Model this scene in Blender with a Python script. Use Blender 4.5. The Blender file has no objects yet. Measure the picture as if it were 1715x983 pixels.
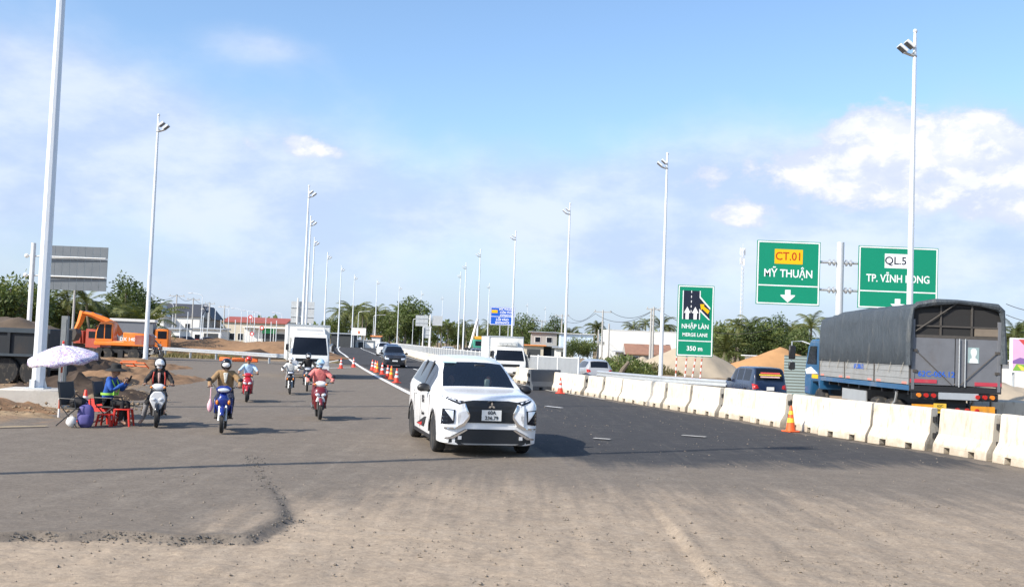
import bpy, bmesh, math, random
from mathutils import Vector, Matrix, noise as mnoise
R = math.radians
random.seed(7)
sc = bpy.context.scene
C = sc.collection
# ---------------------------------------------------------------- camera
CAM_H, FPX, PITCH, ROLL = 2.1, 1770.0, R(2.77), R(2.2)
cd = bpy.data.cameras.new('camera'); cam = bpy.data.objects.new('camera', cd); C.objects.link(cam)
cd.sensor_width = 36; cd.lens = 36*FPX/1715; cd.clip_start = .1; cd.clip_end = 6000
CM = Matrix.Translation((0, 0, CAM_H)) @ Matrix.Rotation(R(90)+PITCH, 4, 'X') @ Matrix.Rotation(ROLL, 4, 'Z')
cam.matrix_world = CM
sc.camera = cam
# ---------------------------------------------------------------- sun, sky, exposure
SUN_EL = R(36); SUN_TO = Vector((-.827*math.cos(SUN_EL), -.562*math.cos(SUN_EL), math.sin(SUN_EL)))
sl = bpy.data.lights.new('sun', 'SUN'); sl.energy = 4.6; sl.angle = R(.53); sl.color = (1, .93, .82)
so = bpy.data.objects.new('sun', sl); C.objects.link(so)
so.rotation_euler = SUN_TO.to_track_quat('Z', 'Y').to_euler(); so.location = (-40, -40, 60)
w = bpy.data.worlds.new('World'); sc.world = w; w.use_nodes = True
nt = w.node_tree; N = nt.nodes; L = nt.links; N.clear()
class G:
    """tiny node-graph helper"""
    def __init__(s, nt): s.nt = nt; s.N = nt.nodes; s.L = nt.links
    def n(s, t, **k):
        x = s.N.new(t)
        for a, b in k.items(): setattr(x, a, b)
        return x
    def put(s, sock, v):
        if hasattr(v, 'is_output') or isinstance(v, bpy.types.NodeSocket): s.L.new(v, sock)
        else: sock.default_value = v
    def m(s, op, a, b=0.0, c=0.0, clamp=False):
        x = s.n('ShaderNodeMath', operation=op, use_clamp=clamp)
        for i, v in enumerate((a, b, c)): s.put(x.inputs[i], v)
        return x.outputs[0]
    def sm(s, v, a, b, lo=0.0, hi=1.0):
        x = s.n('ShaderNodeMapRange', interpolation_type='SMOOTHSTEP')
        for i, q in enumerate((v, a, b, lo, hi)): s.put(x.inputs[i], q)
        return x.outputs[0]
    def noise(s, vec, scale, detail=4, rough=.55, dist=0.0):
        x = s.n('ShaderNodeTexNoise'); s.L.new(vec, x.inputs['Vector'])
        x.inputs['Scale'].default_value = scale; x.inputs['Detail'].default_value = detail
        x.inputs['Roughness'].default_value = rough; x.inputs['Distortion'].default_value = dist
        return x.outputs['Fac']
    def mix(s, f, a, b, mode='MIX'):
        x = s.n('ShaderNodeMix', data_type='RGBA', blend_type=mode)
        s.put(x.inputs[0], f)
        for i, v in ((6, a), (7, b)): s.put(x.inputs[i], v if not isinstance(v, tuple) else (v + (1,))[:4])
        return x.outputs[2]
    def mapv(s, vec, scale=(1, 1, 1), loc=(0, 0, 0), rot=(0, 0, 0)):
        x = s.n('ShaderNodeMapping'); s.L.new(vec, x.inputs[0])
        x.inputs[1].default_value = loc; x.inputs[2].default_value = rot; x.inputs[3].default_value = scale
        return x.outputs[0]
g = G(nt)
sky = g.n('ShaderNodeTexSky', sky_type='NISHITA', sun_disc=False, sun_elevation=SUN_EL,
          sun_rotation=math.atan2(SUN_TO.x, SUN_TO.y) % (2*math.pi), altitude=0, air_density=1.0, dust_density=1.2, ozone_density=2.5)
tc = g.n('ShaderNodeTexCoord'); dirv = tc.outputs['Generated']
sep = g.n('ShaderNodeSeparateXYZ'); L.new(dirv, sep.inputs[0])
dx, dy, dz = sep.outputs
az = g.m('ARCTAN2', dx, dy); el = g.m('ARCSINE', dz)
cv = g.n('ShaderNodeCombineXYZ'); L.new(az, cv.inputs[0]); L.new(g.m('MULTIPLY', el, 1.5), cv.inputs[1]); cvec = cv.outputs[0]
def blob(a, e, sa, se, amp):
    da = g.m('POWER', g.m('DIVIDE', g.m('SUBTRACT', az, a), sa), 2); de = g.m('POWER', g.m('DIVIDE', g.m('SUBTRACT', el, e), se), 2)
    return g.m('MULTIPLY', g.m('EXPONENT', g.m('MULTIPLY', g.m('ADD', da, de), -1)), amp)
def total(bl):
    t = None
    for b in bl:
        q = blob(*b); t = q if t is None else g.m('ADD', t, q)
    return t
fine = g.noise(cvec, 26, 9, .62, .25)
mid = g.noise(cvec, 7, 6, .55, .2)
wide = g.noise(g.mapv(cvec, (1, 1.15, 1)), 3.6, 6, .55)
# cumulus heads
puff_e = total([(.320, .200, .036, .030, .62), (.365, .185, .06, .034, .52), (.415, .196, .035, .024, .52), (.455, .178, .04, .026, .42), (.262, .170, .040, .020, .56), (.30, .150, .06, .022, .42), (.47, .150, .045, .024, .52), (.40, .140, .07, .022, .30), (.19, .165, .025, .016, .30), (.215, .128, .03, .014, .36), (.14, .150, .03, .012, .22),
                (.455, .143, .050, .022, .55), (-.205, .178, .026, .013, .50), (-.176, .172, .020, .009, .36), (-.27, .176, .035, .020, .22),
                (.17, .165, .018, .012, .3), (.20, .125, .04, .012, .3), (1.1, .19, .15, .04, .45), (-1.0, .2, .2, .05, .4), (2.2, .2, .25, .05, .4), (-2.3, .22, .2, .05, .4)])
pv = g.m('ADD', puff_e, g.m('MULTIPLY', g.m('SUBTRACT', g.m('ADD', g.m('MULTIPLY', fine, .8), g.m('MULTIPLY', g.noise(cvec, 60, 6, .6), .2)), .5), 1.25))
fine_s = g.noise(g.mapv(cvec, (1, 1, 1), (.010, -.020, 0)), 26, 9, .62, .25)
relief = g.sm(g.m('SUBTRACT', fine, fine_s), -.10, .14)
mid_s = g.noise(g.mapv(cvec, (1, 1, 1), (.02, -.05, 0)), 7, 6, .55, .2)
relief2 = g.sm(g.m('SUBTRACT', mid, mid_s), -.16, .10)
puff = g.sm(pv, .24, .46)
puff_core = g.m('MULTIPLY', g.sm(pv, .30, .70), g.m('MULTIPLY_ADD', relief, .55, g.m('MULTIPLY', relief2, .45)))
# broad soft cloud bodies
body_e = g.m('ADD', total([(.36, .140, .20, .075, .85), (.14, .125, .14, .06, .50), (-.36, .165, .17, .080, .62), (-.47, .19, .10, .09, .40), (-.10, .130, .16, .06, .40), (-.25, .262, .06, .018, .36), (-.205, .150, .05, .02, .3)]),
             g.m('MULTIPLY', g.sm(el, .28, .05), .16))
bv = g.m('ADD', body_e, g.m('MULTIPLY', g.m('SUBTRACT', g.m('ADD', g.m('MULTIPLY', mid, .65), g.m('MULTIPLY', wide, .35)), .5), 1.0))
body = g.sm(bv, .10, .62)
lowhaze = g.sm(el, .20, -.02)
skyc = g.mix(1.0, sky.outputs[0], (1.20, 1.28, 1.34), 'MULTIPLY')
K = 6.9   # cloud radiance on the sky texture's own scale
c1 = g.mix(g.m('MULTIPLY', lowhaze, .82), skyc, (.50*K, .61*K, .80*K))
shade = g.mix(g.sm(g.noise(g.mapv(cvec, (1, 1.35, 1), (3, 1, 0)), 6.5, 7, .6), .38, .64), (.49*K, .60*K, .82*K), (.70*K, .77*K, .92*K))
c2 = g.mix(g.m('MULTIPLY', body, .85), c1, shade)
bright = g.mix(puff_core, (.60*K, .67*K, .84*K), (1.00*K, .98*K, .98*K))
c3 = g.mix(g.m('MULTIPLY', puff, .93), c2, bright)
bg = g.n('ShaderNodeBackground'); L.new(c3, bg.inputs[0]); bg.inputs[1].default_value = .122
wo = g.n('ShaderNodeOutputWorld'); L.new(bg.outputs[0], wo.inputs[0])
vs = sc.view_settings; vs.view_transform = 'Standard'; vs.look = 'None'; vs.exposure = 0.5; vs.gamma = 1; vs.use_curve_mapping = False
sc.cycles.use_denoising = True
sc.cycles.max_bounces = 6; sc.cycles.transparent_max_bounces = 12
# ---------------------------------------------------------------- pixel -> place helpers (pixels of the 1715x983 photograph)
RM = CM.to_3x3()
def ray(px, py): return RM @ Vector(((px-857.5)/FPX, -(py-491.5)/FPX, -1))
def gnd(px, py, z=0.0):
    d = ray(px, py); t = (z-CAM_H)/d.z; return Vector((d.x*t, d.y*t, z))
def at(px, py, Y):
    d = ray(px, py); t = Y/d.y; return Vector((d.x*t, Y, CAM_H+d.z*t))
def hor(px): return 577+.0384*(px-857.5)
def gx(px, Y):
    "x of the ground point under picture column px at depth Y"
    p = at(px, hor(px)+CAM_H*FPX/Y, Y); return p.x
# ---------------------------------------------------------------- materials
MATS = {}
def mat(name, col, rough=.5, metal=0.0, var=.12, scale=6.0, bump=0.0, coat=0.0, spec=.5, dirt=0.0, dirtcol=(.28, .23, .17), emit=None, alpha=None, trans=0.0, bscale=None):
    if name in MATS: return MATS[name]
    m = bpy.data.materials.new(name); m.use_nodes = True; q = G(m.node_tree)
    b = q.N['Principled BSDF']; t = q.n('ShaderNodeTexCoord').outputs['Object']
    n1 = q.noise(t, scale, 5, .6)
    lo = tuple(c*(1-var) for c in col); hi = tuple(min(1, c*(1+var)) for c in col)
    c = q.mix(n1, lo, hi)
    if dirt > 0:
        n2 = q.noise(q.mapv(t, (1, 1, .45)), scale*.35, 6, .65, .3)
        c = q.mix(q.m('MULTIPLY', q.sm(n2, .5, .75), dirt), c, dirtcol)
    q.L.new(c, b.inputs['Base Color'])
    q.L.new(q.sm(n1, 0, 1, max(0, rough-.08), min(1, rough+.08)), b.inputs['Roughness'])
    b.inputs['Metallic'].default_value = metal; b.inputs['Coat Weight'].default_value = coat; b.inputs['Coat Roughness'].default_value = .05
    b.inputs['Specular IOR Level'].default_value = spec; b.inputs['Transmission Weight'].default_value = trans
    if alpha is not None: b.inputs['Alpha'].default_value = alpha
    if bump > 0:
        bn = q.n('ShaderNodeBump'); bn.inputs['Strength'].default_value = min(1, bump); bn.inputs['Distance'].default_value = .02
        q.L.new(q.noise(t, bscale or scale*4, 6, .65), bn.inputs['Height']); q.L.new(bn.outputs[0], b.inputs['Normal'])
    MATS[name] = m; return m
# ---------------------------------------------------------------- mesh helpers
class MB:
    def __init__(s): s.v = []; s.f = []
    def add(s, vs, fs):
        o = len(s.v); s.v += [tuple(p) for p in vs]; s.f += [tuple(i+o for i in f) for f in fs]; return s
    def box(s, c, d, rz=0.0, rx=0.0, ry=0.0, taper=(1, 1)):
        M = Matrix.Rotation(rz, 3, 'Z') @ Matrix.Rotation(ry, 3, 'Y') @ Matrix.Rotation(rx, 3, 'X'); c = Vector(c); p = []
        for z in (-.5, .5):
            tx, ty = taper if z > 0 else (1, 1)
            for x, y in ((-.5, -.5), (.5, -.5), (.5, .5), (-.5, .5)): p.append(c + M @ Vector((x*d[0]*tx, y*d[1]*ty, z*d[2])))
        return s.add(p, [(0, 3, 2, 1), (4, 5, 6, 7), (0, 1, 5, 4), (1, 2, 6, 5), (2, 3, 7, 6), (3, 0, 4, 7)])
    def bb(s, x0, x1, y0, y1, z0, z1): return s.box(((x0+x1)/2, (y0+y1)/2, (z0+z1)/2), (x1-x0, y1-y0, z1-z0))
    def tube(s, pts, rad, n=8, caps=True, flat=1.0):
        pts = [Vector(p) for p in pts]; k = len(pts)
        if not hasattr(rad, '__len__'): rad = [rad]*k
        rings = []; up = None
        for i, p in enumerate(pts):
            d = (pts[min(i+1, k-1)]-pts[max(i-1, 0)])
            if d.length < 1e-7: d = Vector((0, 0, 1))
            d.normalize()
            a = Vector((0, 0, 1)) if abs(d.z) < .95 else Vector((0, 1, 0))
            if up is None: up = a
            u = d.cross(up)
            if u.length < .05: u = d.cross(a)
            u.normalize(); w_ = u.cross(d); up = w_
            rings.append([p+u*(rad[i]*math.cos(2*math.pi*j/n))+w_*(rad[i]*flat*math.sin(2*math.pi*j/n)) for j in range(n)])
        return s.loft(rings, caps)
    def loft(s, rings, caps=True, close=True):
        n = len(rings[0]); vs = [p for r in rings for p in r]; fs = []
        for i in range(len(rings)-1):
            for j in range(n if close else n-1):
                a = i*n+j; b = i*n+(j+1) % n; fs.append((a, b, b+n, a+n))
        if caps: fs.append(tuple(range(n))[::-1]); fs.append(tuple((len(rings)-1)*n+j for j in range(n)))
        return s.add(vs, fs)
    def lathe(s, prof, n=16, c=(0, 0, 0), axis='Z', caps=True):
        rings = []
        for r, h in prof:
            ring = []
            for j in range(n):
                a = 2*math.pi*j/n; x, y = r*math.cos(a), r*math.sin(a)
                p = (x, y, h) if axis == 'Z' else ((h, x, y) if axis == 'X' else (x, h, y))
                ring.append((p[0]+c[0], p[1]+c[1], p[2]+c[2]))
            rings.append(ring)
        return s.loft(rings, caps)
    def prism(s, poly, a, b, axis='Y'):
        def P(u, v, h): return {'Y': (u, h, v), 'X': (h, u, v), 'Z': (u, v, h)}[axis]
        n = len(poly); vs = [P(u, v, a) for u, v in poly]+[P(u, v, b) for u, v in poly]
        fs = [tuple(range(n))[::-1], tuple(range(n, 2*n))]+[(i, (i+1) % n, (i+1) % n+n, i+n) for i in range(n)]
        return s.add(vs, fs)
    def ell(s, c, r, nu=14, nv=9, fn=None, M=None):
        vs = [];
        for i in range(nv+1):
            t = math.pi*i/nv
            for j in range(nu):
                a = 2*math.pi*j/nu; p = Vector((math.sin(t)*math.cos(a), math.sin(t)*math.sin(a), math.cos(t)))
                if fn: p = fn(p)
                p = Vector((p.x*r[0], p.y*r[1], p.z*r[2]))
                if M: p = M @ p
                vs.append(p+Vector(c))
        fs = [(i*nu+j, i*nu+(j+1) % nu, (i+1)*nu+(j+1) % nu, (i+1)*nu+j) for i in range(nv) for j in range(nu)]
        return s.add(vs, fs)
    def build(s, name, m, parent=None, smooth=True, bevel=0.0, loc=None, ang=38, seg=1):
        me = bpy.data.meshes.new(name); me.from_pydata(s.v, [], s.f)
        bm = bmesh.new(); bm.from_mesh(me)
        bmesh.ops.remove_doubles(bm, verts=bm.verts, dist=1e-5)
        if not getattr(s, 'open', False): bmesh.ops.recalc_face_normals(bm, faces=bm.faces)
        if bevel > 0:
            es = [e for e in bm.edges if len(e.link_faces) == 2 and e.calc_face_angle(0) > R(30)]
            bmesh.ops.bevel(bm, geom=es, offset=bevel, segments=seg, affect='EDGES', profile=.7, clamp_overlap=True)
        bm.to_mesh(me); bm.free()
        if smooth:
            me.polygons.foreach_set('use_smooth', [True]*len(me.polygons)); me.set_sharp_from_angle(angle=R(ang))
        for x in (m if isinstance(m, (list, tuple)) else [m]): me.materials.append(x)
        o = bpy.data.objects.new(name, me); C.objects.link(o)
        if parent is not None: o.parent = parent
        if loc is not None: o.location = loc
        return o
def tag(o, label=None, cat=None, group=None, kind=None):
    for k, v in (('label', label), ('category', cat), ('group', group), ('kind', kind)):
        if v is not None: o[k] = v
    return o
def thing(name, label, cat, loc=(0, 0, 0), rz=0.0, group=None, sc_=1.0):
    o = bpy.data.objects.new(name, None); C.objects.link(o); o.location = loc; o.rotation_euler = (0, 0, rz); o.scale = (sc_,)*3
    o.empty_display_size = .2
    return tag(o, label, cat, group)
def struct(o): o['kind'] = 'structure'; return o
KIDS = {}
def dup(root, loc=None, rz=None, label=None, group=None, sc_=None):
    kids = {}
    for o in C.objects:
        if o.parent is not None: kids.setdefault(o.parent.name, []).append(o)
    def cp(o, par):
        c = o.copy(); C.objects.link(c); c.parent = par
        for k in kids.get(o.name, []): cp(k, c)
        return c
    r = cp(root, None)
    if loc is not None: r.location = loc
    if rz is not None: r.rotation_euler = (0, 0, rz)
    if label: r['label'] = label
    if group: r['group'] = group
    if sc_ is not None: r.scale = (sc_,)*3 if not hasattr(sc_, '__len__') else sc_
    return r
def text(name, body, size, m, parent, M, align='CENTER', bold=0.0, extr=.002, sx=1.0):
    cu = bpy.data.curves.new('t', 'FONT'); cu.body = body; cu.size = size; cu.align_x = align; cu.align_y = 'CENTER'; cu.extrude = extr; cu.offset = bold*size; cu.resolution_u = 3
    to = bpy.data.objects.new('t', cu); C.objects.link(to); dg = bpy.context.evaluated_depsgraph_get()
    me = bpy.data.meshes.new_from_object(to.evaluated_get(dg)); bpy.data.objects.remove(to); bpy.data.curves.remove(cu)
    me.transform(M @ Matrix.Diagonal((sx, 1, 1, 1))); me.materials.clear(); me.materials.append(m)
    o = bpy.data.objects.new(name, me); C.objects.link(o); o.parent = parent; return o
def face_y(x, y, z): return Matrix.Translation((x, y, z)) @ Matrix.Rotation(R(90), 4, 'X')        # lettering that faces -Y
def lerp(a, b, t): return a+(b-a)*t
def interp(tab, x):
    if x <= tab[0][0]: return tab[0][1]
    for (a, b), (c, d) in zip(tab, tab[1:]):
        if x <= c: return b+(d-b)*(x-a)/(c-a)
    return tab[-1][1]
def sinterp(tab, x):
    "monotone cubic through a table"
    n = len(tab)
    if x <= tab[0][0]: return tab[0][1]
    if x >= tab[-1][0]: return tab[-1][1]
    for i in range(n-1):
        if x <= tab[i+1][0]:
            (x0, y0), (x1, y1) = tab[i], tab[i+1]; h = x1-x0; d = (y1-y0)/h
            def sl_(k):
                if k == 0 or k == n-1: return (tab[min(k+1, n-1)][1]-tab[max(k-1, 0)][1])/(tab[min(k+1, n-1)][0]-tab[max(k-1, 0)][0])
                a = (tab[k][1]-tab[k-1][1])/(tab[k][0]-tab[k-1][0]); b = (tab[k+1][1]-tab[k][1])/(tab[k+1][0]-tab[k][0])
                return 0 if a*b <= 0 else 2*a*b/(a+b)
            m0, m1 = sl_(i), sl_(i+1); t = (x-x0)/h
            return (2*t**3-3*t*t+1)*y0+(t**3-2*t*t+t)*h*m0+(-2*t**3+3*t*t)*y1+(t**3-t*t)*h*m1
def sstep(x, a, b):
    t = max(0, min(1, (x-a)/(b-a))); return t*t*(3-2*t)
def seg_dist(p, poly):
    "distance to a polyline and the sign (+ on its left)"
    best = 1e9; sg = 1
    for (ax, ay), (bx, by) in zip(poly, poly[1:]):
        ex, ey = bx-ax, by-ay; t = max(0, min(1, ((p[0]-ax)*ex+(p[1]-ay)*ey)/(ex*ex+ey*ey)))
        qx, qy = ax+ex*t-p[0], ay+ey*t-p[1]; d = qx*qx+qy*qy
        if d < best: best = d; sg = 1 if ex*(p[1]-ay)-ey*(p[0]-ax) > 0 else -1
    return math.sqrt(best), sg
# common materials
white_paint = mat('white paint', (.78, .78, .76), .4, var=.04)
galv = mat('galvanised steel', (.55, .57, .58), .45, .55, var=.1, scale=5)
pole_mat = mat('pole galvanised', (.72, .75, .78), .45, .2, var=.06, scale=3)
dark_metal = mat('dark metal', (.03, .03, .032), .5, .3)
black_plastic = mat('black plastic', (.018, .018, .02), .45, var=.2)
rubber = mat('rubber', (.02, .02, .021), .85, var=.25, scale=20, dirt=.5)
chrome = mat('chrome', (.75, .76, .78), .15, 1.0, var=.05)
concrete = mat('concrete', (.50, .47, .42), .9, var=.16, scale=5, bump=.4, dirt=.35)
glass_dark = mat('tinted glass', (.010, .013, .020), .10, var=.1, spec=.25)
# ================================================================ ground and roads
def edgeL(Y): return sinterp([(0, 4.5), (20, .6), (46, -4.7), (71, -9.6), (97, -14.4), (130, -20.2), (165, -26.5), (210, -34), (260, -41.5), (320, -49), (400, -55), (520, -58), (700, -58)], Y)
BAR_PX = [(1790, 796), (1715, 782), (1640, 769), (1572, 757), (1462, 741), (1385, 729), (1315, 716), (1258, 706), (1200, 697), (1150, 689), (1110, 683), (1055, 674), (1000, 665), (935, 655)]
BAR = [(-0 + gnd(*p).x, gnd(*p).y) for p in BAR_PX]
def edgeR(Y):
    t = sorted((y, x) for x, y in BAR)
    t = [(a, b) for a, b in t if a < 50]+[(54, 1.6), (64, -.6), (80, -3.6), (100, -7.0), (120, -10.2), (140, -13.2), (177, -18.9), (210, -24.5), (260, -32), (320, -39.5), (400, -45.5), (520, -48.5), (700, -48.5)]
    if Y < t[0][0]: return t[0][1]+(t[0][0]-Y)*.4
    return sinterp(t, Y)
STEP = [tuple(gnd(*p))[:2] for p in [(-700, 900), (-200, 897), (0, 895), (60, 891), (110, 894), (170, 890), (230, 893), (300, 900), (350, 897), (415, 898), (440, 886), (475, 868), (472, 850), (456, 825), (436, 800), (424, 778), (416, 762)]]
am = bpy.data.materials.new('asphalt'); am.use_nodes = True; q = G(am.node_tree); b = q.N['Principled BSDF']
tco = q.n('ShaderNodeTexCoord').outputs['Object']
at_ = q.n('ShaderNodeAttribute'); at_.attribute_name = 'wear'; sp = q.n('ShaderNodeSeparateColor'); q.L.new(at_.outputs['Color'], sp.inputs[0])
fresh, dust, brown = sp.outputs
n_big = q.noise(tco, .45, 5, .6, .4); n_mid = q.noise(tco, 2.2, 6, .65, .3); n_fine = q.noise(tco, 38, 4, .7); n_grit = q.noise(tco, 95, 2, .6)
streak = q.noise(q.mapv(tco, (2.6, .16, 1), rot=(0, 0, R(-14))), 1.3, 6, .6, .6)
streak2 = q.noise(q.mapv(tco, (3.2, .22, 1), rot=(0, 0, R(28))), 1.1, 6, .6, .5)
base = q.mix(n_mid, (.132, .110, .089), (.210, .176, .142))
newa = q.mix(n_mid, (.038, .038, .041), (.064, .062, .063))
dirtc = q.mix(n_mid, (.30, .232, .166), (.455, .36, .265))
brk = q.m('ADD', q.m('MULTIPLY', q.m('SUBTRACT', n_big, .5), .9), q.m('MULTIPLY', q.m('SUBTRACT', streak, .5), .95))
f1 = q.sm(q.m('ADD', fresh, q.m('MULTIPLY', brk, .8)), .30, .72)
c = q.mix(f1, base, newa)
d1 = q.sm(q.m('ADD', q.m('ADD', dust, q.m('MULTIPLY', brk, .55)), q.m('MULTIPLY', q.m('SUBTRACT', streak2, .5), .7)), .22, .95)
c = q.mix(q.m('MULTIPLY', d1, .9), c, dirtc)
# light dust film everywhere, in streaks
c = q.mix(q.m('MULTIPLY', q.sm(q.m('ADD', q.m('MULTIPLY', streak, .6), q.m('MULTIPLY', n_mid, .4)), .48, .72), q.m('MULTIPLY_ADD', f1, -.14, .24)), c, (.30, .265, .22))
c = q.mix(q.m('MULTIPLY', q.sm(q.m('ADD', brown, q.m('MULTIPLY', q.m('SUBTRACT', n_mid, .5), .8)), .3, .7), .85), c, q.mix(n_fine, (.20, .125, .07), (.36, .25, .155)))
c = q.mix(1.0, c, q.mix(q.m('ADD', q.m('MULTIPLY', n_fine, .6), q.m('MULTIPLY', n_grit, .4)), (.5, .5, .5), (1.5, 1.5, 1.5)), 'MULTIPLY')
n_spk = q.noise(tco, 14, 5, .75, .5)
c = q.mix(1.0, c, q.mix(q.sm(n_spk, .3, .7), (.80, .80, .80), (1.17, 1.16, 1.14)), 'MULTIPLY')
c = q.mix(q.m('MULTIPLY', q.sm(q.noise(tco, 21, 3, .6, .3), .66, .74), .6), c, (.075, .062, .05))
# tar patches and oil
c = q.mix(q.m('MULTIPLY', q.sm(q.noise(q.mapv(tco, (1, .5, 1)), 1.1, 7, .7, .6), .66, .78), .45), c, (.05, .048, .045))
q.L.new(c, b.inputs['Base Color']); b.inputs['Roughness'].default_value = .92; b.inputs['Specular IOR Level'].default_value = .25
bn = q.n('ShaderNodeBump'); bn.inputs['Strength'].default_value = .55; bn.inputs['Distance'].default_value = .02
hh = q.m('ADD', q.m('MULTIPLY', n_fine, .55), q.m('ADD', q.m('MULTIPLY', n_mid, .8), q.m('MULTIPLY', n_grit, .25)))
q.L.new(hh, bn.inputs['Height']); q.L.new(bn.outputs[0], b.inputs['Normal'])
asphalt = am
# big ground sheet
gm = bpy.data.materials.new('earth'); gm.use_nodes = True; q = G(gm.node_tree); b = q.N['Principled BSDF']; tco = q.n('ShaderNodeTexCoord').outputs['Object']
e1 = q.noise(tco, .05, 6, .6, .4); e2 = q.noise(tco, 1.1, 6, .65); e3 = q.noise(tco, 9, 4, .6)
c = q.mix(e2, (.20, .135, .085), (.36, .265, .175)); c = q.mix(q.m('MULTIPLY', q.sm(q.m('ADD', e1, q.m('MULTIPLY', q.m('SUBTRACT', e2, .5), .4)), .48, .6), .75), c, q.mix(e3, (.07, .085, .03), (.17, .16, .065)))
q.L.new(c, b.inputs['Base Color']); b.inputs['Roughness'].default_value = .95; b.inputs['Specular IOR Level'].default_value = .1
bn = q.n('ShaderNodeBump'); bn.inputs['Strength'].default_value = .8; bn.inputs['Distance'].default_value = .06; q.L.new(q.m('ADD', e2, q.m('MULTIPLY', e3, .5)), bn.inputs['Height']); q.L.new(bn.outputs[0], b.inputs['Normal'])
earth = gm
mb = MB(); S = 3500
mb.add([(-S, -300, -.16), (S, -300, -.16), (S, S, -.16), (-S, S, -.16)], [(0, 1, 2, 3)])
struct(mb.build('ground', earth, smooth=False))
# near apron: one tensor grid with wear attribute and the broken asphalt edge as a real step
LEFT_LINE = [tuple(gnd(*p))[:2] for p in [(-600, 730), (-60, 722), (60, 708), (150, 690), (215, 668), (262, 648), (282, 636), (272, 618), (250, 604)]]
RAIL_PX = [(150, 588), (270, 594), (330, 600), (400, 605), (460, 611), (520, 612), (580, 604)]
def axis_vals(a, b, fn):
    r = [a]
    while r[-1] < b: r.append(r[-1]+fn(r[-1]))
    return r
ys = axis_vals(4.0, 92, lambda y: .12 if y < 6.5 else (.05 if y < 12.5 else (.085 if y < 16 else (.13 if y < 30 else (.22 if y < 45 else .45)))))
xs = axis_vals(-40, 19, lambda x: .07 if -6 < x < 6 else (.16 if -13 < x < 13 else .4))
vs_, cols_ = [], []
nx = len(xs)
for y in ys:
    eL, eR = edgeL(y), edgeR(y)
    for x in xs:
        n1 = mnoise.noise((x*.35, y*.35, 3.1)); n2 = mnoise.noise((x*1.7, y*1.7, 8.3)); n3 = mnoise.noise((x*7, y*7, 1.3))
        z = .012*n1+.006*n2
        d, sg = (seg_dist((x, y), STEP)) if (y < 19 and x < 2) else (9, 1)
        d += .05*n3+.05*n2
        below = 1.0 if (y < 10.6 or (sg < 0 and y < 19)) else 0.0
        fade = 1-sstep(y, 12.0, 16.5)
        st = (sstep(d, .0, .12) if sg < 0 else 0) * fade if y < 19 and x < 2 else 0
        if y < 9.9 and x < 2: st = max(st, 0)
        rim = math.exp(-(d/.16)**2)*(1 if sg > 0 else 0)*fade
        lump = (.016*mnoise.noise((x*3.1, y*3.1, 4))+.012*mnoise.noise((x*7.5, y*7.5, 6))+.009*mnoise.noise((x*15, y*13, 9))) if y < 20 else 0
        dz = -.055*st+.02*rim*(1+n3)
        # dust: foreground strip and the tongue that widens towards the camera
        du = .0
        du = max(du, 1.05*st*(.8+.3*n1) if x < 1 else 0)
        tongue = sstep(y, 17.5, 10.5)*sstep(x, -5.2+.08*(y-10), -1.8)*sstep(x, 6.8-.12*(y-9)*4, 1.0)
        du = max(du, .78*tongue)
        du = max(du, .66*sstep(y+.25*min(0, x), 20, 13.5)*sstep(x, -4.5, -.5)*sstep(x, 16, 7))
        du = max(du, .12+.1*n1)
        # fresh dark asphalt: the highway lanes between edge line and barriers, fading out towards the camera
        fr = sstep(x, eL-.3, eL+.9)*sstep(x, eR+1.5, eR+.3)
        nearfade = sstep(y-(.30*(x-2) if x < 9 else 2.1), 16.0, 22.5)
        fr *= nearfade
        du *= 1-.75*fr
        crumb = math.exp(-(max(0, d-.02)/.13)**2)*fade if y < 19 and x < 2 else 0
        fr = max(fr, .45*crumb*(.7+.7*n2+.4*n3)); du *= 1-.8*crumb  # band along the step edge drawn darker, with less dust
        if x > eR-.7: du = max(du, .35*sstep(x, eR-.7, eR-.1)); fr *= .5
        # trampled grey apron
        br = 0
        dl, sl_ = seg_dist((x, y), LEFT_LINE) if x < -3 else (9, -1)
        if sl_ > 0: br = min(1, dl*.9)
        else: br = .5*math.exp(-dl*1.6) if dl < 5 else 0
        zz = z+dz+lump*min(1, .25+du*1.3)*(1-fr)+(.05*min(1, br)*(1+n2+n3) if sl_ > 0 and x < -3 else 0)
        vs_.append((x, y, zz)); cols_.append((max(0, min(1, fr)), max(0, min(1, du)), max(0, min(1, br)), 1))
fs_ = []
def inside(x, y):
    ye = 86+.0*x
    if x < -14: ye = 88-(x+14)*.15*-1
    return y < ye and x < edgeR(y)+9
for j in range(len(ys)-1):
    for i in range(nx-1):
        if inside(xs[i], ys[j]): a = j*nx+i; fs_.append((a, a+1, a+nx+1, a+nx))
me = bpy.data.meshes.new('asphalt_apron'); me.from_pydata(vs_, [], fs_)
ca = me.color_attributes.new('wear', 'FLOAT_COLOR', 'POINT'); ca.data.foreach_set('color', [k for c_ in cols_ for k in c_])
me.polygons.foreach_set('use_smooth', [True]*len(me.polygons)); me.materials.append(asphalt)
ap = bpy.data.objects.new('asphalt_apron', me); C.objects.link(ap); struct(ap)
def strip(name, ys, fl, fr, z, m, wear=None, n=6):
    vs, fs = [], []
    for y in ys:
        a, b_ = fl(y), fr(y)
        for k in range(n): vs.append((lerp(a, b_, k/(n-1)), y, z(y) if callable(z) else z))
    for j in range(len(ys)-1):
        for k in range(n-1): a = j*n+k; fs.append((a, a+1, a+n+1, a+n))
    me = bpy.data.meshes.new(name); me.from_pydata(vs, [], fs)
    if wear:
        ca = me.color_attributes.new('wear', 'FLOAT_COLOR', 'POINT'); ca.data.foreach_set('color', list(wear)*len(vs))
    me.materials.append(m); o = bpy.data.objects.new(name, me); C.objects.link(o); return o
hy = [84+i*4 for i in range(150)]
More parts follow.
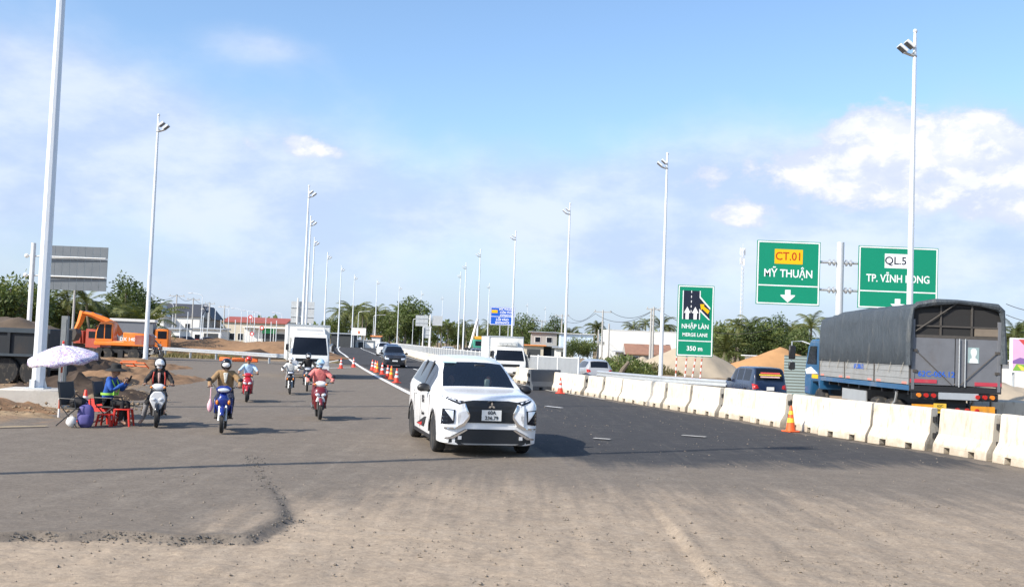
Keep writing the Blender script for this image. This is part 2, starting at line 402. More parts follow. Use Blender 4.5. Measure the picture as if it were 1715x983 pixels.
struct(strip('highway', hy, lambda y: edgeL(y)-1.2, lambda y: edgeR(y)+.4, .03, asphalt, (1, .05, 0, 1)))
struct(strip('service_road', [14+i*3 for i in range(160)], lambda y: edgeR(y)+.9, lambda y: edgeR(y)+9.5, .028, asphalt, (.25, .35, 0, 1)))
line_mat = mat('road paint', (.74, .73, .70), .7, var=.12, scale=12, dirt=.35, dirtcol=(.25, .23, .20))
worn_line = mat('worn road paint', (.48, .46, .42), .8, var=.2, scale=14, dirt=.8, dirtcol=(.16, .15, .14))
ochre_line = mat('yellow worn paint', (.46, .36, .20), .8, var=.2, scale=10, dirt=.8, dirtcol=(.2, .18, .15))
def lz(y): return .030 if y < 84 else .040
struct(strip('edge_line', [22+i*1.5 for i in range(240)], lambda y: edgeL(y)-.12, lambda y: edgeL(y)+.12, lz, line_mat, n=2))
struct(strip('edge_line', [43+i*1.5 for i in range(230)], lambda y: edgeR(y)-.62, lambda y: edgeR(y)-.46, lz, worn_line, n=2))
def lane(y): return lerp(edgeL(y), edgeR(y), .52)
for k in range(20):
    y0 = 58+k*9
    struct(strip('lane_dash', [y0+i for i in range(4)], lambda y: lane(y)-.08, lambda y: lane(y)+.08, lz, line_mat, n=2))
struct(strip('lane_line', [138+i*3 for i in range(60)], lambda y: lane(y)-.1, lambda y: lane(y)+.1, lz, line_mat, n=2))
for (pa, pb, m_) in (((914, 681), (941, 684), line_mat), ((1142, 730), (1182, 733), worn_line), ((994, 735), (1022, 737), worn_line)):
    a, c_ = gnd(*pa), gnd(*pb); d = (c_-a); nrm = Vector((-d.y, d.x, 0)).normalized()*.09; h = Vector((0, 0, .028))
    struct(MB().add([a-nrm+h, c_-nrm+h, c_+nrm+h, a+nrm+h], [(0, 1, 2, 3)]).build('lane_dash', m_, smooth=False))
a, c_ = gnd(-120, 720), gnd(78, 715); nrm = Vector((0, .09, 0)); h = Vector((0, 0, .03))
struct(MB().add([a-nrm+h, c_-nrm+h, c_+nrm+h, a+nrm+h], [(0, 1, 2, 3)]).build('yellow_line', ochre_line, smooth=False))
# white line across the closed lane mouth, left of the cones
for pa, pb in (((548, 607), (588, 600)), ((548, 617), (590, 616))):
    a, c_ = gnd(*pa), gnd(*pb); d = c_-a; nrm = Vector((-d.y, d.x, 0)).normalized()*.12; h = Vector((0, 0, .03))
    struct(MB().add([a-nrm+h, c_-nrm+h, c_+nrm+h, a+nrm+h], [(0, 1, 2, 3)]).build('lane_line', line_mat, smooth=False))
# ================================================================ lamp poles
lamp_face = mat('lamp glass', (.10, .105, .12), .25, var=.1)
lamp_body = mat('lamp housing', (.75, .76, .78), .4, .2, var=.05)
def make_pole(h=17.0):
    t = thing('floodlight_pole', 'x', 'lamp pole', group='tall floodlight poles along the roads')
    mb = MB(); n = 10
    mb.loft([[(r*math.cos(2*math.pi*j/n+.3), r*math.sin(2*math.pi*j/n+.3), z) for j in range(n)] for r, z in ((.165, .03), (.155, 1.2), (.125, 8), (.075, h-.25))]).build('shaft', pole_mat, t, ang=25)
    mb = MB().box((0, 0, .015), (.5, .5, .03))
    for a in range(4): mb.prism([(.16, .03), (.24, .03), (.16, .28)], -.006, .006, 'Y') if a == 0 else mb.box((.19*math.cos(a*math.pi/2), .19*math.sin(a*math.pi/2), .12), (.08 if a % 2 == 0 else .012, .012 if a % 2 == 0 else .08, .22))
    mb.build('base_plate', galv, t, smooth=False)
    MB().ell((0, 0, h+.02), (.10, .10, .11), 12, 8).tube([(0, 0, h-.3), (0, 0, h)], .07).build('finial', lamp_body, t)
    MB().tube([(-.08, 0, h-1.15), (.2, 0, h-1.08), (.48, 0, h-.98)], [.10, .11, .10], 10, flat=.5).tube([(.1, -.3, h-1.0), (.1, .3, h-1.0)], .035).build('bracket', galv, t)
    for k, (ox, oz) in enumerate(((.24, -.60), (.56, -.80))):
        M = Matrix.Rotation(R(38), 3, 'Y')
        a = MB().box((ox, 0, h+oz), (.46, .46, .13), ry=R(-40)); o = a.build('floodlight', lamp_body, t, bevel=.02, smooth=False)
        nrm = Vector((math.sin(R(40)), 0, -math.cos(R(40))))*-1
        c = Vector((ox, 0, h+oz))-Vector((-math.sin(R(40)), 0, math.cos(R(40))))*.085
        MB().box(c+Vector((-.01, 0, .012)), (.40, .40, .02), ry=R(-40)).build('lens', lamp_face, o, smooth=False)
    return t
pole0 = make_pole()
pole_specs = [  # px of top, py of top, facing (+1 lamps to the right), label
    (266, 190, 1, 'white floodlight pole standing at the end of the earth heap beside the excavator'),
    (518, 310, 1, 'floodlight pole rising behind the white box truck, tallest of its tight cluster'),
    (521, 362, 1, 'floodlight pole second in the tight cluster behind the white box truck'),
    (527, 398, 1, 'floodlight pole third in the tight cluster behind the white box truck'),
    (549, 423, 1, 'floodlight pole just past the cluster behind the white box truck'),
    (572, 445, 1, 'floodlight pole sixth along the row on the excavator side'),
    (594, 460, 1, 'floodlight pole seventh along the row, beside the small white billboard'),
    (632, 468, 1, 'floodlight pole standing behind the white car on the bend'),
    (669, 478, 1, 'floodlight pole just in front of the tall round tree'),
    (706, 488, 1, 'floodlight pole in front of the pale sign gantry'),
    (1533, 45, -1, 'tall floodlight pole beside the covered cargo truck, in front of the green sign'),
    (1118, 255, -1, 'tall floodlight pole beside the green merge sign'),
    (955, 340, -1, 'floodlight pole rising behind the mesh fence by the silver car'),
    (864, 387, -1, 'floodlight pole crossing in front of the blue road sign'),
    (805, 418, -1, 'floodlight pole just past the blue sign, seen over the white car'),
    (781, 440, -1, 'thin floodlight pole in the pair above the parked crane'),
    (772, 456, -1, 'shorter floodlight pole of the pair above the parked crane'),
    (742, 496, -1, 'small far floodlight pole beside the pale sign gantry'),
    (820, 475, -1, 'small far floodlight pole at the edge of the blue sign'),
    (884, 508, -1, 'tiny far floodlight pole above the second box truck'),
    (914, 514, -1, 'tiny far floodlight pole by the grey roadside house'),
]
first = True
for px, py, fc, lab in pole_specs:
    Y = 14.95*FPX/(hor(px)-py)
    p = at(px, py, Y); dz = 0.0
    o = pole0 if first else dup(pole0)
    first = False
    o.location = (p.x, Y, 0); o.rotation_euler = (0, 0, 0 if fc > 0 else math.pi); o['label'] = lab
# nearest pole with its plinth, and the pole that stands left of the frame and throws its shadow over the road
p1 = gnd(47, 683); NP = Vector((p1.x, p1.y+.5, 0))
o = dup(pole0, (NP.x, NP.y, .48), 0, 'large floodlight pole on a concrete plinth beside the parasol')
SHP = Vector((6.7-.827*(17.2/math.tan(SUN_EL)), 24.5-.562*(17.2/math.tan(SUN_EL)), 0))
o = dup(pole0, (SHP.x, SHP.y, .48), 0, 'floodlight pole standing outside the picture whose shadow crosses the road')
pl = tag(MB().box((0, 0, .24), (1.6, 1.3, .48), taper=(.97, .97)).build('concrete_plinth', concrete, bevel=.03), 'grey concrete plinth under the large floodlight pole', 'plinth', 'pole plinths')
pl.location = (NP.x, NP.y, 0); pl.rotation_euler.z = R(8)
pl2 = pl.copy(); C.objects.link(pl2); pl2.location = (SHP.x, SHP.y, 0); pl2['label'] = 'concrete plinth of the pole outside the picture'
# ================================================================ concrete barriers
bm_ = bpy.data.materials.new('whitewashed concrete'); bm_.use_nodes = True; q = G(bm_.node_tree); b = q.N['Principled BSDF']
oi = q.n('ShaderNodeObjectInfo'); tco = q.n('ShaderNodeTexCoord').outputs['Object']
vv = q.n('ShaderNodeVectorMath', operation='ADD'); q.L.new(tco, vv.inputs[0]); sv = q.n('ShaderNodeVectorMath', operation='SCALE'); q.L.new(oi.outputs['Location'], sv.inputs[0]); sv.inputs['Scale'].default_value = 3.7; q.L.new(sv.outputs[0], vv.inputs[1])
P = vv.outputs[0]; n1 = q.noise(P, 4, 6, .65, .3); n2 = q.noise(q.mapv(P, (1, 1, .25)), 9, 6, .65); n3 = q.noise(P, 30, 4, .6)
c = q.mix(1.0, q.mix(n1, (.57, .51, .42), (.73, .67, .57)), q.mix(oi.outputs['Random'], (.86, .85, .83), (1.08, 1.08, 1.08)), 'MULTIPLY'); c = q.mix(q.m('MULTIPLY', q.sm(n2, .50, .70), .72), c, (.36, .29, .21)); c = q.mix(q.m('MULTIPLY', q.sm(n3, .60, .72), .6), c, (.34, .28, .21))
sz_ = q.n('ShaderNodeSeparateXYZ'); q.L.new(tco, sz_.inputs[0])
c = q.mix(q.m('MULTIPLY', q.sm(q.m('ADD', sz_.outputs[2], q.m('MULTIPLY', q.m('SUBTRACT', n1, .5), .5)), .28, .0), .65), c, (.36, .29, .21))
q.L.new(c, b.inputs['Base Color']); b.inputs['Roughness'].default_value = .85; b.inputs['Specular IOR Level'].default_value = .2
bn = q.n('ShaderNodeBump'); bn.inputs['Strength'].default_value = .35; bn.inputs['Distance'].default_value = .015; q.L.new(q.m('ADD', n3, n1), bn.inputs['Height']); q.L.new(bn.outputs[0], b.inputs['Normal'])
barrier_mat = bm_
grey_conc_shade = mat('grey concrete with shade', (.075, .085, .10), .9, var=.2, scale=6, bump=.4)  # shaded face of the turned barrier is put into this concrete colour
BH = .98
def make_barrier(L=1.88, m=barrier_mat, H=BH):
    t = thing('concrete_barrier', 'x', 'barrier', group='white concrete barriers along the lane')
    hl = L/2-.01; mb = MB()
    up = [(-.29, .15), (-.285, .2), (-.15, .42), (-.105, H-.03), (-.08, H), (.08, H), (.105, H-.03), (.15, .42), (.285, .2), (.29, .15)]
    mb.prism(up, -hl, hl, 'Y')
    for a, c in ((-hl, -hl+.40), (-.32, .32), (hl-.40, hl)): mb.prism([(-.30, 0), (-.29, .15), (.29, .15), (.30, 0)], a, c, 'Y')
    mb.build('concrete_body', m, t, smooth=False, bevel=.012)
    for sgn in (-1, 1):
        for z in (.35, .72): MB().box((0, sgn*(hl+.045), z), (.10, .10, .12)).tube([(0, sgn*(hl+.09), z-.1), (0, sgn*(hl+.09), z+.1)], .022, 6).build('connector', dark_metal, t, smooth=False)
    return t
bar0 = make_barrier()
def place_along(pts, step, start=0.0):
    out = []; acc = start; pos = 0
    for (ax, ay), (bx, by) in zip(pts, pts[1:]):
        L_ = math.hypot(bx-ax, by-ay)
        while acc <= pos+L_:
            t = (acc-pos)/L_; out.append((lerp(ax, bx, t), lerp(ay, by, t), math.atan2(by-ay, bx-ax))); acc += step
        pos += L_
    return out
spots = place_along([(x+.14, y) for x, y in BAR], 2.10, 1.2)
ordn = ['first', 'second', 'third', 'fourth', 'fifth', 'sixth', 'seventh', 'eighth', 'ninth', 'tenth', 'eleventh', 'twelfth', 'thirteenth', 'fourteenth', 'fifteenth', 'sixteenth', 'seventeenth', 'eighteenth', 'nineteenth', 'twentieth']
vis = [s_ for s_ in spots]
rb = random.Random(3); seen_n = 0
for i, (x, y, a) in enumerate(vis):
    o = bar0 if i == 0 else dup(bar0)
    o.location = (x+rb.uniform(-.07, .07), y, 0); o.rotation_euler.z = a-math.pi/2+R(rb.uniform(-3.2, 3.2)); o.scale.z = interp([(0, 1.06), (6, .98), (12, .90), (20, .86)], i)*rb.uniform(.985, 1.015)
    pxb = FPX*x/y+857.5
    if pxb < 1745: seen_n += 1
    o['label'] = 'white concrete barrier, %s in the line counting from the picture edge' % ordn[min(seen_n-1, 19)] if pxb < 1745 else 'white concrete barrier just outside the picture edge'
nb = len(vis)
bg_ = make_barrier(1.88, grey_conc_shade); bg_.location = (gx(911, 50.5), 50.5, 0); bg_.rotation_euler.z = R(128); bg_['label'] = 'unpainted grey concrete barrier, shade in its colour, turned across the end of the white line'; bg_['group'] = 'loose concrete barriers'
for k, (px, Y, rz) in enumerate(((1676, 31.2, 84), (1716, 30.2, 80))):
    o = dup(bar0, (gx(px, Y), Y, 0), R(rz), ['white concrete barrier standing just behind the cargo truck tail', 'white concrete barrier at the picture edge behind the cargo truck'][k], 'loose concrete barriers')
# far median wall with mesh fence
far0 = make_barrier(3.0, barrier_mat, .86)
fp = [(edgeR(y)+.25, y) for y in range(52, 200, 4)]
for i, (x, y, a) in enumerate(place_along(fp, 3.03, 0)):
    o = far0 if i == 0 else dup(far0)
    o.location = (x, y, 0); o.rotation_euler.z = a-math.pi/2
    o['label'] = 'white concrete wall section under the mesh fence along the highway'; o['group'] = 'wall sections under the mesh fence'
mesh_mat = mat('fence mesh', (.36, .38, .40), .6, .3, var=.15, scale=3, alpha=.82)
fence = thing('mesh_fence', 'white posted fence with grey mesh panels on the highway wall', 'fence', (0, 0, 0))
fpath = [(gx(968, 56.0), 56.0), (gx(890, 60.0), 60.0)]+[(edgeR(y)+.25, y) for y in range(68, 200, 4)]
fpts = place_along(fpath, 2.0, 0)
pm_ = MB().box((0, 0, .95), (.07, .07, 1.3)).build('post', white_paint, fence, smooth=False); 
qm_ = MB().bb(-.01, .01, .05, 1.95, .62, 1.5).build('mesh_panel', mesh_mat, fence, smooth=False)
fr_ = MB()
for z in (.60, 1.52): fr_.bb(-.02, .02, .03, 1.97, z-.02, z+.02)
rl_ = fr_.build('rail', white_paint, fence, smooth=False)
for i, (x, y, a) in enumerate(fpts):
    for o in (pm_, qm_, rl_):
        c_ = o if i == 0 else o.copy()
        if i: C.objects.link(c_)
        c_.location = (x, y, .0); c_.rotation_euler.z = a-math.pi/2
# ================================================================ guard rails
def guardrail(path, label, group, post_step=2.0):
    t = thing('guardrail', label, 'guardrail', (path[0][0], path[0][1], 0), group=group); o0 = Vector((path[0][0], path[0][1]))
    prof = [(0, .45), (.03, .47), (.06, .50), (.06, .54), (.0, .58), (.0, .63), (.06, .67), (.06, .71), (.03, .74), (0, .76)]
    rings = []
    for i, (x, y) in enumerate(path):
        a = Vector(path[min(i+1, len(path)-1)])-Vector(path[max(i-1, 0)]); a.normalize(); n = Vector((a.y, -a.x))
        rings.append([(x-o0.x+n.x*u, y-o0.y+n.y*u, z) for u, z in prof]+[(x-o0.x+n.x*(u-.006), y-o0.y+n.y*(u-.006), z) for u, z in prof[::-1]])
    MB().loft(rings).build('beam', galv, t, smooth=False)
    ps = None
    for x, y, a in place_along(path, post_step, .3):
        if ps is None: ps = MB().bb(-.05, .05, -.07, .07, 0, .72).build('post', galv, t, smooth=False); c_ = ps
        else: c_ = ps.copy(); C.objects.link(c_)
        n = Vector((math.sin(a), -math.cos(a)))*-.09
        c_.location = (x-o0.x+n.x, y-o0.y+n.y, 0); c_.rotation_euler.z = a
    return t
guardrail([(gx(1000, 54), 54), (gx(1040, 51), 51), (gx(1110, 47.5), 47.5), (gx(1216, 44.6), 44.6)], 'steel guardrail running past the foot of the grey sand heap', 'guardrails', 3.0).location.z = .2
guardrail([tuple(gnd(px, py))[:2] for px, py in [(272, 596), (330, 600), (400, 605), (465, 610), (520, 612)]], 'steel guardrail curving behind the riders below the dirt bank', 'guardrails', 4.0)
# far railing round the bend
guardrail([(edgeL(y)-1.6-.0*y, y) for y in range(112, 420, 12)], 'distant steel guardrail along the outside of the highway bend', 'guardrails', 4.0)
# ================================================================ cones
cone_or = mat('cone orange', (.80, .11, .02), .5, var=.12, scale=14, dirt=.25); cone_red = mat('cone red orange', (.75, .06, .03), .5, var=.12, scale=14, dirt=.2)
cone_wh = mat('cone white band', (.80, .80, .78), .35, var=.05); cone_ye = mat('cone yellow band', (.85, .55, .04), .35, var=.05)
def make_cone(body, band, label):
    t = thing('traffic_cone', label, 'traffic cone', group='traffic cones')
    MB().box((0, 0, .02), (.36, .36, .04)).build('base', body, t, smooth=False, bevel=.012)
    def rr(z): return lerp(.135, .028, z/.68)
    MB().lathe([(rr(z), z+.04) for z in (0, .34, .67)]+[(.02, .72)], 16).build('shell', body, t)
    for a, c in ((.22, .34), (.44, .54)): MB().lathe([(rr(a)+.004, a+.04), (rr(c)+.004, c+.04)], 16, caps=False).build('band', band, t)
    return t
cA = make_cone(cone_red, cone_wh, 'x'); cB = make_cone(cone_or, cone_ye, 'x')
def cone(src, px, py, lab, used=set()):
    p = gnd(px, py); o = src if src.name not in used else dup(src); used.add(src.name)
    o.location = p; o['label'] = lab; o.rotation_euler.z = random.uniform(0, 1.5)
cone(cB, 1324, 723, 'orange cone with yellow bands standing against the white barriers')
cone(cA, 938, 659, 'orange cone at the far end of the white barriers by the dark barrier')
cone(cA, 571, 617, 'orange cone on the closed lane mouth nearest the white box truck')
cone(cA, 592, 615, 'orange cone beside the white edge line, next to the closed lane')
cone(cA, 141, 706, 'orange and white cone behind the purple backpack')
cone(cA, 664, 641, 'orange cone nearest the white car in the row along the edge line')
cone(cB, 655, 635, 'second cone from the white car in the row, with yellow bands')
cone(cA, 649, 633, 'third cone from the white car in the row along the line')
cone(cA, 640, 627, 'fourth cone from the white car in the row along the line')
cone(cB, 631.5, 623.5, 'fifth cone from the white car in the row, with yellow bands')
cone(cA, 628.5, 621.5, 'sixth cone from the white car in the row along the line')
cone(cA, 623.5, 620, 'farthest cone of the row along the edge line')
o = dup(cA, (gx(1054, 52.5), 52.5, 0), 0, 'orange cone tip showing behind the barriers beside the guardrail')
# red plastic post between two barriers
gaps = [((a_[0]+b_[0])/2, (a_[1]+b_[1])/2) for a_, b_ in zip(vis, vis[1:])]; pp = Vector((*min(gaps, key=lambda p: abs(p[0]/p[1]*FPX+857.5-1470)), 0))
tag(MB().tube([(0, 0, 0), (0, 0, .84)], .045, 10).lathe([(.07, 0), (.07, .05)], 10).build('marker_post', cone_red, loc=(pp.x+.16, pp.y+.02, 0)), 'red plastic marker post in the gap between two white barriers', 'marker post')
# ================================================================ signs
sgreen = mat('sign green', (.0, .235, .13), .35, var=.05, scale=2); sblue = mat('sign blue', (.01, .10, .52), .35, var=.05, scale=2)
swhite = mat('sign white', (.82, .83, .84), .35, var=.03); syel = mat('sign yellow', (.85, .47, .0), .35, var=.04); sred = mat('sign red letters', (.42, .04, .0), .4)
sblack = mat('sign dark', (.012, .016, .035), .4); sback = mat('sign back aluminium', (.16, .175, .19), .5, .5, var=.12, scale=1.5); sback2 = mat('sign back pale', (.48, .50, .51), .5, .3, var=.1, scale=1.5)
def frame_rect(mb, x0, x1, z0, z1, w, y):
    mb.bb(x0, x1, y-.004, y+.004, z0, z0+w).bb(x0, x1, y-.004, y+.004, z1-w, z1).bb(x0, x0+w, y-.004, y+.004, z0+w, z1-w).bb(x1-w, x1, y-.004, y+.004, z0+w, z1-w)
def panel(t, x0, x1, z0, z1, m, y=0.0, name='panel', border=True):
    o = MB().bb(x0, x1, y, y+.06, z0, z1).build(name, m, t, smooth=False)
    if border:
        mb = MB(); frame_rect(mb, x0+.04, x1-.04, z0+.04, z1-.04, .07, y-.006); mb.build('border', swhite, o, smooth=False)
    return o
def arrow(pts, t, m, y, name='arrow'): return MB().prism(pts, y-.008, y, 'Y').build(name, m, t, smooth=False)
# big green sign
SY = 62.0; s0 = FPX/SY; sx = gx(1402, SY)
big = thing('direction_sign', 'pair of big green direction boards on one grey post behind the cargo truck', 'road sign', (sx, SY, 0))
def Z(px, py, Y=SY): return at(px, py, Y).z
def Xr(px, py, x0, Y=SY): return at(px, py, Y).x-x0
MB().tube([(0, 0, 0), (0, 0, Z(1402, 406))], .22, 16).build('post', mat('sign post grey', (.60, .62, .63), .45, .3, var=.06), big)
for py in (440, 486):
    z = Z(1402, py)
    mb = MB().tube([(Xr(1368, py, sx), -.0, z), (Xr(1445, py, sx), 0, z)], .075, 12)
    mb.build('arm', galv, big)
    for dx_ in (-.62, -.36, .36, .62): MB().lathe([(.19, dx_-.04), (.19, dx_+.04)], 14, (0, 0, z), 'X').build('flange', galv, big)
x0, x1 = Xr(1266, 455, sx), Xr(1372, 460, sx); z0, z1 = Z(1318, 511), Z(1320, 404.5)
a = panel(big, x0, x1, z0, z1, sgreen, -.16); zm = Z(1318, 479); xc = (x0+x1)/2
MB().bb(x0+.1, x1-.1, -.17, -.161, zm-.035, zm+.035).build('divider', swhite, a, smooth=False)
w_ = 47/s0/2; zc = Z(1320, 430.5); MB().bb(xc-w_, xc+w_, -.172, -.161, zc-.43, zc+.43).build('route_plate', syel, a, smooth=False)
text('lettering', 'CT.01', .66, sred, a, face_y(xc, -.176, zc), bold=.010, sx=.95)
text('lettering', 'MỸ THUẬN', .64, swhite, a, face_y(xc, -.165, Z(1318, 459)), bold=.016, sx=.86)
ac = Z(1318, 496); 
arrow([(xc-.16, ac+.36), (xc+.16, ac+.36), (xc+.16, ac+.06), (xc+.42, ac+.06), (xc+.42, ac-.0), (xc, ac-.38), (xc-.42, ac), (xc-.42, ac+.06), (xc-.16, ac+.06)], a, swhite, -.162)
x0, x1 = Xr(1436, 455, sx), Xr(1569, 462, sx); z0, z1 = Z(1500, 518), Z(1503, 414)
c_ = panel(big, x0, x1, z0, z1, sgreen, -.16); xc = (x0+x1)/2; zm = Z(1500, 489)
MB().bb(x0+.1, x1-.1, -.17, -.161, zm-.035, zm+.035).build('divider', swhite, c_, smooth=False)
zc = Z(1503, 438); MB().bb(xc-.8, xc+.8, -.172, -.161, zc-.42, zc+.42).build('route_plate', swhite, c_, smooth=False)
text('lettering', 'QL.53', .64, sblack, c_, face_y(xc, -.176, zc), bold=.012)
text('lettering', 'TP. VĨNH LONG', .62, swhite, c_, face_y(xc, -.165, Z(1502, 468)), bold=.016, sx=.83)
ac = Z(1500, 511); arrow([(xc-.16, ac+.36), (xc+.16, ac+.36), (xc+.16, ac+.06), (xc+.42, ac+.06), (xc, ac-.36), (xc-.42, ac+.06), (xc-.16, ac+.06)], c_, swhite, -.162)
# merge sign
MY = 70.0; mx = gx(1164, MY)
ms = thing('merge_sign', 'tall green merge lane sign on striped posts before the sand heap', 'road sign', (mx, MY, 0))
def mX(px, py): return at(px, py, MY).x-mx
def mZ(px, py): return at(px, py, MY).z
x0, x1, z0, z1 = mX(1134, 537), mX(1195, 537), mZ(1164, 597), mZ(1165, 478)
a = panel(ms, x0, x1, z0, z1, sgreen); zm = mZ(1164, 571); W_ = x1-x0; xl = x0
MB().bb(x0+.1, x1-.1, -.012, -.001, zm-.03, zm+.03).build('divider', swhite, a, smooth=False)
def mu(u): return x0+W_*u
ZT, ZB = mZ(1165, 487), mZ(1165, 535)
def mv(v): return lerp(ZT, ZB, v)
MB().prism([(mu(.16), mv(0)), (mu(.60), mv(0)), (mu(.60), mv(.22)), (mu(.88), mv(.62)), (mu(.88), mv(1)), (mu(.60), mv(.63)), (mu(.60), mv(1)), (mu(.16), mv(1))], -.010, -.002, 'Y').build('road_symbol', sblack, a, smooth=False)
mb = MB().bb(mu(.135), mu(.16), -.012, -.002, mv(1), mv(0)).prism([(mu(.60), mv(0)), (mu(.625), mv(0)), (mu(.625), mv(.2)), (mu(.90), mv(.58)), (mu(.90), mv(.65)), (mu(.60), mv(.24))], -.014, -.002, 'Y').prism([(mu(.60), mv(.62)), (mu(.90), mv(1)), (mu(.86), mv(1)), (mu(.625), mv(.72)), (mu(.625), mv(1)), (mu(.60), mv(1))], -.014, -.002, 'Y')
mb.build('road_edge', swhite, a, smooth=False)
for k in range(5): MB().bb(mu(.365), mu(.385), -.016, -.008, mv(.08+k*.17), mv(k*.17+.0)).build('dash', swhite, a, smooth=False)
for u in (.27, .49): arrow([(mu(u-.045), mv(1)), (mu(u+.045), mv(1)), (mu(u+.045), mv(.78)), (mu(u+.09), mv(.78)), (mu(u), mv(.56)), (mu(u-.09), mv(.78)), (mu(u-.045), mv(.78))], a, swhite, -.012)
arrow([(mu(.62), mv(.46)), (mu(.74), mv(.46)), (mu(.72), mv(.53)), (mu(.88), mv(.68)), (mu(.84), mv(.80)), (mu(.68), mv(.62)), (mu(.65), mv(.68))], a, syel, -.014)
text('lettering', 'NHẬP LÀN', .42, swhite, a, face_y((x0+x1)/2, -.006, mZ(1164, 547)), bold=.018, sx=.88)
text('lettering', 'MERGE LANE', .32, swhite, a, face_y((x0+x1)/2, -.006, mZ(1164, 561)), bold=.018, sx=.9)
text('lettering', '350 m', .42, swhite, a, face_y((x0+x1)/2, -.006, mZ(1164, 584)), bold=.02)
stripe = bpy.data.materials.new('red white stripes'); stripe.use_nodes = True; q = G(stripe.node_tree); tco = q.n('ShaderNodeTexCoord').outputs['Object']; s_ = q.n('ShaderNodeSeparateXYZ'); q.L.new(tco, s_.inputs[0])
q.L.new(q.mix(q.m('GREATER_THAN', q.m('FRACT', q.m('MULTIPLY', s_.outputs[2], 2.4)), .5), (.78, .76, .74), (.45, .10, .06)), q.N['Principled BSDF'].inputs['Base Color'])
for u, lean in ((-.02, -.05), (.26, 0), (.52, .12), (.68, 0)): MB().tube([(x0+W_*u+lean*-1.5, .1, 0), (x0+W_*u+.12, .1, z0+.3)], .045, 8).build('post', stripe, ms)
# blue sign
BY = 150.0; bx = gx(842, BY); bs = thing('direction_sign', 'blue direction board on two posts above the second box truck', 'road sign', (bx, BY, 0))
def bX(px): return at(px, 530, BY).x-bx
def bZ(py): return at(842, py, BY).z
a = panel(bs, bX(821), bX(862), bZ(544.5), bZ(514.5), sblue); xc = (bX(821)+bX(862))/2
MB().bb(bX(822), bX(861), -.012, -.001, bZ(530.8), bZ(530.0)).build('divider', swhite, a, smooth=False)
MB().bb(bX(823), bX(833), -.016, -.001, bZ(524.5), bZ(519.5)).build('route_plate', syel, a, smooth=False)
for tx, py, sz, ox in (('MỸ THUẬN', 518.5, .40, .55), ('CẦN THƠ', 523.5, .40, .55), ('EXPRESSWAY', 528, .30, .55), ('LỐI VÀO', 535.5, .46, 0), ('ENTRANCE', 540.5, .38, 0)): text('lettering', tx, sz, swhite, a, face_y(xc+ox, -.006, bZ(py)), bold=.03)
for u in (838, 852): MB().tube([(bX(u), .12, 0), (bX(u), .12, bZ(516))], .07, 8).build('post', galv, bs)
# sign backs
def sign_back(label, Y, px0, px1, py0, py1, n, m, posts, arms=None, post_top=None, rz=0, name='sign_board'):
    xc = gx((px0+px1)/2, Y); t = thing(name, label, 'road sign', (xc, Y, 0), rz, 'road signs seen from behind')
    cx = (px0+px1)/2; cy = (py0+py1)/2; W = (px1-px0)*Y/FPX; z0, z1 = at(cx, py1, Y).z, at(cx, py0, Y).z
    for k in range(n): MB().bb(-W/2+W*k/n+.012, -W/2+W*(k+1)/n-.012, 0, .05, z0, z1).build('panel_strip', m, t, smooth=False)
    for z in (lerp(z0, z1, .3), lerp(z0, z1, .72)): MB().bb(-W/2-.02, W/2+.02, -.09, -.002, z-.06, z+.06).build('rail', galv, t, smooth=False)
    for u, top in posts: MB().tube([(W*u, -.2, 0), (W*u, -.2, lerp(z0, z1, top))], .11, 10).build('post', white_paint, t)
    return t, W, z0, z1
t, W, z0, z1 = sign_back('large grey sign board seen from behind above the excavator', 75.0, 70, 171, 412.5, 486, 8, sback, [])
MB().tube([(-W/2-.9, -.3, 0), (-W/2-.9, -.3, z1+.1)], .16, 12).build('post', white_paint, t)
for z in (lerp(z0, z1, .3), lerp(z0, z1, .74)):
    MB().tube([(-W/2-1.4, -.3, z), (W/2-.1, -.12, z)], .05, 8).build('arm', galv, t); MB().ell((-W/2-1.35, -.3, z), (.16, .16, .16), 10, 6).build('flange', white_paint, t)
sign_back('grey sign board seen from behind over the white box truck', 140.0, 484, 523, 505, 541, 3, sback2, [(-.2, 1.15)])
t, W, z0, z1 = sign_back('wide pale sign seen from behind on a gantry post before the palms', 230.0, 694, 715, 528, 546, 3, sback2, [])
MB().bb(W/2+.9, W/2+3.1, 0, .05, lerp(z0, z1, .1), z1).build('panel_strip', sback2, t, smooth=False)
for z in (lerp(z0, z1, .3), lerp(z0, z1, .72)): MB().bb(W/2-.1, W/2+1.0, -.09, -.02, z-.07, z+.07).build('arm', galv, t, smooth=False)
MB().tube([(W/2+.45, -.15, 0), (W/2+.45, -.15, z1+.2)], .16, 10).build('post', white_paint, t)
t, W, z0, z1 = sign_back('narrow pale sign board seen from behind below the gantry sign', 215.0, 706, 721, 546, 566, 3, sback2, [(-.4, .9), (.4, .9)])
# ================================================================ vehicles
def paint(name, col, rough=.28, coat=.6, dirt=.12, var=.03): return mat(name, col, rough, 0, var=var, scale=2.5, coat=coat, dirt=dirt, dirtcol=(.33, .28, .22))
car_white = paint('car paint white', (.80, .80, .80), dirt=.06); car_silver = paint('car paint silver', (.34, .35, .37), .3); car_navy = paint('car paint navy', (.012, .022, .055)); car_dark = paint('car paint dark', (.02, .022, .03)); car_blue = paint('car paint blue', (.015, .05, .22))
gm_ = bpy.data.materials.new('window glass'); gm_.use_nodes = True; q = G(gm_.node_tree); b = q.N['Principled BSDF']
b.inputs['Base Color'].default_value = (.012, .018, .03, 1); b.inputs['Roughness'].default_value = .04; b.inputs['Alpha'].default_value = .62; b.inputs['Specular IOR Level'].default_value = .8; b.inputs['Coat Weight'].default_value = .3
q.L.new(q.sm(q.noise(q.n('ShaderNodeTexCoord').outputs['Object'], 3, 3), 0, 1, .03, .09), b.inputs['Roughness'])
win_glass = gm_
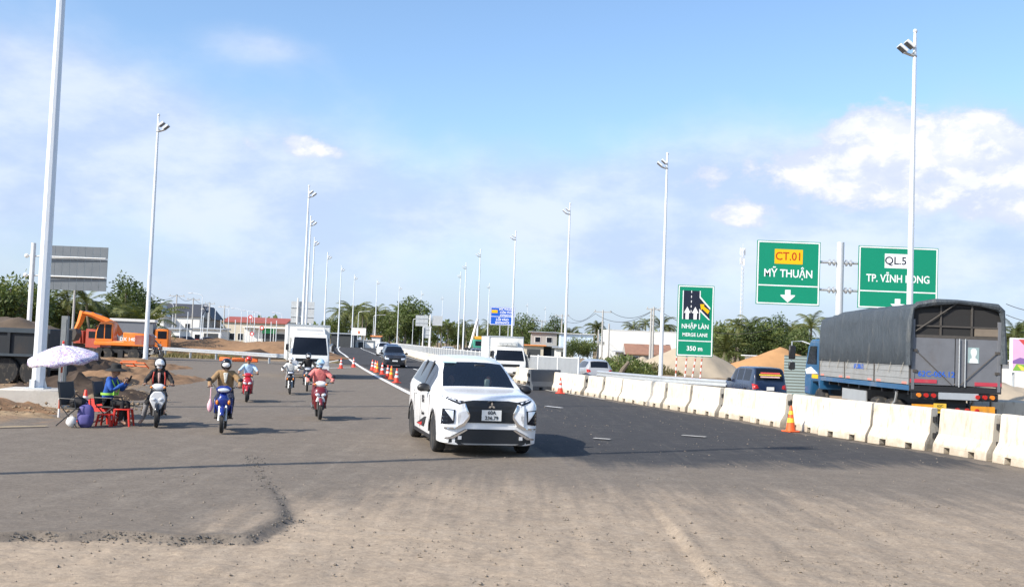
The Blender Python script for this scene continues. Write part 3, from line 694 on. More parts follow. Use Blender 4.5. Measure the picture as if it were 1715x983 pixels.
lamp_white = mat('headlight lens', (.72, .74, .78), .12, .3, var=.2, scale=18, coat=.5); lamp_red = mat('tail lamp', (.45, .015, .012), .2, var=.2, scale=20, coat=.4); lamp_amber = mat('amber lamp', (.75, .22, .02), .2, var=.2, scale=20, coat=.4)
plate_w = mat('plate white', (.72, .72, .70), .5, var=.05); plate_y = mat('plate yellow', (.70, .45, .05), .5, var=.1); ink = mat('ink black', (.02, .02, .022), .6)
rim_mat = mat('alloy rim', (.28, .28, .29), .35, .7, var=.1); interior = mat('car interior', (.035, .033, .032), .8)
def wheel(t, x, y, r, w, side, rim=rim_mat, spokes=5, name='wheel'):
    e = bpy.data.objects.new(name, None); C.objects.link(e); e.parent = t; e.location = (x, y, r)
    MB().lathe([(r*.66, -w/2), (r*.9, -w/2), (r*.985, -w*.36), (r, -w*.2), (r, w*.2), (r*.985, w*.36), (r*.9, w/2), (r*.66, w/2)], 28, axis='X').build('tyre', rubber, e)
    mb = MB().lathe([(r*.67, -w*.42), (r*.60, -w*.36), (r*.60, w*.36), (r*.67, w*.42)], 24, axis='X', caps=False)
    xo = side*w*.33
    mb.lathe([(r*.17, xo-.02), (r*.17, xo+.02)], 12, axis='X')
    for k in range(spokes):
        for da in (-.16, .16):
            a = 2*math.pi*k/spokes+da
            mb.box((xo, math.cos(a)*r*.38, math.sin(a)*r*.38), (.03, r*.5, .045*r/.33), rx=a)
    mb.build('rim', rim, e)
    MB().lathe([(r*.58, side*w*.10-.005), (r*.58, side*w*.10+.005)], 20, axis='X').build('hub', black_plastic, e)
    return e
XP = dict(L=4.475, wb=(.86, 3.635), R=.33,
    top=[(0, .82), (.03, .94), (.08, 1.0), (.16, 1.03), (.5, 1.075), (1.06, 1.125), (1.14, 1.15), (1.5, 1.37), (1.86, 1.575), (2.05, 1.63), (2.8, 1.69), (3.6, 1.665), (4.02, 1.61), (4.14, 1.55), (4.30, 1.25), (4.38, 1.05), (4.44, .9), (4.475, .7)],
    belt=[(0, .74), (.08, .91), (.2, .95), (1.06, 1.03), (2, 1.05), (3.4, 1.10), (4.1, 1.14), (4.3, 1.08), (4.475, .64)],
    wm=[(0, .64), (.03, .75), (.10, .82), (.25, .86), (.5, .874), (3.7, .875), (4.2, .84), (4.38, .80), (4.475, .68)],
    wr=[(0, .46), (.08, .62), (.3, .74), (1.06, .765), (1.5, .69), (1.9, .605), (2.6, .60), (4.0, .585), (4.2, .62), (4.4, .66), (4.475, .55)],
    zb=.21, ws=(1.14, 1.86), rw=(4.12, 4.33), sw=[(1.55, 3.98)], edge=.085)
def car_shell(t, S, body, glass=win_glass, trim=black_plastic):
    L = S['L']; R_ = S['R']+.055
    ys = set([0, .015, .03, .06, .10, .16, .25, .36, L, L-.015, L-.04, L-.08, L-.13, L-.2]+list(S['ws'])+list(S['rw'])+[v for p in S['sw'] for v in p])
    k = .25
    while k < L-.2: ys.add(round(k, 3)); k += .12
    for c in S['wb']:
        for i in range(-8, 9): ys.add(round(c+R_*math.sin(i/8*math.pi/2), 4))
    ys = sorted(v for v in ys if 0 <= v <= L)
    ys2 = [ys[0]]
    keep = set(list(S['ws'])+list(S['rw'])+[v for p in S['sw'] for v in p])
    for v in ys[1:]:
        if v-ys2[-1] > .012 or v in keep: ys2.append(v)
    ys = ys2
    def half(y):
        tp, be, wm, wr = (sinterp(S[k_], y) for k_ in ('top', 'belt', 'wm', 'wr'))
        zb = S['zb']
        for c in S['wb']:
            d = abs(y-c)
            if d < R_: zb = max(zb, S['R']+math.sqrt(R_*R_-d*d))
        zb = min(zb, be-.12)
        cab = sstep(tp-be, .1, .45); ze = tp-lerp(.03, S['edge'], cab); wb_ = wm-lerp(.05, .035, cab)
        wr = min(wr, wb_-.005)
        zm = max(zb+.05, min(.58, be-.2)); z4 = be-.07
        pts = [(0, zb), (wm-.09, zb), (wm-.022, zb+.03), (wm, max(zm, zb+.045)), (wm-.008, max(z4, zm+.03)), (wb_, be)]
        pts += [(lerp(wb_, wr, .10), lerp(be, ze, .10)), (lerp(wb_, wr, .9), lerp(be, ze, .9)), (wr, ze)]
        pts += [(wr-lerp(.10, .07, cab), lerp(ze, tp, .62)), (wr*.5, lerp(ze, tp, .92)), (0, tp)]
        return pts
    H = [half(y) for y in ys]; n = len(H[0])
    def ring(i): return [(x, ys[i]-L/2, z) for x, z in H[i]]+[(-x, ys[i]-L/2, z) for x, z in H[i][-2:0:-1]]
    Rg = [ring(i) for i in range(len(ys))]; m = len(Rg[0])
    bod, glz = MB(), {}
    vs = [p for r in Rg for p in r]; fb = []; gl = {'windscreen': [], 'rear_window': [], 'side_window0': [], 'side_window1': []}
    for i in range(len(ys)-1):
        a, c = ys[i], ys[i+1]; md = (a+c)/2
        for j in range(m):
            f = (i*m+j, i*m+(j+1) % m, (i+1)*m+(j+1) % m, (i+1)*m+j)
            jj = j if j < n-1 else m-1-j      # mirrored segment index
            key = None
            if S['ws'][0] <= md <= S['ws'][1] and jj in (9, 10): key = 'windscreen'
            elif S['rw'][0] <= md <= S['rw'][1] and jj in (9, 10): key = 'rear_window'
            elif jj == 6 and any(p <= md <= p2 for p, p2 in S['sw']): key = 'side_window%d' % (0 if j < n-1 else 1)
            if key: gl[key].append(f)
            else: fb.append(f)
    fb.append(tuple(range(m))[::-1]); fb.append(tuple((len(ys)-1)*m+j for j in range(m)))
    mb = MB(); mb.add(vs, fb); mb.open = False; mb.build('body', body, t, ang=40)
    for k_, fs in gl.items():
        if fs: q_ = MB(); q_.add(vs, fs); me_ = q_.build(k_.rstrip('01'), glass if k_ == 'windscreen' else glass_dark, t, ang=50)
    def fy(x, z, rear=False):
        x = abs(x)
        seq = range(len(ys)) if not rear else range(len(ys)-1, -1, -1)
        prev = None
        for i in seq:
            h = H[i]; wid = 0
            for (xa, za), (xb, zb_) in zip(h, h[1:]):
                if min(za, zb_) <= z <= max(za, zb_) and abs(zb_-za) > 1e-6:
                    wid = max(wid, lerp(xa, xb, (z-za)/(zb_-za)))
            if z < h[1][1]: wid = max(wid, h[2][0]*.9)
            if wid >= x:
                if prev is None or wid-prev[1] < 1e-6: return ys[i]-L/2
                if prev[1] == 0:   # this height is not reached by the station before
                    ta, tb = H[prev[0]][-1][1], h[-1][1]
                    return lerp(ys[prev[0]], ys[i], max(0, min(1, (z-ta)/(tb-ta+1e-9))))-L/2
                return lerp(ys[prev[0]], ys[i], (x-prev[1])/(wid-prev[1]))-L/2
            prev = (i, wid)
        return (0 if not rear else L)-L/2
    return fy, H, ys
def decal(t, fy, poly, m, name, off=.008, thick=.02, rear=False, mirror=False, cut=.06):
    for sg in ((1, -1) if mirror else (1,)):
        bm = bmesh.new(); vs = [bm.verts.new((x*sg, 0, z)) for x, z in poly]; f = bm.faces.new(vs)
        bmesh.ops.triangulate(bm, faces=[f])
        for _ in range(3):
            es = [e for e in bm.edges if e.calc_length() > cut]
            if not es: break
            bmesh.ops.subdivide_edges(bm, edges=es, cuts=1); bmesh.ops.triangulate(bm, faces=bm.faces[:])
        s = -1 if not rear else 1
        for v in bm.verts: v.co.y = fy(v.co.x, v.co.z, rear)+s*off
        r = bmesh.ops.extrude_face_region(bm, geom=bm.faces[:])
        for v in r['geom']:
            if isinstance(v, bmesh.types.BMVert): v.co.y -= s*thick
        bmesh.ops.recalc_face_normals(bm, faces=bm.faces[:])
        me = bpy.data.meshes.new(name); bm.to_mesh(me); bm.free(); me.materials.append(m)
        o = bpy.data.objects.new(name, me); C.objects.link(o); o.parent = t
def rect(x0, x1, z0, z1): return [(x0, z0), (x1, z0), (x1, z1), (x0, z1)]
def mirrors(t, y, x, z, m):
    for s in (-1, 1):
        MB().ell((s*(x+.1), y, z), (.12, .065, .085), 12, 8, fn=lambda p: Vector((p.x, p.y, max(-.8, p.z)))).tube([(s*(x-.05), y+.03, z-.06), (s*(x+.05), y+.01, z-.04)], .03, 6).build('mirror', m, t)
def make_car(name, label, S, body, loc, rz, front=True, group=None, sc_=1.0, glass=win_glass, mirror_m=black_plastic, wheels=True):
    t = thing(name, label, 'car', loc, rz, group, sc_); L = S['L']
    fy, H, ys = car_shell(t, S, body, glass)
    if wheels:
        for k, c in enumerate(S['wb']):
            for s in (-1, 1): wheel(t, s*(S['wm'][len(S['wm'])//2][1]-.115), c-L/2, S['R'], .205, s)
    mirrors(t, S['ws'][0]+.36-L/2, sinterp(S['wm'], 1.4)-.02, sinterp(S['belt'], 1.4)+.05, mirror_m)
    MB().bb(-.72, .72, .95-L/2, L/2-.5, S['zb']+.02, S['zb']+.1).bb(-.70, .70, S['ws'][0]+.1-L/2, S['ws'][0]+.45-L/2, .6, sinterp(S['belt'], 1.2)-.05).build('cabin_floor', interior, t, smooth=False)
    for s in (-1, 1):
        for yy in (1.95, 2.9): MB().box((s*.36, yy-L/2+.25, 1.0), (.46, .14, .62), rx=R(-12)).box((s*.36, yy-L/2+.33, 1.38), (.24, .1, .17)).box((s*.36, yy-L/2, .62), (.46, .5, .16)).build('seat', interior, t, bevel=.03)
    return t, fy
# ---- white car in front
_decal = decal
def decal(t, fy, poly, m, name, *a, **k):
    if t.name == 'car': poly = [(x*1.03 if z > .5 else x, z+.075*sstep(z, .46, .62)) for x, z in poly]
    _decal(t, fy, poly, m, name, *a, **k)
CP = gnd(803, 757)
car, fy = make_car('car', 'white compact people carrier driving toward the camera in mid road', XP, car_white, (0, 0, 0), 0)
M_ = Matrix.Identity(4)
grille = mat('grille black', (.010, .011, .013), .35, var=.3, scale=30, bump=.5, bscale=120)
decal(car, fy, [(-.50, .86), (-.30, .885), (.30, .885), (.50, .86), (.43, .70), (.36, .62), (.42, .545), (-.42, .545), (-.36, .62), (-.43, .70)], grille, 'grille', .018, .04, cut=.04)
decal(car, fy, [(.44, .865), (.60, .90), (.80, .955), (.80, .93), (.66, .86), (.50, .80)], glass_dark, 'upper_lamp', .01, .03, mirror=True)
decal(car, fy, [(.50, .862), (.70, .915), (.70, .905), (.52, .838)], lamp_white, 'lamp_strip', .016, .02, mirror=True)
decal(car, fy, [(.445, .835), (.56, .80), (.50, .60), (.56, .515), (.43, .515), (.375, .60), (.375, .68)], car_white, 'fascia_wedge', .028, .05, mirror=True)
decal(car, fy, [(.455, .82), (.42, .71), (.375, .63), (.36, .645), (.405, .73), (.435, .82)], chrome, 'chrome_strip', .038, .04, mirror=True)
decal(car, fy, [(.375, .63), (.39, .605), (.47, .54), (.60, .50), (.80, .495), (.80, .475), (.58, .478), (.44, .515), (.365, .59), (.36, .645)], chrome, 'chrome_strip', .038, .04, mirror=True)
decal(car, fy, [(.60, .72), (.80, .74), (.815, .52), (.62, .535)], glass_dark, 'headlight', .014, .03, mirror=True)
decal(car, fy, [(.63, .71), (.77, .72), (.66, .58), (.635, .56)], lamp_white, 'headlight_lens', .022, .02, mirror=True)
decal(car, fy, [(-.44, .475), (.44, .475), (.70, .34), (.72, .213), (-.72, .213), (-.70, .34)], grille, 'lower_grille', .006, .03)
decal(car, fy, [(.40, .46), (.42, .475), (.66, .35), (.78, .33), (.78, .30), (.64, .31)], chrome, 'skid_trim', .012, .02, mirror=True)
decal(car, fy, [(.50, .36), (.56, .36), (.56, .30), (.50, .30)], lamp_white, 'fog_lamp', .02, .02, mirror=True)
decal(car, fy, [(-.5, .235), (.5, .235), (.44, .216), (-.44, .216)], mat('silver trim', (.3, .3, .3), .4, .5), 'skid_plate', .02, .02)
y0 = fy(0, .72)-.05
pl_ = MB().bb(-.17, .17, y0, y0+.012, .625, .805).build('number_plate', plate_w, car, smooth=False)
text('lettering', '60A', .085, ink, pl_, face_y(0, y0-.004, .76), bold=.02); text('lettering', '236.79', .085, ink, pl_, face_y(0, y0-.004, .67), bold=.02)
em = MB(); s_ = .042; zc = .875; ye = fy(0, .875)-.035
for a in (90, 210, 330):
    d = Vector((math.cos(R(a)), math.sin(R(a)))); p = Vector((math.cos(R(a+60)), math.sin(R(a+60)))); p2 = Vector((math.cos(R(a-60)), math.sin(R(a-60))))
    pts = [Vector((0, 0)), p2*s_*.0+Vector((math.cos(R(a-30)), math.sin(R(a-30))))*s_, d*s_*1.73, Vector((math.cos(R(a+30)), math.sin(R(a+30))))*s_]
    em.prism([(v.x*.92, zc+v.y*.92) for v in pts], ye-.008, ye, 'Y')
em.build('emblem', chrome, car, smooth=False)
# side: door seams, handles, slash decal
seam = mat('panel gap', (.05, .05, .05), .8)
L2 = XP['L']/2
for s in (-1, 1):
    for yy in (1.28, 2.36, 3.22): MB().bb(s*.872-.004, s*.872+.004, yy-L2-.004, yy-L2+.004, .32, .98).build('door_seam', seam, car, smooth=False)
    for yy in (2.36, 3.22):
        zb0, zt0 = 1.06, 1.57
        MB().tube([(s*.825, yy-L2, zb0), (s*.625, yy-L2+.02, zt0)], .028, 4, flat=.5).build('pillar', black_plastic, car)
    for yy in (2.18, 3.05): MB().box((s*.885, yy-L2, .93), (.03, .2, .035)).build('door_handle', car_white, car, bevel=.008)
    MB().prism([(1.55-L2, .56), (1.75-L2, .55), (2.75-L2, .36), (1.9-L2, .36)], s*.874-.006, s*.874+.006, 'X').build('side_decal', ink, car, smooth=False)
    MB().prism([(2.0-L2, .44), (2.68-L2, .365), (2.1-L2, .365)], s*.874-.010, s*.874+.010, 'X').build('side_decal', mat('decal red', (.5, .02, .02), .4), car, smooth=False)
    MB().bb(s*.83-.03, s*.83+.03, .5-L2+.7, 3.25-L2, .20, .27).build('side_skirt', black_plastic, car, smooth=False)
    for yy in XP['wb']:
        ar = MB(); pr = []
        for k in range(13):
            a = math.pi*k/12; pr.append((yy-L2+math.cos(a)*.40, .33+math.sin(a)*.40))
        for k in range(12, -1, -1):
            a = math.pi*k/12; pr.append((yy-L2+math.cos(a)*.375, .33+math.sin(a)*.375))
        ar.prism(pr, s*.862-.012, s*.862+.012, 'X').build('arch_trim', black_plastic, car, smooth=False)
text('lettering', 'BX', .20, ink, car, Matrix.Translation((-.884, 2.0-L2, .86)) @ Matrix.Rotation(R(-90), 4, 'Z') @ Matrix.Rotation(R(90), 4, 'X'), bold=.02)
text('lettering', 'Xpander', .10, ink, car, Matrix.Translation((-.884, 1.95-L2, .60)) @ Matrix.Rotation(R(-90), 4, 'Z') @ Matrix.Rotation(R(90), 4, 'X'))
wy = XP['ws'][0]-L2
MB().tube([(-.55, wy+.03, 1.13), (.1, wy+.05, 1.16)], .010, 5).tube([(.05, wy+.03, 1.13), (.6, wy+.05, 1.15)], .010, 5).build('wiper', black_plastic, car)
MB().box((-.45, wy+.66, 1.57), (.26, .015, .07), rx=R(-55)).build('windscreen_sticker', mat('sticker', (.5, .7, .75), .5), car, smooth=False)
MB().box((.12, wy+.62, 1.50), (.2, .05, .07)).build('rear_view_mirror', black_plastic, car, bevel=.01)
MB().box((.2, wy+.25, 1.20), (.10, .06, .16)).build('dash_bottle', mat('bottle pale', (.5, .7, .65), .3), car, bevel=.02)
CARRZ = R(13)
CSC = 1.09
def car_world(loc_local): return Matrix.Translation(CARLOC) @ Matrix.Rotation(CARRZ, 4, 'Z') @ Vector(loc_local)
# front axle mid point on the ground at CP
fa = Matrix.Rotation(CARRZ, 3, 'Z') @ Vector((0, (XP['wb'][0]-L2)*CSC, 0)); CARLOC = Vector((CP.x, CP.y, 0))-fa
car.location = CARLOC; car.rotation_euler.z = CARRZ; car.scale = (CSC,)*3
decal = _decal
# ---- silver car seen from behind
def rear_kit(t, fy, red=lamp_red, plate=plate_w, wide=.80, zl=(.86, 1.08)):
    decal(t, fy, [(wide-.26, zl[0]+.05), (wide, zl[0]), (wide, zl[1]), (wide-.20, zl[1]-.04)], red, 'tail_lamp', .012, .03, rear=True, mirror=True)
    y_ = fy(0, .75, True)+.02; o = MB().bb(-.17, .17, y_, y_+.012, .70, .86).build('number_plate', plate, t, smooth=False)
    decal(t, fy, rect(-.6, .6, .26, .42), black_plastic, 'rear_bumper_insert', .008, .02, rear=True)
    return o
t, f2 = make_car('car', 'silver people carrier seen from behind beyond the white barriers', XP, car_silver, (gx(988, 57)+.25, 57+2.2, 0), R(188), sc_=.88, glass=glass_dark)
rear_kit(t, f2)
# ---- dark boxy car
ZC = dict(L=4.4, wb=(.78, 3.45), R=.33,
    top=[(0, .66), (.04, .80), (.10, .93), (.3, 1.0), (1.0, 1.06), (1.12, 1.10), (1.55, 1.50), (1.75, 1.64), (2.2, 1.72), (3.4, 1.73), (4.05, 1.70), (4.18, 1.62), (4.34, 1.05), (4.37, .9), (4.4, .7)],
    belt=[(0, .6), (.1, .86), (.3, .92), (1.0, 1.0), (2, 1.02), (3.5, 1.03), (4.2, 1.03), (4.4, .64)],
    wm=[(0, .66), (.05, .76), (.2, .81), (.6, .825), (3.8, .825), (4.2, .81), (4.36, .79), (4.4, .74)],
    wr=[(0, .55), (.1, .68), (.4, .74), (1.0, .74), (1.6, .66), (1.9, .645), (3.9, .64), (4.15, .645), (4.3, .70), (4.4, .62)],
    zb=.26, ws=(1.12, 1.7), rw=(4.14, 4.32), sw=[(1.5, 2.1), (2.2, 2.95), (3.05, 3.9)], edge=.06)
t, f2 = make_car('car', 'dark navy estate car with window stickers seen from behind', ZC, car_navy, (gx(1281, 43.0)-.05, 43.0+2.0, 0), R(180+7), sc_=.92, glass=glass_dark)
rear_kit(t, f2, zl=(.74, .98), wide=.79)
zs = [(1.46, .55, (.75, .10, .08)), (1.38, .62, (.80, .50, .05)), (1.29, .55, (.75, .45, .42))]
for z, w_, col in zs:
    yb = f2(0, z, True)
    MB().box((0.03, yb+.035, z), (w_*1.6, .02, .06), rx=R(17)).build('window_sticker', mat('sticker %d' % int(z*100), col, .5, var=.5, scale=25), t, smooth=False)
# ---- distant cars
SD = dict(L=4.4, wb=(.86, 3.5), R=.32,
    top=[(0, .62), (.04, .74), (.12, .82), (.5, .92), (1.1, .98), (1.25, 1.03), (1.6, 1.25), (1.95, 1.42), (2.5, 1.47), (3.1, 1.42), (3.6, 1.2), (3.85, 1.05), (4.25, 1.0), (4.36, .85), (4.4, .65)],
    belt=[(0, .55), (.12, .74), (.5, .84), (1.1, .92), (2, .94), (3.6, .97), (4.25, .92), (4.4, .58)],
    wm=[(0, .58), (.05, .72), (.2, .82), (.6, .86), (3.7, .865), (4.2, .82), (4.4, .68)],
    wr=[(0, .45), (.1, .62), (.4, .74), (1.1, .76), (1.6, .66), (2.0, .57), (2.6, .56), (3.3, .58), (3.9, .70), (4.4, .5)],
    zb=.2, ws=(1.27, 1.93), rw=(3.12, 3.8), sw=[(1.6, 2.3), (2.38, 3.1)], edge=.07)
def front_kit(t, fy, zl=(.60, .74), plate=plate_w, gz=(.50, .72)):
    decal(t, fy, [(.45, zl[0]), (.72, zl[0]+.02), (.78, zl[1]), (.46, zl[1]-.03)], lamp_white, 'headlight', .012, .03, mirror=True)
    decal(t, fy, rect(-.42, .42, *gz), grille, 'grille', .008, .03); decal(t, fy, rect(-.6, .6, .27, .40), grille, 'lower_grille', .008, .03)
    y_ = fy(0, .5)-.03; MB().bb(-.2, .2, y_, y_+.012, .46, .56).build('number_plate', plate, t, smooth=False)
HB = dict(SD); HB.update(L=4.3, top=[(0, .66), (.04, .82), (.12, .93), (.4, 1.0), (1.0, 1.06), (1.15, 1.10), (1.6, 1.40), (1.95, 1.58), (2.5, 1.64), (3.5, 1.60), (3.95, 1.5), (4.15, 1.1), (4.26, .9), (4.3, .65)], belt=[(0, .58), (.12, .84), (.4, .92), (1.0, .98), (2, 1.0), (3.5, 1.04), (4.1, 1.02), (4.3, .6)], rw=(3.97, 4.13), ws=(1.17, 1.9), sw=[(1.6, 2.3), (2.38, 3.1), (3.18, 3.8)])
def place_car(S, body, label, px, Y, rz, sc_=1.0, frontal=True, group='cars on the highway'):
    t, f = make_car('car', label, S, body, (gx(px, Y), Y, 0), rz, sc_=sc_, group=group, glass=glass_dark)
    (front_kit if frontal else rear_kit)(t, f); return t
place_car(HB, car_dark, 'dark hatchback with headlamps on, coming along the bend past the cones', 658, 83, R(10), 1.03)
place_car(HB, car_blue, 'blue car following close behind the dark hatchback', 656, 104, R(10), 1.05)
place_car(HB, car_white, 'white car farthest back on the bend, behind the blue one', 642, 140, R(9), 1.08)
sil2 = place_car(HB, car_dark, 'dark car beyond the mesh fence, near the second box truck', 906, 100, R(186), 1.0, False, 'cars beyond the fence'); sil2.location.x = gx(797, 100); 
place_car(HB, car_silver, 'silver car roof showing over the mesh fence above the white car', 748, 118, R(186), 1.0, False, 'cars beyond the fence').location.x = gx(748, 118)
place_car(SD, car_dark, 'low dark car far beyond the fence near the pale sign', 688, 190, R(186), 1.0, False, 'cars beyond the fence')
# ---- trucks
truck_white = paint('truck white', (.78, .78, .75), .4, .2, .25); box_white = mat('box panel white', (.80, .79, .75), .45, var=.04, scale=1.5, dirt=.18, dirtcol=(.45, .40, .32)); grey_unit = mat('reefer grey', (.45, .45, .43), .6)
def box_truck(label, loc, rz, reefer, sc_=1.0, W=1.95, H=2.75, cabH=2.0, L=5.2):
    t = thing('box_truck', label, 'truck', loc, rz, 'white box trucks', sc_)
    cw = W*.92; cz0 = .42
    # cab as a lofted shell, forward is -Y
    def sec(y0, y1, w, z0, z1): return None
    prof = [(0.0, cz0), (0.0, .95), (.05, 1.15), (.30, cabH-.14), (.42, cabH-.03), (.6, cabH), (1.55, cabH), (1.55, cz0)]
    wid = [(cz0, cw/2), (1.15, cw/2), (cabH, cw/2-.13)]
    rings = []
    for s in (-1, 1):
        rings.append([(s*interp(wid, z), y, z) for y, z in prof])
    inner = [[(x*.9, y, z+.012*(z > cabH-.05)) for x, y, z in rings[0]]]
    MB().loft([rings[0], [(x*.93, y-.012*(y < .5), z+.01*(z > 1.9)) for x, y, z in rings[0]], [(x*.93, y-.012*(y < .5), z+.01*(z > 1.9)) for x, y, z in rings[1]], rings[1]]).build('cab', truck_white, t, bevel=.02, ang=45)
    # windscreen lies on the sloped front
    a, b_ = Vector((0, .05, 1.18)), Vector((0, .30, cabH-.17)); d = (b_-a).normalized(); n = Vector((0, -d.z, d.y))
    hw = cw/2-.10; pts = []
    for p, w2 in ((a, hw), (b_, hw-.08)): pts.append([(-w2, *(p+n*.022)[1:]), (w2, *(p+n*.022)[1:])])
    ws = MB(); ws.add([pts[0][0], pts[0][1], pts[1][1], pts[1][0]]+[(x, y+.03, z) for x, y, z in (pts[0][0], pts[0][1], pts[1][1], pts[1][0])], [(0, 1, 2, 3), (7, 6, 5, 4), (0, 4, 5, 1), (1, 5, 6, 2), (2, 6, 7, 3), (3, 7, 4, 0)])
    ws.build('windscreen', glass_dark, t, bevel=.012)
    MB().box((hw*.35, .10, 1.30), (.42, .01, .18), rx=R(-17)).build('dash_paper', mat('paper', (.7, .7, .7), .8), t, smooth=False)
    MB().bb(-cw*.36, cw*.3, -.022, .0, .84, 1.0).build('grille', grille, t, smooth=False)
    MB().bb(-cw/2-.02, cw/2+.02, -.09, .12, .40, .66).build('bumper', truck_white, t, bevel=.03)
    MB().bb(-cw*.3, cw*.3, -.1, -.08, .44, .58).build('bumper_grille', grille, t, smooth=False)
    for s in (-1, 1):
        MB().box((s*(cw/2-.22), -.03, .78), (.32, .05, .2)).build('headlight', lamp_white, t, bevel=.02)
        MB().tube([(s*cw/2*.97, .14, 1.3), (s*(cw/2+.14), .0, 1.36), (s*(cw/2+.16), .0, 1.62)], .014, 6).build('mirror_arm', black_plastic, t)
        MB().box((s*(cw/2+.16), .02, 1.55), (.15, .06, .32)).build('mirror', black_plastic, t, bevel=.02)
        MB().bb(s*(cw/2-.03)-.008, s*(cw/2-.03)+.008, .42, 1.1, 1.2, cabH-.22).build('side_window', glass_dark, t, smooth=False).rotation_euler = (0, 0, 0)
    y_ = -.11; MB().bb(-.16, .16, y_, y_+.01, .5, .62).build('number_plate', plate_w, t, smooth=False)
    # cargo box
    MB().bb(-W/2, W/2, 1.66, L, .85, H).build('cargo_box', box_white, t, bevel=.02, smooth=False)
    mb = MB()
    for x in (-W/2, W/2):
        for y in (1.66, L): mb.bb(x-.025, x+.025, y-.025, y+.025, .83, H+.01)
        mb.bb(x-.02, x+.02, 1.66, L, H-.03, H+.015)
    mb.bb(-W/2, W/2, 1.63, 1.68, H-.04, H+.02); mb.build('box_trim', galv, t, smooth=False)
    if reefer:
        MB().prism([(1.62, H-.62), (1.25, H-.56), (1.2, H-.30), (1.62, H-.22)], -.62, .62, 'X').build('cooling_unit', truck_white, t, bevel=.03)
        for k in range(4): MB().box((-.39+.26*k, 1.19, H-.43), (.19, .03, .17), rx=R(-10)).build('vent', grey_unit, t, smooth=False)
    else:
        MB().prism([(1.64, cabH-.02), (.55, cabH+.02), (.95, cabH+.14), (1.64, H-.12)], -.80, .80, 'X').build('wind_deflector', truck_white, t, bevel=.03)
        MB().prism([(1.0, cabH+.16), (1.62, H-.16), (1.62, H-.14), (1.0, cabH+.18)], -.66, .66, 'X').build('deflector_panel', grey_unit, t, smooth=False)
    MB().bb(-.45, .45, .9, L-.1, .55, .8).build('chassis', dark_metal, t, smooth=False)
    for y in (.72, L-1.15):
        for s in (-1, 1): wheel(t, s*(cw/2-.12), y, .37, .22, s, rim=truck_white)
    return t
Y_ = 54.0; box_truck('white box truck with roof deflector behind the motorbikes', (gx(517, Y_), Y_, 0), R(14), False, W=2.15, H=2.72, cabH=2.25, L=5.6)
Y_ = 60.0; box_truck('white refrigerated box truck with roof cooling unit behind the white car', (gx(853, Y_), Y_, 0), R(9), True, W=2.0, H=2.56, cabH=1.95, L=5.0)
# ================================================================ covered cargo truck (forward is +Y here, rear face towards the camera)
tarp = bpy.data.materials.new('tarpaulin'); tarp.use_nodes = True; q = G(tarp.node_tree); b = q.N['Principled BSDF']; tco = q.n('ShaderNodeTexCoord').outputs['Object']
n1 = q.noise(tco, 1.6, 6, .6, .3); n2 = q.noise(q.mapv(tco, (1, 1.6, .35)), 2.5, 6, .65, .5); n3 = q.noise(tco, 16, 4, .6)
c = q.mix(n1, (.034, .044, .054), (.075, .087, .098)); c = q.mix(q.m('MULTIPLY', q.sm(n2, .55, .8), .5), c, (.20, .19, .17)); c = q.mix(q.m('MULTIPLY', q.sm(n3, .6, .8), .25), c, (.14, .12, .10))
q.L.new(c, b.inputs['Base Color']); b.inputs['Roughness'].default_value = .6
bn = q.n('ShaderNodeBump'); bn.inputs['Strength'].default_value = .8; bn.inputs['Distance'].default_value = .10; q.L.new(q.m('ADD', n2, q.m('MULTIPLY', n1, .6)), bn.inputs['Height']); q.L.new(bn.outputs[0], b.inputs['Normal'])
truck_blue = paint('truck blue', (.02, .10, .22), .35, .3, .3); door_grey = mat('door steel grey', (.175, .18, .195), .6, .2, var=.28, scale=2.2, dirt=.75, dirtcol=(.13, .10, .08), bump=.15)
slat_grey = mat('dropside grey', (.36, .36, .35), .5, .3, var=.12, scale=4, dirt=.4, dirtcol=(.22, .18, .14)); refl_red = mat('red reflector', (.46, .045, .07), .5, dirt=.4); net_dark = mat('dark net', (.022, .021, .021), .9, var=.3, scale=40); rust = mat('frame brown', (.085, .075, .066), .7, .2, var=.3, scale=8)
TX, TY = 10.85, 28.6; TW, TL = 2.42, 8.6; FL = 1.42
ct = thing('cargo_truck', 'long cargo truck under a dark tarpaulin, seen from behind over the barriers', 'truck', (TX+TW/2, TY, 0), R(-.5))
hw = TW/2; SIDE = 2.08; TOP = 3.66
# tarp: lofted over hoops, sagging between them
rings = []; nst = 90
for i in range(nst+1):
    y = TL*i/nst; hoop = abs(math.sin(math.pi*y/TL*8)); sag = .035*hoop
    h = TOP-.16*sstep(y, TL-2.6, TL)-sag-.05*sstep(y, .5, 0)
    rr_ = .05*math.sin(y*3.1)+.02*math.sin(y*9)
    prof = [(-hw-.055, SIDE-.10+.03*rr_), (-hw-.045+sag*.5, (SIDE+h)*.5-.2), (-hw-.03+sag*.4, h-.42), (-hw+.02, h-.13), (-hw+.15, h-.03), (-.6, h+.05), (0, h+.09), (.6, h+.05), (hw-.15, h-.03), (hw-.02, h-.13), (hw+.03-sag*.4, h-.42), (hw+.045-sag*.5, (SIDE+h)*.5-.2), (hw+.055, SIDE-.10+.03*rr_)]
    rings.append([(x*(1+.012*mnoise.noise((y*2.3, k*.5, 1))+.008*mnoise.noise((y*6, k*.3, 3))), y, z+.03*mnoise.noise((y*1.5, k*.7, 7))*(z > SIDE+.2)) for k, (x, z) in enumerate(prof)])
thick = [[(x*.985, y, z-.02) for x, y, z in r][::-1] for r in rings]
MB().loft([a+b_ for a, b_ in zip(rings, thick)]).build('tarpaulin', tarp, ct, ang=50)
for i in range(9):   # ropes
    y = .4+i*(TL-.8)/8
    MB().tube([(-hw-.05, y, SIDE-.05), (-hw-.055, y+.22, SIDE-.34)], .010, 5).build('rope', mat('rope', (.45, .42, .36), .9), ct)
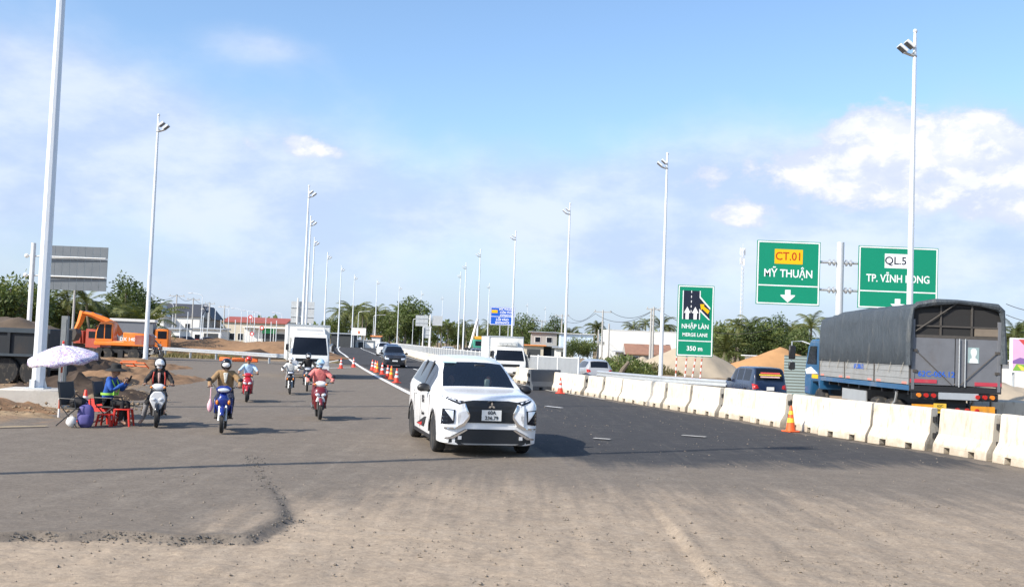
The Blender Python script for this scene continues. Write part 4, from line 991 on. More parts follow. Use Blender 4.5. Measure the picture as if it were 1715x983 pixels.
# rear hem of the tarp, rolled
hem = [(x*1.012, -.03+.02*math.sin(k*2.1), z*1.004) for k, (x, y, z) in enumerate(rings[0])]
hem[0] = (hem[0][0], -.03, SIDE-.12); hem[-1] = (hem[-1][0], -.03, SIDE-.0)
MB().tube(hem, [.08+.025*math.sin(k*1.7) for k in range(len(hem))], 8).build('tarp_hem', tarp, ct)
# front wall + dropsides
for k in range(3):
    y0, y1 = .06+k*TL/3, (k+1)*TL/3-.04
    MB().bb(-hw-.02, -hw+.03, y0, y1, FL+.02, SIDE-.0).build('dropside', slat_grey, ct, smooth=False)
    for z in (FL+.2, FL+.38, FL+.52): MB().bb(-hw-.032, -hw-.018, y0+.02, y1-.02, z-.01, z+.01).build('dropside_rib', slat_grey, ct, smooth=False)
    for yy in (y0+.35, y1-.35): MB().bb(-hw-.035, -hw-.019, yy-.16, yy+.16, FL+.03, FL+.09).build('side_reflector', mat('reflector strip', (.65, .25, .2), .4), ct, smooth=False)
    MB().bb(hw-.03, hw+.02, y0, y1, FL+.02, SIDE).build('dropside', slat_grey, ct, smooth=False)
for k in range(4):
    for s in (-1, 1): MB().bb(s*hw-.035, s*hw+.035, k*TL/3*.995-.0, k*TL/3*.995+.06, FL, SIDE+.1).build('stake', rust, ct, smooth=False)
MB().bb(-hw-.02, hw+.02, -.01, .06, FL-.15, FL+.005).build('tail_beam', dark_metal, ct, smooth=False)
MB().bb(-hw-.01, hw+.01, .06, TL, FL-.14, FL).build('deck_frame', truck_blue, ct, smooth=False)
for k in range(8): MB().bb(-hw+.1, hw-.1, .4+k*1.05, .5+k*1.05, FL-.26, FL-.14).build('cross_member', dark_metal, ct, smooth=False)
text('lettering', '62C.086.12', .20, mat('blue stencil', (.02, .12, .55), .6), ct, Matrix.Translation((-hw-.036, TL*.5, FL+.42)) @ Matrix.Rotation(R(-90), 4, 'Z') @ Matrix.Rotation(R(90), 4, 'X'), bold=.01)
# rear wall
DT = 2.72
for s in (-1, 1):
    x0, x1 = (s*.02, s*(hw-.06)) if s > 0 else (s*(hw-.06), s*.02)
    d_ = MB().bb(x0+(.23 if s > 0 else 0), x1-(.01 if s < 0 else 0), .0, .04, FL+.03, DT).build('rear_door', door_grey, ct, smooth=False, bevel=.006)
    for xx in ((.10, .26) if s > 0 else ()):
        MB().tube([(xx-.02, -.03, FL), (xx-.02, -.03, DT)], .016, 8).build('lock_bar', galv, d_)
    for z in (FL+.4, FL+.95): MB().box((s*(hw-.1), -.02, z), (.12, .03, .07)).build('hinge', rust, d_, smooth=False)
MB().bb(-.005, .235, .004, .03, FL+.03, DT).build('door_overlap', door_grey, ct, smooth=False)
text('lettering', '62C-086.12', .21, mat('blue stencil', (.02, .12, .55), .6), ct, face_y(-.52, -.004, FL+.32), bold=.012)
for s in (-1, 1):
    MB().box((s*hw*.72, -.012, FL+.13 if s < 0 else FL+.10), (.72, .012, .10)).build('reflective_strip', refl_red, ct, smooth=False)
    MB().tube([(s*(hw-.12), -.025, FL+.95), (s*.12, -.03, FL+.06)], .011, 6).build('strap', mat('dark strap', (.10, .09, .08), .9), ct)
    MB().bb(s*(hw-.05)-.04, s*(hw-.05)+.04, -.02, .06, FL-.1, TOP-.45).build('corner_post', door_grey, ct, smooth=False)
# upper opening: net between frame bars
MB().bb(-hw+.02, hw-.02, .035, .045, DT+.05, TOP-.10).build('rear_net', net_dark, ct, smooth=False)
MB().prism([(-hw+.05, TOP-.14), (hw-.05, TOP-.14), (.7, TOP+.0), (0, TOP+.05), (-.7, TOP)], .035, .045, 'Y').build('net_peak', net_dark, ct, smooth=False)
mb = MB().bb(-hw, hw, .0, .05, DT, DT+.08).bb(-hw, hw, .0, .05, DT+.30, DT+.34)
for x in (-.42, .42): mb.bb(x-.022, x+.022, .0, .05, DT+.08, TOP-.02)
mb.tube([(-hw+.1, -.01, DT+.16), (.0, -.02, TOP+.02)], .02, 6).build('upper_frame', rust, ct, smooth=False)
MB().bb(.5, hw-.06, .0, .03, DT+.09, DT+.29).build('plank', mat('old board', (.20, .16, .12), .8, var=.25, scale=6), ct, smooth=False)
# portrait sticker: a light card with a simple bust
stk = MB().bb(.32, .62, -.008, -.001, FL+.66, FL+1.08).build('door_sticker', mat('sticker teal', (.30, .40, .40), .5, var=.1), ct, smooth=False)
sw_ = mat('sticker pale', (.72, .74, .72), .5)
MB().prism([(.36, FL+.66), (.60, FL+.66), (.58, FL+.76), (.52, FL+.80), (.52, FL+.84), (.555, FL+.90), (.56, FL+.99), (.52, FL+1.05), (.45, FL+1.06), (.40, FL+1.02), (.39, FL+.94), (.42, FL+.85), (.43, FL+.80), (.38, FL+.77)], -.014, -.008, 'Y').build('sticker_bust', sw_, stk, smooth=False)
# bumper bar, lamps, plate, underrun
MB().bb(-hw+.05, hw-.05, .02, .12, FL-.36, FL-.155).build('rear_beam', dark_metal, ct, smooth=False)
MB().bb(-.45, .62, -.01, .03, FL-.34, FL-.16).build('beam_plate', galv, ct, smooth=False)
for s in (-1, 1):
    for k in range(3): MB().lathe([(.058, -.05), (.058, .02)], 14, (s*(hw-.22-.2*k), .0, FL-.25), 'Y').build('tail_lamp', lamp_amber if k == 0 else lamp_red, ct)
    MB().bb(s*hw*.66-.32, s*hw*.66+.32, .10, .14, FL-.78, FL-.50).build('underrun_board', mat('underrun orange', (.72, .30, .02), .6, var=.3, scale=7, dirt=.6, dirtcol=(.12, .08, .05)), ct, smooth=False)
MB().bb(-hw*.98, hw*.98, .14, .22, FL-.74, FL-.56).build('underrun_bar', dark_metal, ct, smooth=False)
for k in range(3): MB().lathe([(.055, .04), (.055, .12)], 12, (.1+.26*k, .0, FL-.62), 'Y').build('reflector', lamp_red, ct)
o = MB().bb(-.55, -.22, .04, .07, FL-.72, FL-.46).build('number_plate', plate_y, ct, smooth=False); text('lettering', '62C', .10, ink, o, face_y(-.385, .036, FL-.53)); text('lettering', '086.12', .09, ink, o, face_y(-.385, .036, FL-.64))
MB().bb(-.42, .42, .3, TL+1.6, .78, FL-.28).build('chassis', dark_metal, ct, smooth=False)
for s in (-1, 1):
    for y in (2.0, 3.2): wheel(ct, s*(hw-.33), y, .49, .5, s, rim=galv)
    wheel(ct, s*(hw-.26), TL+.6, .49, .3, s, rim=galv)
    MB().bb(s*(hw-.2)-.02, s*(hw-.2)+.02, 4.2, 6.6, .75, 1.1).build('side_guard', galv, ct, smooth=False)
    MB().tube([(s*(hw-.12), 1.35, FL-.2), (s*(hw-.12), 1.45, .95), (s*(hw-.12), 1.7, .8)], .04, 6).build('mudguard_stay', galv, ct)
# cab
cy0 = TL+.12; cabz = 2.72
prof = [(cy0, .95), (cy0, cabz), (cy0+1.25, cabz), (cy0+1.62, cabz-.25), (cy0+1.95, 1.75), (cy0+2.02, 1.3), (cy0+2.0, .7), (cy0+1.2, .7), (cy0+1.1, 1.2), (cy0+.25, 1.2), (cy0+.15, .95)]
cabw = hw-.04
MB().prism(prof, -cabw, cabw, 'X').build('cab', truck_blue, ct, bevel=.05, smooth=True)
for s in (-1, 1):
    MB().prism([(cy0+.45, 1.82), (cy0+.45, cabz-.25), (cy0+1.3, cabz-.25), (cy0+1.68, 1.82)], s*(cabw+.008)-.01, s*(cabw+.008)+.01, 'X').build('side_window', glass_dark, ct, smooth=False)
    MB().prism([(cy0+.3, 1.5), (cy0+1.75, 1.45), (cy0+1.9, 1.62), (cy0+1.2, 1.72)], s*(cabw+.006)-.008, s*(cabw+.006)+.008, 'X').build('side_graphic', swhite, ct, smooth=False)
    MB().bb(s*(cabw+.012)-.008, s*(cabw+.012)+.008, cy0+.25, cy0+1.0, 1.32, 1.46).build('side_strip', syel, ct, smooth=False)
    xm = s*(cabw+.52); ym = cy0+1.9
    MB().tube([(s*(cabw-.1), cy0+1.5, cabz-.2), (s*(cabw+.15), ym, cabz-.08), (xm, ym+.05, cabz-.1), (xm, ym+.05, 1.55)], .022, 6).build('mirror_arm', galv, ct)
    for z, h_ in ((2.22, .50), (1.72, .28)): MB().box((xm, ym, z), (.24, .1, h_)).build('mirror', black_plastic, ct, bevel=.03)
MB().bb(-.6, .6, cy0+.35, cy0+.9, cabz, cabz+.12).build('roof_rack', dark_metal, ct, smooth=False)
MB().bb(-hw+.02, hw-.02, TL-.02, TL+.04, FL, TOP-.35).build('headboard', rust, ct, smooth=False)
# corrugated sheet between the navy car and the truck
cs = MB(); W_ = 1.5
cs.add([(x, .03*(k % 2), z) for x in (0, W_) for k, z in enumerate([i*.07 for i in range(31)])], [])
cs.f = [(k, 31+k, 32+k, k+1) for k in range(30)]; cs.open = True
o = cs.build('corrugated_sheet', mat('corrugated green grey', (.32, .38, .35), .5, .3, var=.1, scale=2), smooth=False, loc=(gx(1312, 50), 50, 0)); tag(o, 'pale green corrugated metal sheet standing between the navy car and the truck', 'metal sheet')
sm_ = o.modifiers.new('s', 'SOLIDIFY'); sm_.thickness = .01
# ================================================================ excavator
orange = paint('digger orange', (.80, .20, .02), .4, .2, .25); digger_red = paint('truck red', (.32, .045, .025), .5, .1, .5)
EY = 78.0; ez = at(200, 604, EY).z
ex = thing('excavator', 'orange wheeled excavator with folded boom beside the earth heap', 'excavator', (gx(203, EY), EY, ez), 0)
def P3(px, py, y=0.0):
    p = at(px, py, EY); return Vector((p.x-ex.location.x, y, p.z-ez))
MB().bb(-1.55, 1.7, -.75, .75, .55, .95).build('undercarriage', dark_metal, ex, bevel=.05)
for x in (-1.3, -.72, 1.25):
    for y in (-.82, .82): wheel(ex, 0, 0, .46, .36, 1, rim=orange, name='wheel').location = (x, y, .46)
for e in [o for o in C.objects if o.parent == ex and o.name.startswith('wheel')]: e.rotation_euler.z = R(-90)
MB().box((.25, -.75, .5), (.4, .35, .6)).build('stabiliser', dark_metal, ex, bevel=.03)
MB().lathe([(.75, .95), (.75, 1.12)], 20).build('turntable', dark_metal, ex)
MB().prism([(-1.7, 1.1), (2.0, 1.1), (2.05, 1.3), (2.0, 2.05), (.4, 2.1), (.4, 1.45), (-1.7, 1.4)], -1.0, 1.0, 'Y').build('upper_body', orange, ex, bevel=.06)
MB().bb(1.2, 2.1, -1.02, 1.02, 1.15, 2.0).build('counterweight', digger_red, ex, bevel=.1)
MB().prism([(-1.65, 1.4), (-.35, 1.4), (-.35, 2.75), (-.75, 2.85), (-1.35, 2.75), (-1.6, 2.1)], -1.0, -.1, 'Y').build('cab', orange, ex, bevel=.05)
MB().prism([(-1.52, 1.6), (-1.0, 1.6), (-1.0, 2.65), (-1.33, 2.63), (-1.5, 2.1)], -1.02, -.99, 'Y').build('cab_window', glass_dark, ex, smooth=False)
MB().prism([(-.92, 1.6), (-.45, 1.6), (-.45, 2.62), (-.92, 2.66)], -1.02, -.99, 'Y').build('cab_window', glass_dark, ex, smooth=False)
MB().box((-1.6, -.55, 2.1), (.04, .7, .9), ry=R(-8)).build('cab_window', glass_dark, ex, smooth=False)
text('lettering', 'DX 140', .35, swhite, ex, face_y(.75, -1.005, 1.6), bold=.02)
b0, b1, b2, b3 = Vector((-.2, .3, 1.9)), P3(175, 537, .3), P3(152, 527, .3), P3(136, 524, .3)
MB().tube([b0, lerp(b0, b1, .5)+Vector((.1, 0, .2)), b1, b2, b3], [.30, .36, .36, .30, .2], 4, flat=.7).build('boom', orange, ex, smooth=False, bevel=.02)
MB().tube([b3+Vector((.05, 0, .12)), P3(131, 540, .3), P3(122, 556, .3)], [.3, .24, .14], 4, flat=.7).build('stick', orange, ex, smooth=False, bevel=.02)
MB().tube([P3(140, 521, .3), P3(168, 528, .3)], .06, 8).tube([P3(136, 530, .6), P3(128, 545, .6)], .06, 8).build('ram', chrome, ex)
bk = [(-.55, 0), (-.2, .55), (.35, .6), (.5, .2), (.3, -.35), (-.1, -.5), (-.5, -.35)]
pb = P3(120, 562, 0); MB().prism([(pb.x+u*.9, pb.z+v*.9) for u, v in bk], -.15, .75, 'Y').build('bucket', rust, ex, bevel=.03, smooth=False)
# red dump truck behind the digger
def red_truck(label, px, Y, py_top, L_, rz, cabx):
    z0 = at(px, 596, Y).z-.1
    t = thing('dump_truck', label, 'truck', (gx(px, Y), Y, max(-.4, z0)), rz, 'site trucks')
    MB().prism([(-1.1, 1.2), (1.1, 1.2), (1.22, 2.3), (-1.22, 2.3)], -L_/2, L_/2, 'Y').build('skip', digger_red, t, bevel=.04)
    for k in range(5): MB().bb(-1.27, 1.27, -L_/2+.2+k*(L_-.5)/4, -L_/2+.32+k*(L_-.5)/4, 1.3, 2.25).build('skip_rib', digger_red, t, smooth=False)
    MB().bb(-.5, .5, -L_/2-1.6, L_/2, .7, 1.15).build('chassis', dark_metal, t, smooth=False)
    MB().prism([(-L_/2-.15, .9), (-L_/2-.15, 2.45), (-L_/2-1.2, 2.45), (-L_/2-1.75, 1.8), (-L_/2-1.8, .8)], -1.1, 1.1, 'X').build('cab', digger_red, t, bevel=.06)
    MB().box((0, -L_/2-1.5, 2.05), (1.9, .05, .6), rx=R(-38)).build('windscreen', glass_dark, t, smooth=False)
    for s in (-1, 1):
        MB().bb(s*1.1-.02, s*1.1+.02, -L_/2-1.3, -L_/2-.5, 1.7, 2.25).build('side_window', glass_dark, t, smooth=False)
        for y in (-L_/2-.9, L_/2-1.7, L_/2-.5): wheel(t, s*.95, y, .48, .32, s, rim=digger_red)
    return t
rt = red_truck('red dump truck parked behind the orange excavator', 118, 90, 560, 4.6, R(70), 1)
# lorry with pale container and orange sign further back
t = thing('container_lorry', 'pale roofed grey lorry body parked behind the excavator', 'truck', (gx(222, 100), 100, -.2), R(12), 'site trucks')
MB().bb(-1.9, 1.9, -1.2, 1.2, 1.0, 3.1).build('cargo_body', mat('lorry grey', (.20, .21, .23), .6), t, bevel=.04); MB().bb(-2.0, 2.0, -1.3, 1.3, 3.1, 3.35).build('roof', box_white, t, smooth=False)
MB().bb(2.0, 3.3, -1.1, 1.1, .7, 2.5).build('cab', orange, t, bevel=.1); MB().bb(2.3, 3.1, -1.12, -1.08, 1.6, 2.3).build('side_window', glass_dark, t, smooth=False)
for x in (-1.3, 1.0, 2.7): wheel(t, 0, 0, .45, .3, 1).location = (x, -1.0, .45)
for e in [o for o in C.objects if o.parent == t and o.name.startswith('wheel')]: e.rotation_euler.z = R(-90)
# dark dump trailer heaped with earth, left edge
steel_dark = mat('dark steel', (.016, .020, .026), .7, .1, var=.25, scale=3, dirt=.4, dirtcol=(.07, .05, .035))
DY = 37.0; dx0 = gx(-125, DY)
dt = thing('dump_trailer', 'dark steel dump trailer heaped with earth behind the large pole', 'trailer', (dx0, DY, 0), R(4))
MB().bb(-2.6, 4.1, 0, 2.4, 1.05, 2.02).build('tub', steel_dark, dt, smooth=False, bevel=.03)
mb = MB().bb(-2.6, 4.14, -.08, .0, 1.86, 2.02).bb(-2.6, 4.14, -.08, 0, 1.03, 1.12)
mb.build('rail', mat('steel edge', (.06, .075, .09), .5, .4), dt, smooth=False)
for k in range(6): MB().bb(-2.5+k*1.3, -2.4+k*1.3, -.07, 0, 1.12, 1.86).build('rib', steel_dark, dt, smooth=False)
hp = MB(); NX_, NY_ = 26, 12
hp.add([(-2.55+6.6*i/NX_, .05+2.3*j/NY_, 1.95+(.36+.22*mnoise.noise((i*.31, j*.4, 2))+.1*mnoise.noise((i*.9, j*.9, 5)))*min(1, 3*min(i/NX_, 1-i/NX_, j/NY_, 1-j/NY_)*1.6)) for j in range(NY_+1) for i in range(NX_+1)], [(j*(NX_+1)+i, j*(NX_+1)+i+1, (j+1)*(NX_+1)+i+1, (j+1)*(NX_+1)+i) for j in range(NY_) for i in range(NX_)]); hp.open = True
hp.build('earth_load', mat('dark load earth', (.10, .072, .05), .95, var=.4, scale=3, bump=.8, bscale=6), dt)  # earth load drawn in a dark brown tone
MB().bb(-2.6, 4.0, .3, 2.1, .55, 1.03).build('chassis', dark_metal, dt, smooth=False)
for x in (-1.2, .1, 2.6, 3.6):
    for y in (.25, 2.1): wheel(dt, 0, 0, .5, .3, 1).location = (x, y, .5)
for e in [o for o in C.objects if o.parent == dt and o.name.startswith('wheel')]: e.rotation_euler.z = R(-90)
# ================================================================ people
skin = mat('skin', (.42, .25, .17), .55, var=.06, scale=20); skin2 = mat('skin tan', (.33, .19, .125), .55, var=.06, scale=20)
shoe = mat('shoe dark', (.03, .028, .026), .7); hair = mat('hair black', (.012, .010, .010), .5); eye_m = mat('eye', (.03, .02, .02), .2); lip = mat('lip', (.32, .13, .10), .5)
def cloth(name, col, var=.14): return mat('cloth '+name, col, .85, var=var, scale=9, bump=.8, bscale=13)
BONES = [('pelvis', 'spine', 0), ('spine', 'chest', 0), ('chest', 'neck', 0), ('neck', 'head', 3)]
for s in 'LR': BONES += [('chest', 'sh'+s, 0), ('sh'+s, 'el'+s, 0), ('el'+s, 'wr'+s, 4), ('pelvis', 'hip'+s, 1), ('hip'+s, 'kn'+s, 1), ('kn'+s, 'an'+s, 5), ('an'+s, 'toe'+s, 2)]
RAD = dict(pelvis=.145, spine=.135, chest=.15, neck=.055, head=.05, sh=.072, el=.052, wr=.036, hip=.10, kn=.068, an=.046, toe=.036)
def hand(mb, w, d, axis, curl, sgn):
    """palm and five fingers; d = forearm direction, axis = knuckle line, fingers bend about it"""
    d = Vector(d).normalized(); ax = (Vector(axis)-d*Vector(axis).dot(d)).normalized(); nn = d.cross(ax)*sgn
    c = Vector(w)+d*.045
    mb.tube([Vector(w)-d*.015, c, c+d*.045], [.028, .036, .034], 8, flat=.55)
    for k, ln in enumerate((.070, .078, .072, .056)):
        b = c+d*.035+ax*(.027-.018*k); p = [b]; ang = 0
        for j in range(3):
            ang += curl; p.append(p[-1]+(d*math.cos(ang)+nn*math.sin(ang))*(ln*(.45, .32, .25)[j]))
        mb.tube(p, [.0095, .009, .008, .0065], 6)
    b = c+ax*.030-d*.02
    mb.tube([b, b+(ax*.7+d*.6+nn*.25*(1 if curl > .4 else .3))*.032, b+(ax*.45+d*.9+nn*.6)*.058], [.012, .0105, .008], 6)
def head_geo(c, yaw, pitch, sk_idx):
    M = Matrix.Rotation(yaw, 3, 'Z') @ Matrix.Rotation(pitch, 3, 'X'); c = Vector(c)
    def fn(p):
        q_ = Vector(p)
        if q_.z < 0: q_.x *= 1-.30*q_.z*q_.z; q_.y = q_.y*(1-.12*q_.z*q_.z)-.10*q_.z*q_.z
        else: q_.y *= 1.04
        return q_
    h = MB().ell(c, (.077, .096, .118), 16, 12, fn, M)
    def L_(v): return c+M @ Vector(v)
    h.tube([L_((0, -.092, .02)), L_((0, -.112, -.018)), L_((0, -.098, -.03))], [.009, .016, .011], 6)
    for s in (-1, 1): h.ell(L_((s*.078, .01, -.005)), (.012, .024, .034), 8, 6, None, M)
    e = MB()
    for s in (-1, 1): e.ell(L_((s*.031, -.086, .012)), (.013, .009, .008), 8, 6, None, M)
    m_ = MB().ell(L_((0, -.092, -.056)), (.026, .012, .009), 8, 6, None, M)
    return h, e, m_, L_, M
def person(name, label, J, mats, head_yaw=0, head_pitch=0, grip=True, parent=None, loc=(0, 0, 0), rz=0, sc_=1.0, bulk=1.0, group=None, hand_dirs=None):
    """mats: 0 top, 1 trousers, 2 shoes, 3 skin, 4 forearm, 5 lower leg"""
    t = thing(name, label, 'person', loc, rz, group, sc_)
    names = list(J.keys()); idx = {k: i for i, k in enumerate(names)}
    me = bpy.data.meshes.new('sk'); me.from_pydata([J[k] for k in names], [(idx[a], idx[b]) for a, b, _ in BONES if a in idx and b in idx], [])
    o = bpy.data.objects.new('sk', me); C.objects.link(o); md = o.modifiers.new('k', 'SKIN'); md.use_smooth_shade = True
    lay = me.skin_vertices[0].data
    for k in names:
        r = RAD.get(k, RAD.get(k[:-1], .05))*bulk if k not in ('neck', 'head') else RAD[k]
        ry = r*(.72 if k in ('chest', 'spine', 'pelvis') else 1)
        lay[idx[k]].radius = (r, ry) if k not in ('chest', 'spine', 'pelvis') else (r, r*.8)
    lay[idx['pelvis']].use_root = True
    sb = o.modifiers.new('s', 'SUBSURF'); sb.levels = 2; sb.render_levels = 2
    dg = bpy.context.evaluated_depsgraph_get(); em = bpy.data.meshes.new_from_object(o.evaluated_get(dg)); bpy.data.objects.remove(o); bpy.data.meshes.remove(me)
    bm = bmesh.new(); bm.from_mesh(em)
    segs = [(Vector(J[a]), Vector(J[b]), m_) for a, b, m_ in BONES if a in idx and b in idx]
    for f in bm.faces:
        c = f.calc_center_median(); best = 9; mi = 0
        for a, b, m_ in segs:
            e = b-a; t_ = max(0, min(1, (c-a).dot(e)/max(1e-9, e.dot(e)))); d = (a+e*t_-c).length
            if d < best: best = d; mi = m_
        f.material_index = mi; f.smooth = True
    # cloth folds
    for v in bm.verts: v.co += v.normal*(.016*mnoise.noise(v.co*8)+.010*mnoise.noise(v.co*19))
    def join(mb, mi):
        vs = [bm.verts.new(p) for p in mb.v]
        for f in mb.f:
            try: nf = bm.faces.new([vs[i] for i in f]); nf.material_index = mi; nf.smooth = True
            except ValueError: pass
    h, e, mo, L_, M = head_geo(J['head'], head_yaw, head_pitch, 3)
    join(h, 3); join(e, 6); join(mo, 7)
    for s, sg in (('L', 1), ('R', -1)):
        if 'wr'+s not in J: continue
        hb = MB(); w = Vector(J['wr'+s]); d = w-Vector(J['el'+s])
        ax = Vector((sg, 0, 0)) if grip else Vector((0, 0, 1))
        if grip: hand(hb, w, Vector((0, -1, -.1)), Vector((-sg, 0, 0)), .85, -sg*1.0)
        else:
            hd = (hand_dirs or {}).get(s, d); hand(hb, w, hd, Vector((0, 0, 1)), .5, sg)
        join(hb, 3)
    bmesh.ops.recalc_face_normals(bm, faces=bm.faces[:])
    em.materials.clear()
    for x in list(mats)+[eye_m, lip]: em.materials.append(x)
    bm.to_mesh(em); bm.free()
    b_ = bpy.data.objects.new('body', em); C.objects.link(b_); b_.parent = t
    return t, L_, M
def helmet(t, L_, M, m, full=False, visor=None):
    def fn(p):
        q_ = Vector(p)
        if q_.z < -.25: q_.z = -.25-(q_.z+.25)*.1
        return q_
    c = L_((0, .008, .035)); mb = MB()
    if full:
        mb.ell(L_((0, .01, .01)), (.128, .145, .150), 18, 12, lambda p: Vector((p.x, p.y if not (p.y < -.72 and -.55 < p.z < .38) else p.y*.80, max(-.85, p.z))), M)
    else:
        mb.ell(c, (.122, .142, .130), 18, 12, fn, M)
        mb.box(L_((0, -.145, .055)), (.17, .075, .012), rz=0, rx=R(12))
    o = mb.build('helmet', m, t)
    if full: MB().ell(L_((0, -.082, .0)), (.090, .045, .062), 14, 8, None, M).build('face_mask', mat('mask white', (.75, .75, .74), .8), t)
    return o
def facemask(t, L_, M, m):
    MB().ell(L_((0, -.040, -.050)), (.072, .078, .058), 14, 8, lambda p: Vector((p.x, min(p.y, .2), p.z)), M).build('face_mask', m, t)
def rider_pose(foot_down=None, lean=0.0, elbows=.31, knees=.17):
    J = dict(pelvis=(0, .24, .84), spine=(0, .20, 1.04), chest=(0, .13+lean, 1.25), neck=(0, .08+lean, 1.42), head=(0, .045+lean, 1.555))
    for s, g_ in (('L', 1), ('R', -1)):
        J['sh'+s] = (g_*.175, .13+lean, 1.345); J['el'+s] = (g_*elbows, -.03, 1.13); J['wr'+s] = (g_*.335, -.19, 1.045)
        J['hip'+s] = (g_*.10, .20, .80); J['kn'+s] = (g_*knees, -.20, .76); J['an'+s] = (g_*.15, -.06, .38); J['toe'+s] = (g_*.165, -.22, .335)
    if foot_down:
        g_ = 1 if foot_down == 'L' else -1
        J['kn'+foot_down] = (g_*.27, -.10, .55); J['an'+foot_down] = (g_*.36, -.02, .13); J['toe'+foot_down] = (g_*.42, -.19, .065)
    return J
# ================================================================ motorbikes (forward is -Y)
seat_black = mat('seat vinyl', (.02, .02, .02), .5, var=.2); engine_m = mat('engine metal', (.20, .20, .20), .5, .6, var=.2, scale=9)
def motorbike(name, label, c1, c2, loc, rz, kind='under', sc_=.9, light=lamp_white, wheel_r=.285, mirror=True, stand=False):
    t = thing(name, label, 'motorbike', loc, rz, 'motorbikes on the road', sc_)
    r = wheel_r; yf, yr = -.63, .62; W = .085 if kind == 'under' else .105
    rim = mat('bike rim silver', (.55, .55, .56), .35, .7) if kind == 'under' else mat('bike rim dark', (.12, .12, .125), .4, .5)
    wheel(t, 0, yf, r, W, 1, rim=rim, spokes=6, name='front_wheel'); wheel(t, 0, yr, r, W+.01, 1, rim=rim, spokes=6, name='rear_wheel')
    for s in (-1, 1): MB().tube([(s*.075, yf, r), (s*.075, yf+.12, .60), (s*.05, yf+.22, .86)], [.026, .028, .024], 8).build('fork_leg', galv if kind == 'under' else dark_metal, t)
    # fender arc
    rings = []
    for k in range(11):
        a = R(28+k*12); rr_ = r+.035; y_, z_ = yf-math.cos(a+R(30))*rr_*-1*0-math.cos(a)*rr_, r+math.sin(a)*rr_+.01
        wv = .062*(1-.25*abs(k-5)/5)
        rings.append([(-wv, y_+.0, z_-.025), (-wv*.7, y_, z_+.004), (0, y_, z_+.016), (wv*.7, y_, z_+.004), (wv, y_, z_-.025), (0, y_, z_-.004)])
    MB().loft(rings).build('front_fender', c1, t, ang=60)
    # headset + leg shield: stacked cross sections (half width, y front, y back)
    if kind == 'under':
        shield = [(.08, -.46, -.36, .42), (.155, -.50, -.34, .52), (.185, -.53, -.34, .64), (.165, -.56, -.34, .74), (.10, -.56, -.38, .83), (.085, -.50, -.36, .90)]
        headset = [(.09, -.50, -.34, .90), (.16, -.57, -.32, .95), (.185, -.58, -.30, 1.01), (.14, -.53, -.30, 1.06), (.08, -.46, -.32, 1.085)]
    else:
        shield = [(.13, -.40, -.26, .28), (.17, -.45, -.26, .36), (.19, -.52, -.30, .50), (.205, -.575, -.33, .64), (.20, -.60, -.34, .76), (.15, -.56, -.34, .87), (.09, -.49, -.34, .93)]
        headset = [(.09, -.47, -.34, .92), (.17, -.50, -.30, .97), (.18, -.50, -.28, 1.02), (.12, -.45, -.28, 1.07), (.06, -.40, -.30, 1.09)]
    def shell(rows, n=12):
        rg = []
        for hw_, a, b_, z in rows:
            rg.append([(hw_*math.copysign(abs(math.cos(u))**.75, math.cos(u)), (a+b_)/2+(b_-a)/2*math.copysign(abs(math.sin(u))**.8, math.sin(u)), z) for u in [2*math.pi*j/n+.26 for j in range(n)]])
        return MB().loft(rg)
    shell(shield).build('leg_shield', c1, t, ang=50); shell(headset).build('headset', c1 if kind == 'under' else c2, t, ang=50)
    if kind == 'under':
        MB().ell((0, -.555, .985), (.135, .045, .052), 14, 8).build('headlight', light, t)
        for s in (-1, 1): MB().ell((s*.135, -.52, .70), (.035, .05, .06), 10, 6).build('indicator', lamp_amber, t)
        for s in (-1, 1): MB().prism([(-.50, .45), (-.42, .78), (-.30, .80), (-.18, .42)], s*.19-.012, s*.19+.012, 'X').build('side_wing', c2, t, bevel=.008)
    else:
        for s in (-1, 1):
            MB().ell((s*.085, -.58, .70), (.07, .05, .05), 12, 8, None, Matrix.Rotation(s*R(-14), 3, 'Y')).build('headlight', light, t)
            MB().ell((s*.16, -.47, 1.0), (.04, .04, .03), 10, 6).build('indicator', lamp_amber, t)
        if c2 is bike_white and c1 is bike_black: MB().prism([(-.08, .44), (.08, .44), (.195, .68), (.17, .80), (.09, .90), (-.09, .90), (-.17, .80), (-.195, .68)], -.60, -.50, 'Y').build('front_panel', c2, t, bevel=.02)
        else: MB().prism([(-.14, .50), (.14, .50), (.09, .66), (-.09, .66)], -.585, -.50, 'Y').build('front_panel', c2, t, bevel=.02)
        MB().bb(-.15, .15, -.30, .12, .29, .36).build('footboard', black_plastic, t, bevel=.02)
    # handlebar
    MB().tube([(-.36, -.20, 1.04), (-.18, -.32, 1.03), (0, -.36, 1.0), (.18, -.32, 1.03), (.36, -.20, 1.04)], .014, 8).build('handlebar', dark_metal, t)
    for s in (-1, 1):
        MB().tube([(s*.26, -.268, 1.036), (s*.385, -.185, 1.042)], .021, 8).build('grip', black_plastic, t)
        MB().tube([(s*.24, -.32, 1.03), (s*.36, -.255, 1.03)], .008, 5).build('brake_lever', galv, t)
        if mirror:
            MB().tube([(s*.20, -.31, 1.04), (s*.28, -.30, 1.14), (s*.33, -.28, 1.20)], .008, 5).build('mirror_stalk', black_plastic, t)
            MB().ell((s*.36, -.27, 1.215), (.065, .022, .045), 12, 8).build('mirror', black_plastic, t)
    # main body, seat, tail
    if kind == 'under':
        MB().tube([(0, -.36, .72), (0, -.10, .52), (0, .12, .56)], [.075, .085, .09], 10).build('frame_cover', c1, t)
    else:
        MB().loft([[(x*w_, y, z) for x, z in ((-1, .34), (1, .34), (1, .60), (.6, .66), (-.6, .66), (-1, .60))] for y, w_ in ((.08, .13), (.16, .17), (.5, .18), (.78, .10))]).build('under_seat_body', c1, t, bevel=.02)
    rg = []
